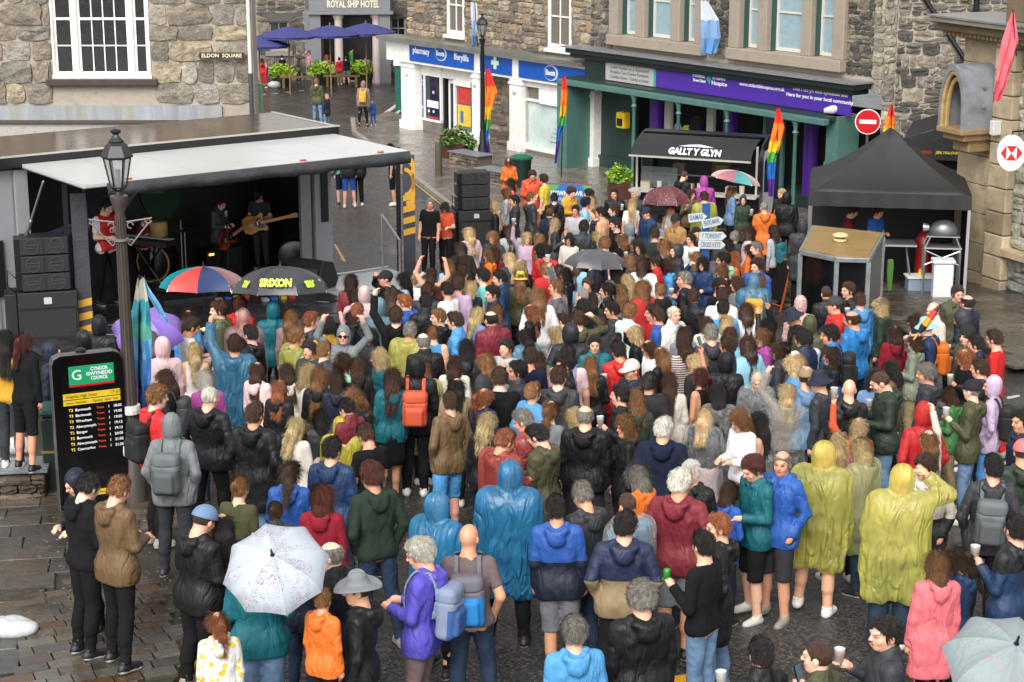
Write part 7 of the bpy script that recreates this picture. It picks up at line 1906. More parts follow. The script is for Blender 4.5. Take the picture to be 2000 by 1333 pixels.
# ---- flags
def flag(name, pole, base, top, cols, pts, label, cat='flag', group=None, m_pole=None):
    """pole from base to top; cloth drawn as a hanging pleated strip through pts (x, z, width) in metres from the pole top"""
    t = empty(name, base, 0, label, cat, group); v = Vector(top) - Vector(base)
    MB().tube([(0, 0, 0), tuple(v)], [.016, .010], 8).build('flag_pole', m_pole or BLKM, t)
    n = len(pts) - 1; nc = len(cols); W = 7
    # rows down the cloth
    rows = []
    for i in range(n * 4 + 1):
        u = i / 4; k = min(int(u), n - 1); f = u - k
        x0 = pts[k][0]*(1-f) + pts[k+1][0]*f; z = pts[k][1]*(1-f) + pts[k+1][1]*f; w = pts[k][2]*(1-f) + pts[k+1][2]*f
        rows.append([(v.x + x0 + w*j/(W-1), v.y + .05*math.sin(j*1.9 + i*.35) * min(1, .3 + i*.1), v.z + z + .02*math.sin(j*2.0+i*.2)) for j in range(W)])
    R_ = len(rows) - 1
    for c in range(nc):
        a, b = round(R_*c/nc), round(R_*(c+1)/nc)
        m = MB(); vs_ = [q for r in rows[a:b+1] for q in r]; off = len(vs_)
        vs_ += [(x, y+.004, z) for x, y, z in vs_]
        fs_ = [(i*W+j, i*W+j+1, (i+1)*W+j+1, (i+1)*W+j) for i in range(b-a) for j in range(W-1)]; fs_ += [tuple(reversed([q+off for q in f])) for f in fs_]
        m.add(vs_, fs_); m.build('flag_cloth', mat('flag_' + cols[c][1:], cols[c], rough=.7, bump=.3, bscale=14), t, smooth=True)
    return t
RB = ['#d42a16', '#e8701a', '#e8b01c', '#3f9a3a', '#2568b0', '#5a2a8a']
def flag_px(px_pole, y_top, foot, rows_px, cols, label, Y=None, group='rainbow flags on tall poles', **k):
    p = G(*foot) if Y is None else Vector(at(foot[0], foot[1], Y)); top = at(px_pole, y_top, p.y); sc_ = (top.z - at(px_pole, y_top + 100, p.y).z) / 100
    pts = [((x - px_pole)*sc_, -(y - y_top)*sc_, w*sc_) for x, y, w in rows_px]
    return flag('feather_flag', None, p, top, cols, pts, label, 'flag', group)
flag_px(951, 128, (948, 322), [(948, 135, 8), (946, 180, 26), (946, 218, 14), (944, 250, 12), (942, 270, 12), (952, 300, 6)], RB, 'rainbow flag in long points tied to the lamp post outside the chemist')
flag_px(1101, 148, (1096, 355), [(1099, 150, 6), (1096, 185, 13), (1095, 215, 13), (1092, 240, 13), (1088, 262, 10), (1084, 320, 4)], RB, 'narrow rainbow flag on a pole before the frosted window')
flag_px(1519, 208, (1515, 470), [(1517, 212, 6), (1512, 250, 22), (1505, 285, 24), (1502, 310, 18), (1502, 340, 16), (1508, 385, 9)], RB, 'bright rainbow flag on a pole beside the food trailer')
flag_px(1742, 202, (1738, 478), [(1740, 206, 5), (1732, 235, 18), (1728, 262, 24), (1733, 275, 18)], RB[:4], 'rainbow flag tip rising behind the black gazebo')
flag_px(272, 538, (272, 990), [(268, 545, 14), (256, 600, 32), (246, 640, 42), (256, 690, 32), (256, 740, 30), (264, 800, 14)], ['#b9b7a8', '#3f9aa6', '#5fae9f', '#5a98c6', '#4a84bc', '#3a5c9c'], 'long flag in cream, teal and blues hanging beside the bus times screen', group=None)
flag_px(276, 540, (274, 988), [(276, 545, 6), (284, 575, 12), (300, 600, 8), (318, 630, 3)], ['#74b4d8', '#6aa9d2'], 'pale blue pennant point blowing off the flag by the bus times screen', group=None)
flag_px(1978, 18, (1985, 110), [(1976, 24, 5), (1962, 80, 32), (1958, 120, 30), (1952, 170, 24), (1950, 200, 14)], ['#d8626c', '#d8626c', '#c85866'], 'pink flag hanging from a pole on the bank front', Y=35.5, group=None)
flag_px(927, 2, (933, 92), [(919, 5, 12), (920, 40, 14), (922, 70, 10), (922, 92, 6)], ['#b9bcc4', '#8fa3b8', '#4a7aa8'], 'small white and blue flag hanging above the chemist', Y=57.5, group='festival flags on the shop fronts')
flag_px(1372, -6, (1380, -20), [(1369, 2, 14), (1370, 40, 36), (1371, 75, 40), (1372, 105, 30)], ['#b9bfc6', '#6f93b8', '#4f7fb0'], 'white and blue festival flag with an orange sun between the stone windows', Y=50.4, group='festival flags on the shop fronts')

# ---- no entry sign
p = Vector(BB.W(20.6, 2.6, 0)); sp_ = at(1695, 238, p.y); t = empty('road_sign', (sp_.x, sp_.y, -1.85), R(-12), 'round red no entry sign with a white bar above the black gazebo', 'road sign')
MB().tube([(0, .03, 0), (0, .03, sp_.z+1.9)], .035, 8).build('sign_pole', mat('sign_pole_grey', '#4a4c4e', rough=.4), t)
ring = [(math.cos(a), math.sin(a)) for a in [i*math.pi/18 for i in range(36)]]; Z_ = sp_.z + 1.85
MB().prism([(x*.32, y*.32) for x, y in ring], 0, .012, Matrix.Translation((0, -.01, Z_)) @ MR).build('sign_rim', mat('sign_white', '#d8d6d2', rough=.35), t); MB().prism([(x*.295, y*.295) for x, y in ring], .0125, .018, Matrix.Translation((0, -.01, Z_)) @ MR).build('red_disc', mat('sign_red', '#b8141c', rough=.3), t)
MB().box(-.21, .21, -.034, -.029, Z_-.05, Z_+.05).build('white_bar', mat('sign_white'), t)

# ---- bank hanging sign
c = KB.P(1975, 299, .9); w_ = KB.W(c[0], .9, c[1]); t = empty('hanging_sign', w_, 0, 'round white hanging sign with a red hexagon emblem on the bank wall', 'sign')
t.rotation_euler = (0, 0, R(-8)); rr_ = .34
MB().prism([(x*rr_*.82, y*rr_*1.05) for x, y in ring], -.05, .05, MR).build('sign_box', mat('white_sign_gloss', '#d6d5d2', rough=.25), t, bevel=.008)
rd = mat('emblem_red', '#c9101a', rough=.35); a_, b_ = .20, .13
for tri in ([(-a_*1.05, 0), (-a_*.5, b_*1.1), (-a_*.5, -b_*1.1)], [(a_*1.05, 0), (a_*.5, -b_*1.1), (a_*.5, b_*1.1)], [(-a_*.5, b_*1.1), (0, 0), (a_*.5, b_*1.1)][::-1], [(-a_*.5, -b_*1.1), (0, 0), (a_*.5, -b_*1.1)]):
    MB().prism(tri[::-1] if 0 else tri, .051, .056, MR).build('emblem', rd, t)
MB().tube([(0, 0, rr_*1.05), (0, 0, rr_*1.05+.06), (.5, .2, rr_*1.05+.08)], .02, 6).build('bracket', BLKM, t)

# ---- bus times screen
p = G(188, 1012); yaw = R(25); t = empty('bus_times_screen', (p.x, p.y, p.z), yaw, 'tall black bus departure screen with green council logo and yellow rows', 'information screen')
Wd, Hh = .82, at(178, 690, p.y).z - p.z
body = [(-Wd/2, 0), (Wd/2, 0), (Wd/2, Hh-.10), (Wd/2-.03, Hh-.03), (Wd/2-.10, Hh), (-Wd/2+.10, Hh), (-Wd/2+.03, Hh-.03), (-Wd/2, Hh-.10)]
MB().prism(body, -.14, .0, MR).build('cabinet', mat('screen_cabinet', '#5a5754', rough=.35, metal=.4), t, bevel=.01)
q = MB().prism([(x*.985, y if y < .1 else .02 + (y-.02)*.995) for x, y in body], .001, .012, MR).build('glass_front', mat('gloss_black', '#0a0a0b', rough=.12, spec=.7), t)
zz = lambda y: Hh - (y - 690) / (1010 - 690) * Hh
yl_ = mat('yellow_strip', '#b99a1c', rough=.4, emit=((.8, .62, .05), .12)); F_ = -.013
MB().box(-.22, .30, F_-.004, F_, Hh-.36, Hh-.14).build('logo_panel', mat('council_green', '#138a5a', rough=.4), q); MB().box(-.22, .30, F_-.005, F_-.0005, Hh-.385, Hh-.362).build('logo_stripe', mat('sign_red'), q)
for i, (s_, w__) in enumerate((('CYNGOR', .20), ('GWYNEDD', .30), ('COUNCIL', .20))): text('lettering', s_, .06, wm, q, (.13, F_-.006, Hh-.19-i*.055), (R(90), 0, 0), .001, width=w__, bold=.001)
text('lettering', 'G', .17, wm, q, (-.13, F_-.006, Hh-.25), (R(90), 0, 0), .001)
MB().box(-.30, .36, F_-.004, F_, Hh-.53, Hh-.46).build('yellow_strip', yl_, q); MB().box(-.30, .36, F_-.004, F_, Hh-.60, Hh-.54).build('yellow_strip', yl_, q)
dk = mat('dark_lettering', '#2a2410', rough=.5); text('lettering', 'Dolgellau High Street', .055, dk, q, (-.09, F_-.006, Hh-.495), (R(90), 0, 0), .001, width=.36); text('lettering', '17:37', .055, dk, q, (.30, F_-.006, Hh-.495), (R(90), 0, 0), .001)
text('lettering', 'Service  Destination        Operator   Stand   Time', .04, dk, q, (.03, F_-.006, Hh-.57), (R(90), 0, 0), .001, width=.60)
lt = mat('lit_letters', '#c9c9c9', emit=((.8, .8, .8), .35)); ly = mat('lit_yellow', '#d8b82a', emit=((.8, .6, .1), .35)); lr = mat('lit_red', '#c02a1a', emit=((.8, .1, .05), .3))
for i, (a, b, c_) in enumerate((('T3', 'Barmouth', '18:05'), ('T3', 'Barmouth', '19:05'), ('T3', 'Wrexham', '19:05'), ('T2', 'Aberystwyth', '19:12'), ('T2', 'Bangor', '19:15'), ('T3', 'Barmouth', '20:05'), ('T2', 'Aberystwyth', '21:02'), ('T2', 'Caernarfon', '21:05'))):
    z = Hh - .66 - i*.068
    text('lettering', a, .045, ly, q, (-.22, F_-.004, z), (R(90), 0, 0), .001); text('lettering', b, .045, lt, q, (-.17, F_-.004, z), (R(90), 0, 0), .001, align='LEFT'); text('lettering', 'Traws', .035, lr, q, (.12, F_-.004, z), (R(90), 0, 0), .001)
    text('lettering', '1', .045, lt, q, (.22, F_-.004, z), (R(90), 0, 0), .001); text('lettering', c_, .045, lt, q, (.32, F_-.004, z), (R(90), 0, 0), .001)
MB().box(-.14, .36, F_-.004, F_, Hh-1.72, Hh-1.65).build('yellow_strip', yl_, q); text('lettering', 'Departures from this location', .045, dk, q, (.10, F_-.006, Hh-1.685), (R(90), 0, 0), .001, width=.46)
MB().lathe([(.06, 0), (.06, .03), (.03, .05)], (-.05, .07, Hh), 12).build('roof_dome', BLKM, t)
MB().box(-.39, .39, -.0145, -.0125, Hh-2.02, Hh-2.012).build('panel_joint', GRYM, q)

# ---- bench wall on the left, bin behind
p = G(40, 1000); t = empty('stone_bench', (p.x-.35, p.y+.1, p.z), R(8), 'slatted bench on a low dry stone wall with girls standing on it', 'bench')
MB().box(-1.6, .62, .03, .55, 0, .40).build('bench_core', M_mortar('#3b352e', 'bench_core'), t)
rubble(t, [(-1.6, .62, .02, .40)], .085, .26, ['#55493b', '#665846', '#4a4136', '#70604c'], [], proud=.09, gap=.014, seed=71, var=.3, mname='bench_stone', limit=80)
for i in range(6): MB().box(-1.62, .66, .0+i*.10, .085+i*.10, .42, .455).build('bench_slat', mat('wet_grey_slat', '#6f7478', rough=.3, var=.2, vscale=3, stretch=(.3, 3, 3)), t, bevel=.008)
p = G(95, 985); t = empty('litter_bin', (p.x+.10, p.y+.35, p.z), R(8), 'dark green litter bin with a gold band behind the bus times screen', 'bin')
MB().box(-.20, .20, -.2, .2, 0, 1.05).build('bin_body', mat('bin_green', '#0d241f', rough=.4), t, bevel=.04); MB().prism([(-.22, -.22), (.22, -.22), (.22, .22), (-.22, .22)], 1.05, 1.15).build('bin_lid', mat('bin_lid_green', '#2c5a4c', rough=.4), t, bevel=.05); MB().box(-.205, .205, -.205, .205, .60, .63).build('gold_band', mat('gold_band', '#a8842a', rough=.4), t)
# white bag on the bench
def lump(name, loc, r, m, label, cat, seed=0, parent=None, f=26):
    F = Field(np.arange(-r[0]-.05, r[0]+.05, .018), np.arange(-r[1]-.05, r[1]+.05, .018), np.arange(-.03, r[2]*2+.05, .018))
    F.ell((0, 0, r[2]*.8), r, .05); F.ell((r[0]*.35, -r[1]*.2, r[2]*.6), (r[0]*.5, r[1]*.6, r[2]*.6), .04); X, Y, Z = F.grid(); F.F += .012*wob(X, Y, Z, f, seed) + .010*np.abs(wob(X, Y, Z, f*1.9, seed+1)); F.F = np.maximum(F.F, -Z)
    P_, Q_ = surf(F.F, F.xs, F.ys, F.zs); me = to_mesh(name, P_, Q_, [m]); o = link(name, me, parent); o.location = loc
    if label: tag(o, label, cat)
    return o
p = G(15, 1262); lump('plastic_bag', (p.x, p.y, p.z+.12), (.30, .18, .09), mat('white_bag', '#c9cbcc', rough=.25, bump=.8, bscale=25, alpha=.85), 'crumpled white plastic bag lying on the wet paving', 'bag', 1)
p = atz(38, 885, .10); lump('rucksack', (p.x, p.y, .10), (.20, .13, .12), mat('pale_cloth', '#b4b0ae', rough=.8, bump=.5), 'pale bag and towel lying on the bench', 'bag', 2)

# ---- gazebo, its cooking kit and the kiosk
gy = Fac((tuple(G(1885, 590)))[:2], (.985, -.17)); O = Vector(gy.P0 + (0,)); t = empty('gazebo', (O.x, O.y, 0), gy.rz, 'black pop up gazebo with a pointed roof over a dark food stall', 'gazebo')
tent_w = 3.22; zb_, zt2, pk = .36, .66, 1.80; dp = 3.0
tc_ = mat('black_canvas', '#1e1e20', rough=.6, var=.12, vscale=2, bump=.25, bscale=9, bdist=.03)
# curved roof: rows from the eave to the peak
def tent_roof(w, d, z0, z1, parent, m, n=10):
    vs_ = []; fs_ = []; per = []
    for i in range(n): per.append((-w + w*i/n, 0))
    for i in range(n): per.append((0, d*i/n))
    for i in range(n): per.append((-w*i/n, d))
    for i in range(n): per.append((-w, d - d*i/n))
    cx, cy = -w/2, d/2; K = 8; N_ = len(per)
    for k in range(K + 1):
        f = k / K
        for (x, y) in per:
            r_ = max(abs((x-cx)/(w/2)), abs((y-cy)/(d/2))); cor = (abs((x-cx)/(w/2)) * abs((y-cy)/(d/2)))
            z = z0 + (z1 - z0) * (f ** 1.35) - .10 * math.sin(math.pi*f) * (1 - cor) * 1.0
            vs_.append((cx + (x-cx)*(1-f), cy + (y-cy)*(1-f), z))
    for k in range(K):
        for i in range(N_): fs_.append((k*N_+i, k*N_+(i+1) % N_, (k+1)*N_+(i+1) % N_, (k+1)*N_+i))
    me = bpy.data.meshes.new('gazebo_roof'); me.from_pydata(vs_, [], fs_); me.polygons.foreach_set('use_smooth', [True]*len(me.polygons)); me.set_sharp_from_angle(angle=R(24)); o = link('gazebo_roof', me, parent, m); s_ = o.modifiers.new('thick', 'SOLIDIFY'); s_.thickness = .012; return o
tent_roof(tent_w, dp, zt2, pk, t, tc_)
def wav(x0, y0, x1, y1, z0, z1, m, parent, nm='valance', n=24):
    M_ = MB(); d = Vector((x1-x0, y1-y0, 0)); L_ = d.length; nn2 = Vector((d.y, -d.x, 0)).normalized(); v = []
    for i in range(n+1):
        p0 = Vector((x0, y0, 0)) + d*i/n
        for k, z in enumerate((z1, (z0+z1)/2, z0)): q = p0 + nn2*(.0 + .012*math.sin(i*1.7)*k); v.append((q.x, q.y, z))
    o = len(v); v += [(x-nn2.x*.01, y-nn2.y*.01, z) for x, y, z in v]
    f = [(i*3+k, (i+1)*3+k, (i+1)*3+k+1, i*3+k+1) for i in range(n) for k in range(2)]; f += [tuple(reversed([a+o for a in g])) for g in f]
    return M_.add(v, f).build(nm, m, parent, smooth=True)
wav(-tent_w, 0, 0, 0, zb_, zt2, tc_, t); wav(0, 0, 0, dp, zb_, zt2, tc_, t); wav(0, dp, -tent_w, dp, zb_, zt2, tc_, t); wav(-tent_w, dp, -tent_w, 0, zb_, zt2, tc_, t)
for x, y in ((-.03, .03), (-tent_w+.03, .03), (-.03, dp-.03), (-tent_w+.03, dp-.03)): MB().box(x-.03, x+.03, y-.03, y+.03, gz(O.y+y)+.12, zb_+.2).build('gazebo_leg', ALU, t)
MB().box(-tent_w, 0, dp-.02, dp, -1.7, zb_).box(-.02, 0, .3, dp-.02, -1.7, zb_).build('side_wall', mat('black_canvas'), t)
# pizza oven on its stand
p = at(1835, 560, 36.9); t = empty('gas_oven', (p.x, p.y, gz(36.9)+.12), R(-8), 'silver domed gas oven on a folding metal stand under the gazebo', 'oven')
gm2 = mat('oven_grey', '#6a6d6e', rough=.35, metal=.6)
F = Field(np.arange(-.34, .34, .02), np.arange(-.28, .28, .02), np.arange(-.02, .36, .02)); F.ell((0, 0, .05), (.30, .22, .26), .01); X, Y, Z = F.grid(); F.F = np.maximum(F.F, -Z); P_, Q_ = surf(F.F, F.xs, F.ys, F.zs); link('oven_dome', to_mesh('oven_dome', P_, Q_, [gm2]), t, loc=(.02, 0, 1.22))
MB().lathe([(.07, 0), (.09, .10), (.09, .12)], (0, 0, 0), 14, Matrix.Translation((-.28, 0, 1.36)) @ Matrix.Rotation(R(-90), 4, 'Y')).build('oven_burner', ALU, t, smooth=True)
m = MB().box(-.33, .33, -.22, .22, 1.20, 1.22).box(-.38, .38, -.25, .25, .96, .99)
for sx in (-.32, .32):
    for sy in (-.2, .2): m.tube([(sx*.8, sy, 1.2), (sx*1.1, sy, .98)], .015, 6); m.tube([(sx*1.1, sy, .97), (sx*1.1, sy, 0)], .025, 6)
m.tube([(-.35, -.2, .92), (.35, -.2, .62)], .015, 6).tube([(.35, -.21, .92), (-.35, -.21, .62)], .015, 6); m.build('oven_stand', ALU, t)
p = at(1832, 590, 36.6); t = empty('white_bin', (p.x, p.y-.25, gz(36.5)+.12), R(-5), 'white lidded bin standing beneath the silver oven', 'bin'); MB().prism([(-.20, -.16), (.20, -.16), (.20, .16), (-.20, .16)], 0, .72).build('bin_body', mat('white_plastic'), t, bevel=.03); MB().box(-.23, .23, -.19, .19, .72, .80).build('bin_lid', mat('white_plastic'), t, bevel=.03)
p = at(1792, 590, 37.2); t = empty('plastic_crate', (p.x, p.y, gz(37)+.12), 0, 'pale plastic crate of bottles beside the oven stand', 'crate'); MB().box(-.25, .25, -.18, .18, 0, .30).build('crate_body', mat('clear_blue_plastic', '#8fa0b4', rough=.3, alpha=.7), t, bevel=.02); MB().box(-.28, .28, -.21, .21, .28, .31).build('crate_rim', mat('white_plastic'), t); MB().lathe([(.05, .0), (.05, .3), (.02, .42)], (.02, 0, .02), 8).build('yellow_bottle', mat('yellow_box'), t)
p = at(1800, 560, 37.6); t = empty('gas_bottle', (p.x, p.y, gz(37)+.12), 0, 'tall red gas bottle behind the oven stand', 'gas bottle'); MB().lathe([(.16, 0), (.17, .05), (.17, 1.0), (.10, 1.12), (.04, 1.15), (.04, 1.25)], (0, 0, 0), 16).build('bottle', mat('gas_red', '#8a1512', rough=.35), t, smooth=True)
p = at(1745, 560, 37.4); t = empty('folding_table', (p.x, p.y, gz(37)+.12), R(-6), 'metal folding table under the gazebo next to the cook', 'table'); MB().box(-.4, .4, -.3, .3, .93, .97).build('table_top', ALU, t)
for sx in (-.35, .35): MB().tube([(sx, -.25, 0), (sx*.6, .0, .93)], .018, 6).tube([(sx, .25, 0), (sx*.6, 0, .93)], .018, 6).build('leg', ALU, t)
p = at(1735, 580, 34.4); tag(MB().prism([(-.03, 0), (.05, 0), (.07, .45), (.06, .62), (-.05, .62), (-.06, .4)], -.03, .03, MR).build('green_apron', mat('lime_cloth', '#46702c', rough=.8, bump=.5), None, bevel=.02), 'green apron hanging on the corner of the wood roofed kiosk', 'apron').location = (p.x, 34.4, gz(34.4)+.55)
def cook(px, yh, Y, *a, label='', **k):
    r = person(px, yh, *a, foot=None, loc=Vector((at(px, yh, Y).x, Y, gz(Y)+.12)), group='cooks at the food stalls', **k); r['o']['label'] = label; r['o']['group'] = 'cooks at the food stalls'
cook(1708, 415, 37.8, 'FR', 's', 'br', 'ts2', 'blu', 'h', 'jn', 'blk', label='cook in a dark blue tee shirt reaching forward under the gazebo')
cook(1655, 452, 38.2, 'FR', 's', 'br', 'ts2', 'brd', 'h', 'jn', 'blk', label='stall worker bending behind the wooden kiosk roof')
# second stall canopy with red and yellow words
p = at(1830, 330, 42.5); t = empty('stall_canopy', (p.x, 42.5, 0), R(-12), 'black stall canopy with red and yellow menu words behind the gazebo', 'canopy')
z1_ = at(1830, 262, 42.5).z; z2_ = at(1830, 300, 42.5).z
MB().prism([(-.75, z1_-.12), (.7, z1_+.35), (1.3, z1_+.1), (1.3, z1_-.15)], -.02, .0, MR).build('canopy_front', tc_, t); MB().add([(-.78, -.0, z1_-.12), (.7, 0, z1_+.36), (.9, 2, z1_+.5), (-.6, 2, z1_-.0)], [(0, 1, 2, 3)]).build('canopy_roof', tc_, t)
MB().box(-.78, 1.35, -.02, .0, z2_-.16, z1_-.10).build('valance', tc_, t); MB().box(-.78, 1.35, .6, .62, -1.8, z2_-.16).build('stall_back', mat('shop_dark'), t)
for s_, x, c_ in (('CINNA CHICKEN', -.42, '#c02020'), ('JERK HALLOUMI', .22, '#c9c22a'), ('CINN', .66, '#c02020')): text('lettering', s_, .09, mat('words_' + c_[1:], c_, rough=.5), t, (x, -.03, z2_+.02), (R(90), 0, R(0)), .002, width=.54 if len(s_) > 6 else .2, bold=.002)
MB().tube([(.55+.2*math.cos(a), -.035, z1_+.12+.14*math.sin(a)) for a in [i*math.pi/9 for i in range(14)]], .018, 5).build('ring_logo', mat('white_plastic'), t)

# kiosk
zr = .42
K = [atz(x, y, zr) for x, y in ((1560, 490), (1586, 441), (1728, 456), (1699, 507), (1634, 505))]
cxy = sum((Vector((k.x, k.y, 0)) for k in K), Vector()) / 5; t = empty('kiosk', (cxy.x, cxy.y, 0), 0, 'galvanised metal kiosk with a mossy plywood roof and round vent', 'kiosk')
kp = [(k.x - cxy.x, k.y - cxy.y) for k in K]; galv = mat('galvanised_steel', '#8d9193', rough=.4, metal=.5, var=.2, vscale=7, dirt=('#6a6e70', 12, .6))
gzk = gz(33.5)
MB().prism([(x*.93, y*.93) for x, y in kp], zr+.012, zr+.03).build('plywood_roof', mat('wet_plywood', '#8a6c34', rough=.28, var=.3, vscale=2.2, stretch=(.7, 6, 1), bump=.3, bscale=8, dirt=('#55492a', 3, .7)), t)
MB().prism(kp, zr-.07, zr+.012).build('roof_frame', galv, t, bevel=.008)
fr_edges = [(0, 1), (4, 0), (3, 4), (2, 3), (1, 2)]
for i, (x, y) in enumerate(kp): MB().box(x*.96-.04, x*.96+.04, y*.96-.04, y*.96+.04, gzk, zr-.07).build('corner_post', galv, t, bevel=.006)
MB().prism([(x*.90, y*.90) for x, y in kp], gzk+.05, zr-.075).build('dark_glazing', mat('kiosk_dark', '#101113', rough=.12, spec=.7), t)
a, b = Vector(kp[4] + (0,)), Vector(kp[3] + (0,)); d = (b - a).normalized(); MB().hexa([tuple(a*.94 + Vector((0, 0, gzk))), tuple(b*.94 + Vector((0, 0, gzk))), tuple(b*.91 + Vector((0, 0, gzk))), tuple(a*.91 + Vector((0, 0, gzk))), tuple(a*.94 + Vector((0, 0, gzk+.5))), tuple(b*.94 + Vector((0, 0, gzk+.5))), tuple(b*.91 + Vector((0, 0, gzk+.5))), tuple(a*.91 + Vector((0, 0, gzk+.5)))]).build('lower_panel', galv, t)
a, b = Vector(kp[3] + (0,)), Vector(kp[2] + (0,)); MB().hexa([tuple(a*.97 + Vector((0, 0, gzk))), tuple(b*.97 + Vector((0, 0, gzk))), tuple(b*.93 + Vector((0, 0, gzk))), tuple(a*.93 + Vector((0, 0, gzk))), tuple(a*.97 + Vector((0, 0, zr-.07))), tuple(b*.97 + Vector((0, 0, zr-.07))), tuple(b*.93 + Vector((0, 0, zr-.07))), tuple(a*.93 + Vector((0, 0, zr-.07)))]).build('side_panel', mat('weathered_grey', '#5a5a58', rough=.5, var=.3, stretch=(1, 1, .2)), t)
v = atz(1641, 470, zr+.05); m = MB().lathe([(.10, 0), (.12, .02), (.12, .05), (.09, .06), (.09, .09), (.14, .10), (.14, .13), (.10, .15)], (v.x-cxy.x, v.y-cxy.y, zr+.03), 16).build('roof_vent', mat('cream_vent', '#c9b98a', rough=.4), t)
MB().lathe([(.093, 0), (.093, .03)], (v.x-cxy.x, v.y-cxy.y, zr+.092), 12).build('vent_gap', mat('dark_jamb'), m)
# orange A board
p = at(1530, 600, 35.6); t = empty('chalk_board', (p.x-.02, p.y, gz(35.6)), R(-60), 'orange wooden sandwich board frame beside the kiosk', 'sign'); ow = mat('orange_wood', '#a3491a', rough=.5)
for x in (-.25, .25): MB().tube([(x, -.25, 0), (x, 0, 1.0)], .025, 6).build('frame_leg', ow, t)
MB().tube([(-.25, 0, 1.0), (.25, 0, 1.0)], .025, 6).tube([(-.25, -.22, .12), (.25, -.22, .12)], .02, 6).build('frame_rail', ow, t); MB().add([(-.23, -.20, .2), (.23, -.20, .2), (.23, -.01, .97), (-.23, -.01, .97)], [(0, 1, 2, 3)]).build('board', BLK, t)

# ---- food trailer
fy = 46.2; fo2 = at(1240, 380, fy); FT = Fac((fo2.x, fy), (.93, -.37)); P = FT.P
xr = P(1482, 300)[0]; zt_ = P(1245, 262)[1]; t = FT.empty('food_trailer', 'black rounded food trailer with white lettering and an open serving hatch', 'trailer')
g0 = gz(fy); Hc = P(1240, 368)[1]
BT = mat('black_trailer_paint', '#151517', rough=.28, var=.15, vscale=2, coat=.3, bump=.15, bscale=30)
prof = []      # side outline (y depth, z): rounded top
for a in range(0, 181, 15): prof.append((-.0 + 1.0 - 1.0*math.cos(R(a)), zt_ - .55 + .55*math.sin(R(a))))
full = [(0, g0+.35)] + prof + [(2.0, g0+.35)]
def side(x, th=.05): return MB().prism(full[::-1], x, x+th, Matrix(((0, 0, 1, 0), (1, 0, 0, 0), (0, 1, 0, 0), (0, 0, 0, 1)))).build('trailer_side', BT, t)
side(-.05); side(xr)
m = MB()
for (y0, z0), (y1, z1) in zip(prof[5:], prof[6:]): m.hexa([(0, y0, z0), (xr, y0, z0), (xr, y0+.001, z0-.04), (0, y0+.001, z0-.04), (0, y1, z1), (xr, y1, z1), (xr, y1+.001, z1-.04), (0, y1+.001, z1-.04)])
m.build('curved_roof', BT, t)
# lifted hatch: a curved flap
m = MB(); hp = [(.35, zt_-.02), (.0, zt_-.08), (-.35, zt_-.20), (-.60, zt_-.42)]
fw_ = 0
for (y0, z0), (y1, z1) in zip(hp, hp[1:]): m.hexa([(.05, y0, z0), (xr-.05, y0, z0), (xr-.05, y0, z0-.03), (.05, y0, z0-.03), (.05, y1, z1), (xr-.05, y1, z1), (xr-.05, y1, z1-.03), (.05, y1, z1-.03)])
hh = m.build('hatch_flap', mat('ribbed_black', '#1d1d1f', rough=.35, bump=.6, bscale=60, stretch=(4, .2, .2)), t)
MB().box(.03, xr-.03, -.66, -.60, zt_-.47, zt_-.43).build('hatch_trim', mat('pale_trim'), hh)
c = P(1357, 305, .5); text('lettering', 'GALLT Y GLYN', .26, mat('white_lettering'), hh, (c[0], -.52, zt_-.30), (R(48), 0, 0), .004, width=P(1408, 308, .5)[0]-P(1306, 300, .5)[0], bold=.012)
MB().prism([(-.45, 0), (-.2, .05), (.1, .07), (.45, 0)], 0, .006, Matrix.Translation((c[0], -.36, zt_-.19)) @ Matrix.Rotation(R(48), 4, 'X')).build('mountain_logo', mat('white_lettering'), hh)
MB().box(0, xr, .0, .04, g0+.35, Hc-.02).build('trailer_front', BT, t); MB().box(0, xr, 1.9, 1.95, g0+.35, zt_-.5).build('inside_back', mat('shop_dark'), t)
MB().box(-.05, xr+.05, -.38, .05, Hc-.02, Hc+.03).build('serving_counter', mat('white_counter', '#a8a8a2', rough=.4), t); MB().box(.05, xr-.05, .3, .34, Hc+.35, Hc+.38).box(.05, .09, .3, 1.2, Hc, zt_-.5).build('inner_shelf', ALU, t)
for x in (.02, xr-.06): MB().box(x, x+.05, -.02, .04, Hc, zt_-.15).build('hatch_post', mat('pale_trim'), t)
MB().box(.1, 1.05, .2, .22, Hc+.03, Hc+.55).build('glass_screen', mat('lantern_glass'), t)
rr = random.Random(9)
for i in range(9):
    x = .3 + i*.36 + rr.uniform(-.05, .05)
    if i % 3 == 0: MB().box(x-.12, x+.12, -.1, .12, Hc+.031, Hc+.2).build('takeaway_box', mat('card_box_%d' % (i % 2), ['#a89a86', '#b98a80'][i % 2], rough=.7), t)
    elif i % 3 == 1: MB().lathe([(.06, 0), (.07, .2)], (x, 0, Hc+.031), 10).build('tub', mat('tub_white', '#b9b4a8', rough=.5), t)
    else: MB().box(x-.15, x+.15, .5, .7, Hc+.38, Hc+.6).build('storage_box', mat('grey_box_%d' % (i % 2), ['#6f6a64', '#8a6a45'][i % 2], rough=.6), t)
MB().box(1.75, 2.25, .9, .95, Hc+.25, Hc+.7).build('menu_board', mat('menu_board', '#4a4028', rough=.6, var=.4, vscale=12), t)
for x in (.9, xr-.9): MB().lathe([(.30, -.1), (.32, -.09), (.32, .09), (.30, .1)], (0, 0, 0), 20, Matrix.Translation((x, .2, g0+.32)) @ MR).build('wheel', BLKM, t, smooth=True)
p = at(1498, 360, 45.4); t2 = empty('open_trailer_door', (p.x, p.y, gz(45)+.3), R(15), 'tall grey arched trailer door standing open beside the hatch', 'door')
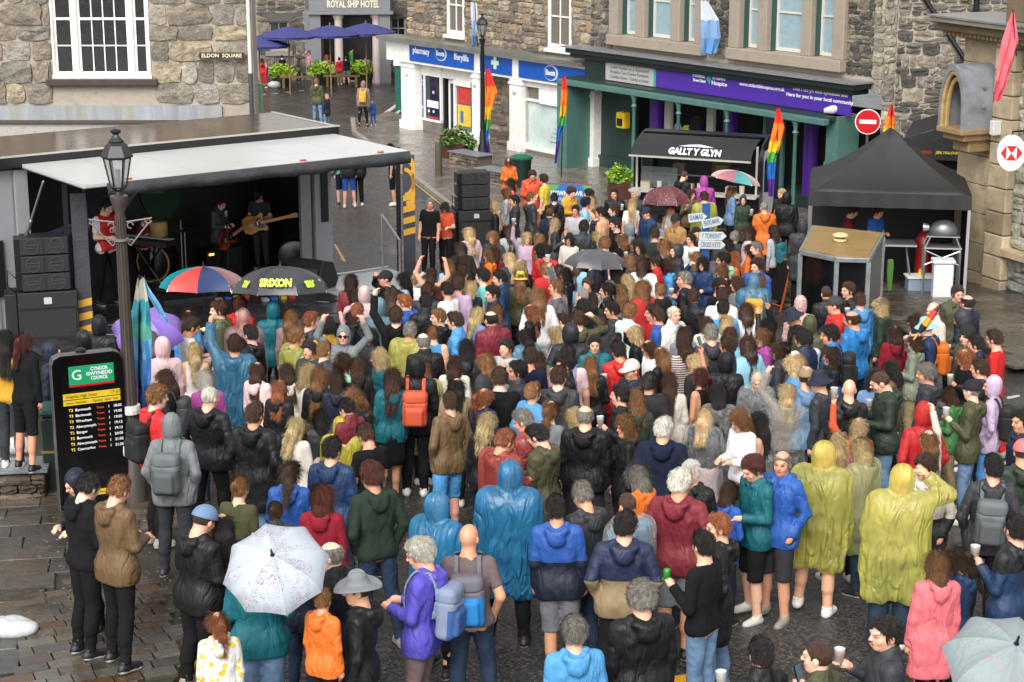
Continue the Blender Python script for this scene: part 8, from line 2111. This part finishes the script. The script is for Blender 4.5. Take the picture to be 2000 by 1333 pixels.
MB().prism([(-.16, 0), (.16, 0), (.16, 1.55), (.10, 1.75), (0, 1.82), (-.10, 1.75), (-.16, 1.55)], 0, .05, MR).build('door_leaf', mat('door_grey', '#8d8b90', rough=.4, var=.1), t2); MB().prism([(-.10, .75), (.10, .75), (.10, 1.5), (.05, 1.62), (-.05, 1.62), (-.10, 1.5)], .051, .056, MR).build('door_window', mat('navy_window'), t2)

# ---- festival banner, planters, benches, bollard, bins, finger post
p = G(1098, 470); bt = at(1105, 360, 45.3); t = empty('festival_banner', (bt.x, 45.3, 0), R(-8), 'blue festival banner board with white words and green corners', 'banner')
w2_ = 1.30; zt3 = bt.z; b = MB().box(-w2_/2, w2_/2, 0, .03, zt3-1.0, zt3).build('banner_board', mat('banner_blue', '#2f67a8', rough=.5, var=.1, vscale=2), t)
MB().prism([(-w2_/2+.01, -.02), (-w2_/2+.01, -.40), (-.30, -.22), (-.15, -.02)][::1], .001, .004, Matrix.Translation((0, 0, zt3)) @ MR).build('green_corner', mat('banner_green', '#5f9a5a', rough=.5), b); MB().prism([(w2_/2-.01, -.02), (w2_/2-.25, -.02), (w2_/2-.12, -.25), (w2_/2-.01, -.30)], .001, .004, Matrix.Translation((0, 0, zt3)) @ MR).build('green_corner', mat('banner_green'), b)
MB().box(-w2_/2, w2_/2, -.004, .034, zt3, zt3+.012).build('banner_edge', mat('orange_wood'), b)
text('lettering', 'SESIWN FAWR', .17, wm, b, (.02, -.008, zt3-.24), (R(90), 0, 0), .002, width=.82, bold=.004); text('lettering', 'DOLGELLAU', .1, wm, b, (0, -.008, zt3-.38), (R(90), 0, 0), .002, width=.5)
def leaves(name, r, n, m, parent, loc, seed=0, flowers=(), size=.05, group_r=None):
    rr = random.Random(seed); mb = MB()
    for i in range(n):
        a = rr.uniform(0, 2*math.pi); e = math.acos(rr.uniform(-.2, 1)); k = rr.uniform(.5, 1.0) ** .5; k *= 1 + .25*math.sin(3*a + seed)
        c = Vector((r[0]*k*math.sin(e)*math.cos(a), r[1]*k*math.sin(e)*math.sin(a), r[2]*k*math.cos(e)))
        d = Vector((rr.uniform(-1, 1), rr.uniform(-1, 1), rr.uniform(-.6, .8))).normalized(); u = d.orthogonal().normalized(); s_ = size * rr.uniform(.6, 1.5)
        mb.add([c - u*s_*.4, c + d*s_*.2 - u*0, c + u*s_*.4, c + d*s_*1.2], [(0, 1, 3), (1, 2, 3)])
    o = mb.build(name, m, parent, loc=loc); o['kind'] = 'stuff'
    for fi, (fc, fn) in enumerate(flowers):
        mb = MB()
        for i in range(fn):
            a = rr.uniform(0, 2*math.pi); e = math.acos(rr.uniform(0, 1)); c = Vector((r[0]*math.sin(e)*math.cos(a), r[1]*math.sin(e)*math.sin(a), r[2]*math.cos(e)))*1.02; s_ = size*.5
            mb.lathe([(s_*.3, 0), (s_, s_*.6), (s_*.2, s_*.8)], tuple(c), 6)
        q = mb.build('flowers', mat('flower_' + fc[1:], fc, rough=.6), parent, loc=loc); q['kind'] = 'stuff'
    return o
lf1 = mat('bright_leaf', '#6f9a1c', rough=.5, island=.4); lf2 = mat('mid_leaf', '#3f6a22', rough=.5, island=.4)
p = G(897, 318); t = empty('flower_planter', (p.x, p.y, p.z+.1), R(-50), 'brown trough planter full of mixed flowers outside the chemist', 'planter')
MB().box(-.75, .45, -.22, .22, 0, .52).build('trough', mat('brown_trough', '#4a231c', rough=.45, var=.1), t, bevel=.02); leaves('foliage', (.72, .36, .42), 900, lf2, t, (-.12, 0, .50), 1, (('#c9c2b8', 26), ('#a02a2a', 30)), .09)
p = G(1208, 395); t = empty('flower_planter', (p.x, p.y, p.z+.1), 0, 'square planter of yellow flowers left of the food trailer', 'planter')
MB().box(-.3, .3, -.3, .3, 0, .50).build('trough', mat('brown_trough'), t, bevel=.02); leaves('foliage', (.36, .34, .40), 520, mat('yellow_green_leaf', '#5a8a1e', rough=.5, island=.4), t, (0, 0, .48), 2, (('#e0c81c', 34),), .09)
def slat_bench(px, py, L_, rz, label, n=7):
    p = G(px, py); t = empty('street_bench', (p.x, p.y, p.z+.1), rz, label, 'bench', 'slatted benches on stone plinths')
    MB().box(-L_/2+.08, L_/2-.08, -.28, .28, 0, .36).build('stone_plinth', M_mortar('#5f564a', 'plinth_stone'), t); rubble(t, [(-L_/2+.08, L_/2-.08, .0, .36)], .11, .22, ['#6a6052', '#7a6f5e', '#574e42'], [], proud=.05, gap=.012, seed=80+px, mname='bench_stone', limit=40)
    for c in t.children:
        if c.name.startswith('stone') and not c.name.startswith('stone_p'): c.location.y -= .29
    for i in range(n): MB().box(-L_/2, L_/2, -.34+i*.097, -.265+i*.097, .37, .40).build('bench_slat', mat('wet_grey_slat'), t, bevel=.006)
slat_bench(920, 330, 1.5, R(-50), 'slatted bench on a stone plinth beside the brown planter'); slat_bench(975, 365, 1.5, R(-48), 'slatted bench below the chemist lamp post beside a green bin')
p = G(857, 352); tag(MB().lathe([(.11, 0), (.10, .9), (.09, 1.0), (.02, 1.02)], (0, 0, 0), 10).build('stone_bollard', mat('mossy_stone', '#4b4535', rough=.7, var=.3, bump=.6, bscale=18, dirt=('#4a5a1a', 5, .7)), None, smooth=True), 'mossy stone bollard on the kerb below the chemist', 'bollard').location = (p.x, p.y, p.z+.1)
p = G(1022, 372); t = empty('litter_bin', (p.x-.05, p.y, p.z+.1), 0, 'green litter bin beside the orange steward', 'bin'); MB().lathe([(.26, 0), (.28, .8)], (0, 0, 0), 16).build('bin_body', mat('bin_green'), t, smooth=True); MB().lathe([(.32, .8), (.33, .86), (.20, .92)], (0, 0, 0), 16).build('bin_lid', mat('bin_lid_green2', '#0f5a46', rough=.3), t, smooth=True)
# post box / green cabinet left of the chemist, green post by left wall
p = G(781, 215); t = empty('green_cabinet', (p.x, p.y, p.z), 0, 'narrow green cabinet standing at the left corner of the chemist', 'cabinet'); MB().box(-.16, .16, -.16, .16, 0, 1.65).build('cabinet_body', mat('cabinet_green', '#0f5a4c', rough=.4), t, bevel=.02); MB().lathe([(.24, 1.68), (.22, 1.85), (.05, 1.92)], (0, 0, 0), 12).build('white_cap', mat('white_plastic'), t)
p = at(509, 230, 36.2); t = empty('green_post', (p.x, p.y, gz(36)), 0, 'pale green post with a short arm at the corner of the old building', 'post'); zz_ = at(509, 166, 36.2).z-gz(36); MB().tube([(0, 0, 0), (0, 0, zz_)], .06, 10).build('post', mat('pale_green_paint', '#6f9a80', rough=.4, var=.1), t, smooth=True); MB().tube([(0, 0, zz_-.02), (.16, 0, zz_-.0)], .025, 8).lathe([(.065, 0), (.065, .03)], (0, 0, zz_), 10).build('arm', mat('pale_green_paint'), t)
# teal post by the bank
p = G(1929, 572); t = tag(MB().tube([(0, 0, 0), (.03, 0, .8), (.05, 0, 1.02)], .05, 10).build('teal_post', mat('chipped_teal', '#1f5a50', rough=.4, var=.2, dirt=('#9aa39c', 9, .5)), None, smooth=True), 'chipped teal metal post standing against the bank wall', 'post'); t.location = (p.x, p.y, p.z); t.scale = (1, 1, .95)
# finger signs
FY = hpx(1378, 445, 2.0); p = at(1378, 480, FY); t = empty('finger_post', (p.x, FY, gz(FY)), R(5), 'blue finger post with four white hand painted pointing signs', 'signpost')
MB().box(-.07, .07, 0, .04, 0, at(1375, 398, FY).z-gz(FY)).build('post', mat('finger_post_blue', '#1a4a80', rough=.5), t)
def finger(s_, px, py, wd_, tilt, dirn=1):
    z = at(px, py, FY).z - gz(FY); x = at(px, py, FY).x - p.x; h = .075
    o = MB().prism([(-wd_/2, -h), (wd_/2-.08, -h), (wd_/2, 0), (wd_/2-.08, h), (-wd_/2, h)], 0, .02, Matrix.Translation((x, -.02, z)) @ Matrix.Rotation(R(-tilt), 4, 'Y') @ MR).build('finger_sign', mat('finger_white', '#b9bdba', rough=.5, dirt=('#7f837e', 6, .4)), t)
    q = text('lettering', s_, .13, mat('finger_blue', '#3b5f86', rough=.5), o, (x-.03, -.043, z), (R(90), 0, 0), .002, width=wd_*.72, bold=.002); q.rotation_euler = (R(90), R(-tilt), 0)
finger('SIAMAS', 1362, 424, .34, 6); finger('PENTRE MAWR', 1392, 434, .40, 12); finger('Y TORRENT', 1392, 461, .50, -1); finger('CROSS KEYS', 1390, 478, .50, -2)

# ---- umbrellas
def umbrella(apex_px, rim_px_y, Y, rad, cols, label, tilt=(0, 0), n=8, depth=.30, stick=.8, patterned=None, seed=0, handle=True, lobes=.06):
    c = at(apex_px[0], apex_px[1], Y); t = empty('umbrella', c, 0, label, 'umbrella', 'umbrellas in the crowd'); t.rotation_euler = (Euler((R(tilt[0]), R(tilt[1]), 0)).to_matrix() @ Matrix.Rotation(R(seed*13), 3, 'Z')).to_euler()
    for k in range(n):
        a0, a1 = 2*math.pi*k/n, 2*math.pi*(k+1)/n; v = []; NR, NA = 7, 5
        for i in range(NR+1):
            f = i/NR
            for j in range(NA+1):
                g = j/NA; a = a0 + (a1-a0)*g; sag = math.sin(math.pi*g); rr = rad*math.sin(f*math.pi*.5*.92)/math.sin(math.pi*.46) * (1 - lobes*sag*f) * math.cos(math.pi/n)/math.cos(a - a0 - math.pi/n); z = -depth*(1-math.cos(f*math.pi*.5*.95)) - .035*sag*f*(1-f)*2
                v.append((rr*math.cos(a), rr*math.sin(a), z))
        W = NA+1; f_ = [(i*W+j, (i+1)*W+j, (i+1)*W+j+1, i*W+j+1) for i in range(NR) for j in range(NA)]
        me = bpy.data.meshes.new('canopy_panel'); me.from_pydata(v, [], f_); me.polygons.foreach_set('use_smooth', [True]*len(me.polygons)); o = link('canopy_panel', me, t, cols[k % len(cols)])
        MB().tube([(rad*math.sin(f/6*math.pi*.46)/math.sin(math.pi*.46)*math.cos(a0), rad*math.sin(f/6*math.pi*.46)/math.sin(math.pi*.46)*math.sin(a0), -depth*(1-math.cos(f/6*math.pi*.475))-.008) for f in range(7)], .005, 4).build('rib', ALU, t)
    MB().tube([(0, 0, .07), (0, 0, -stick)], .009, 6).build('shaft', BLKM, t); MB().tube([(0, 0, -stick), (0, 0, -stick-.12)], .018, 6).build('handle', BLKM, t); MB().lathe([(.02, 0), (.012, .02), (.006, .08)], (0, 0, .0), 8).build('tip', BLKM, t)
    return t
def um(nm, c, dirt=None, rough=.4): return mat('umbrella_' + nm, c, rough=rough, bump=.2, bscale=10, dirt=dirt, spec=.5)
def spots(nm, base, dot, scale):
    return split_mat('umbrella_' + nm, dot, base, ('spots', scale))
Y_ = hpx(397, 520, 2.15); umbrella((397, 521), 0, Y_, .66, [um('teal', '#0f7a80'), um('red', '#d2413c'), um('navy', '#2b3860'), um('rose', '#8f6a6c')], 'red, teal and navy golf umbrella in front of the stage', (-6, 0), 8, .34, seed=13.92)
Y_ = hpx(546, 520, 2.20); u2 = umbrella((547, 520), 0, Y_, .74, [um('charcoal', '#37373a')], 'black golf umbrella with lime green lettering in front of the stage', (-8, 0), 8, .40, seed=2)
tx = text('lettering', 'SRIXON', .17, mat('lime_letters', '#c6e04a', rough=.5), u2, (0.02, -.60, -.245), (R(58), 0, 0), .002, width=.46, bold=.010); tx.rotation_euler = (R(56), 0, R(-26)); tx.location = (-.26, -.565, -.200)
for a_ in (-.75, .75):
    p_v = Vector((0.02, -.60, 0)); p_v.rotate(Euler((0, 0, a_*1.35 - R(26)))); tx = text('lettering', 'SRIXON', .15, mat('lime_letters'), u2, (p_v.x, p_v.y, -.235), (R(56), 0, a_*1.35 - R(26)), .002, width=.36, bold=.008)
Y_ = hpx(290, 612, 1.95); umbrella((288, 618), 0, Y_, .50, [um('lilac', '#7f64b4')], 'plain purple umbrella tilted back behind the lamp post', (24, 6), 8, .34, seed=3)
Y_ = hpx(1163, 487, 2.0); umbrella((1165, 488), 0, Y_, .53, [um('slate', '#4b4b4e')], 'charcoal umbrella in the middle of the crowd', (-4, 3), 8, .28, seed=4)
Y_ = hpx(1300, 365, 2.0); umbrella((1302, 364), 0, Y_, .56, [spots('dotted_maroon', '#5a2a36', '#b88a4a', 22)], 'maroon umbrella with small orange dots before the food trailer', (-3, 0), 8, .40, seed=5)
Y_ = hpx(1440, 335, 2.1); umbrella((1441, 334), 0, Y_, .58, [um('dusky_pink', '#96606a'), um('sea', '#4a8f90'), um('blush', '#b9a09a')], 'patchwork pink and teal umbrella held before the food trailer', (-4, 12), 8, .26, seed=6)
mp = mat('umbrella_map_print', '#a9b0b9', rough=.45, bump=.2, bscale=10, var=.08, vscale=5)
N_ = mp.node_tree.nodes; L_ = mp.node_tree.links; b_ = N_['Principled BSDF']; src_ = b_.inputs['Base Color'].links[0].from_socket; tc = N_.new('ShaderNodeTexCoord')
for sc_, k_, wd_, col_ in ((5.5, 26, .16, '#5a5248'), (13, 15, .15, '#3d4048'), (8, 20, .08, '#9a5a60')):      # printed contour-like drawing lines
    n_ = N_.new('ShaderNodeTexNoise'); n_.inputs['Scale'].default_value = sc_; n_.inputs['Detail'].default_value = 5; n_.inputs['Distortion'].default_value = .8; L_.new(tc.outputs['Object'], n_.inputs['Vector'])
    a_ = N_.new('ShaderNodeMath'); a_.operation = 'MULTIPLY'; a_.inputs[1].default_value = k_; L_.new(n_.outputs['Fac'], a_.inputs[0]); f_ = N_.new('ShaderNodeMath'); f_.operation = 'FRACT'; L_.new(a_.outputs[0], f_.inputs[0])
    c_ = N_.new('ShaderNodeMath'); c_.operation = 'LESS_THAN'; c_.inputs[1].default_value = wd_; L_.new(f_.outputs[0], c_.inputs[0])
    n2 = N_.new('ShaderNodeTexNoise'); n2.inputs['Scale'].default_value = 3.5 + sc_ * .2; L_.new(tc.outputs['Object'], n2.inputs['Vector']); g_ = N_.new('ShaderNodeMath'); g_.operation = 'GREATER_THAN'; g_.inputs[1].default_value = .5; L_.new(n2.outputs['Fac'], g_.inputs[0])
    h_ = N_.new('ShaderNodeMath'); h_.operation = 'MULTIPLY'; L_.new(c_.outputs[0], h_.inputs[0]); L_.new(g_.outputs[0], h_.inputs[1]); h2 = N_.new('ShaderNodeMath'); h2.operation = 'MULTIPLY'; h2.inputs[1].default_value = .85; L_.new(h_.outputs[0], h2.inputs[0])
    x_ = N_.new('ShaderNodeMix'); x_.data_type = 'RGBA'; L_.new(h2.outputs[0], x_.inputs[0]); L_.new(src_, x_.inputs[6]); x_.inputs[7].default_value = rgb(col_); src_ = x_.outputs[2]
L_.new(src_, b_.inputs['Base Color'])

umbrella((532, 1084), 0, hpx(532, 1084, 2.0), .425, [mp], 'pale umbrella printed with a sketchy map at the lower left', (38, -3), 8, .24, seed=8, lobes=.03)
umbrella((1985, 1258), 0, hpx(1985, 1258, 1.95), .47, [spots('dotted_grey', '#7f8a8c', '#a07a6a', 20)], 'pale grey umbrella with tiny coloured dots at the lower right corner', (24, 4), 8, .26, seed=9, lobes=.03)
# folded tricolour umbrella
p = G(1795, 650, 1.75); q = at(1838, 594, p.y); t = empty('folded_umbrella', p, 0, 'folded red, yellow and black umbrella pointing up beside the orange backpack', 'umbrella'); v = q - p
for k, (c_, f0, f1, r0, r1) in enumerate((('#17171a', .0, .25, .03, .055), ('#c98a14', .25, .5, .055, .05), ('#b4281c', .5, .75, .05, .035), ('#2a1a1c', .75, 1, .035, .01))): MB().tube([tuple(v*f0), tuple(v*f1)], [r0, r1], 8).build('folded_cloth', mat('folded_' + c_[1:], c_, rough=.6, bump=.4), t)
MB().tube([tuple(v*-.25), (0, 0, 0)], .014, 6).build('handle', mat('maple_neck'), t)
# parasols and troughs at the hotel
def parasol(px, ytop, Y, rad, label):
    c = at(px, ytop, Y); t = empty('parasol', (c.x, Y, gz(Y)), 0, label, 'parasol', 'blue parasols outside the hotel'); h = c.z - gz(Y); n = 8
    m_ = mat('parasol_blue', '#34376e', rough=.7, bump=.2)
    for k in range(n):
        a0, a1 = 2*math.pi*k/n, 2*math.pi*(k+1)/n; v = [(0, 0, h)] 
        for f in (.35, .7, 1): 
            for g in (0, .5, 1): a = a0+(a1-a0)*g; r_ = rad*f*(1-.05*math.sin(math.pi*g)*f); v.append((r_*math.cos(a), r_*math.sin(a), h-.36*f+.03*math.sin(math.pi*f)))
        f_ = [(0, 1, 2), (0, 2, 3)] + [(1+i*3+j, 4+i*3+j, 5+i*3+j, 2+i*3+j) for i in range(2) for j in range(2)]
        me = bpy.data.meshes.new('canopy_panel'); me.from_pydata(v, [], f_); link('canopy_panel', me, t, m_)
        MB().add([(rad*.99*math.cos(a0), rad*.99*math.sin(a0), h-.36), (rad*.99*math.cos(a1), rad*.99*math.sin(a1), h-.36), (rad*.985*math.cos(a1), rad*.985*math.sin(a1), h-.45), (rad*.985*math.cos(a0), rad*.985*math.sin(a0), h-.45)], [(0, 1, 2, 3)]).build('valance', m_, t)
    MB().tube([(0, 0, 0), (0, 0, h+.08)], .03, 8).build('pole', mat('pine_shelf'), t)
for px_, y_, Y_, w_ in ((505, 70, 74, 'cut off by the old building'), (563, 52, 74.5, 'left of the porch'), (644, 49, 75, 'before the porch columns'), (714, 45, 76, 'furthest right')): parasol(px_, y_, Y_, 1.25, 'blue parasol outside the hotel, the one ' + w_)
for px_, y_, w_ in ((549, 168, 'leftmost, by the drinkers in red'), (628, 165, 'middle, in front of the lime hoodie'), (710, 162, 'rightmost, by the mustard jacket')):
    p = G(px_, y_); t = empty('hotel_planter', p, 0, 'round dark tub of bright green ferns, ' + w_, 'planter', 'fern tubs outside the hotel'); MB().lathe([(.34, 0), (.40, .45), (.38, .46)], (0, 0, 0), 14).build('tub', mat('dark_tub', '#26231f', rough=.6), t, smooth=True); leaves('foliage', (.50, .42, .36), 520, mat('fern_leaf', '#7a9a1c', rough=.5, island=.5), t, (0, 0, .50), px_, (), .14)
p = G(633, 158); t = empty('bay_tree', (p.x, p.y+2, p.z), 0, 'small round bay tree under the hotel parasols', 'tree'); MB().tube([(0, 0, 0), (0, 0, 1.4)], .04, 6).build('trunk', mat('bark', '#3a2f25', rough=.9), t); leaves('crown', (.5, .5, .42), 500, lf2, t, (0, 0, 1.7), 5, (), .12)
for px_, y_, w_ in ((583, 172, 'between the left and middle fern tubs'), (668, 170, 'between the middle and right fern tubs')): 
    p = G(px_, y_); t = empty('picnic_bench', p, 0, 'wooden bench ' + w_, 'bench', 'wooden benches outside the hotel'); MB().box(-.75, .75, -.15, .15, .42, .48).build('seat', mat('pine_shelf'), t)
    for x in (-.6, .6): MB().box(x-.05, x+.05, -.13, .13, 0, .42).build('leg', mat('pine_shelf'), t)
p = G(536, 172); lump('carrier_bag', p, (.28, .2, .16), mat('white_bag'), 'white carrier bag on the road beside the hot pink trousers', 'bag', 5)
p = hand_at([P_ for P_ in PEOPLE if P_.get('can')][0], 1, (0, 0, .02)); tag(MB().lathe([(.026, -.06), (.033, -.05), (.033, .05), (.026, .06)], (0, 0, 0), 12).build('drinks_can', mat('can_green', '#2f8a35', rough=.3, metal=.4), None, smooth=True), 'green drinks can held by the one in a black sweater and pale jeans', 'can').location = p
# weeds and leaf litter between the setts, coins of light stone
rr = random.Random(12); mb = MB()
for i in range(240):
    px_, py_ = rr.uniform(150, 400), rr.uniform(1130, 1333); q = G(px_, py_); 
    for k in range(3): a = rr.uniform(0, 6.28); mb.add([(q.x, q.y, q.z+.12), (q.x+.02*math.cos(a), q.y+.02*math.sin(a), q.z+.145), (q.x+.012*math.cos(a+.8), q.y+.012*math.sin(a+.8), q.z+.135)], [(0, 1, 2)])
mb.build('moss_tufts', mat('moss_green', '#4f7a1c', rough=.8), near_pave)['kind'] = 'stuff'
mb = MB()
for i in range(160):
    px_, py_ = rr.uniform(60, 420), rr.uniform(1000, 1300); q = G(px_, py_, .12); r_ = rr.uniform(.008, .02); mb.lathe([(r_, 0), (r_*.8, .004)], (q.x, q.y, gz(q.y)+.1445), 6)
mb.build('gum_spots', mat('gum_grey', '#5f5c55', rough=.7), near_pave)['kind'] = 'stuff'
# fill the gaps where heads pack too tightly to tell apart
_r = random.Random(5); taken = [q['loc'] for q in PEOPLE]; fill = []; heads = [q['px'] for q in PEOPLE]
for _ in range(6000):
    x_, y_ = _r.uniform(560, 1640), _r.uniform(450, 760)
    if x_ < 900 and y_ < 560 or x_ > 1480 and y_ < 640 or (x_ < 700 and y_ < 620): continue
    q_ = G(x_, y_, 1.6); q_.z = gz(q_.y); k_ = 24 * 30 / q_.y
    if min((q_.xy - v.xy).length for v in taken) > .30 and all(math.hypot(x_ - a_, (y_ - b_) * .8) > k_ * 1.12 for a_, b_ in heads):
        taken.append(q_); heads.append((x_, y_)); fill.append((q_.x, q_.y))
    if len(fill) >= 60: break
print('filler', len(fill)); add_filler(fill)
landmark_words(); finish_things()
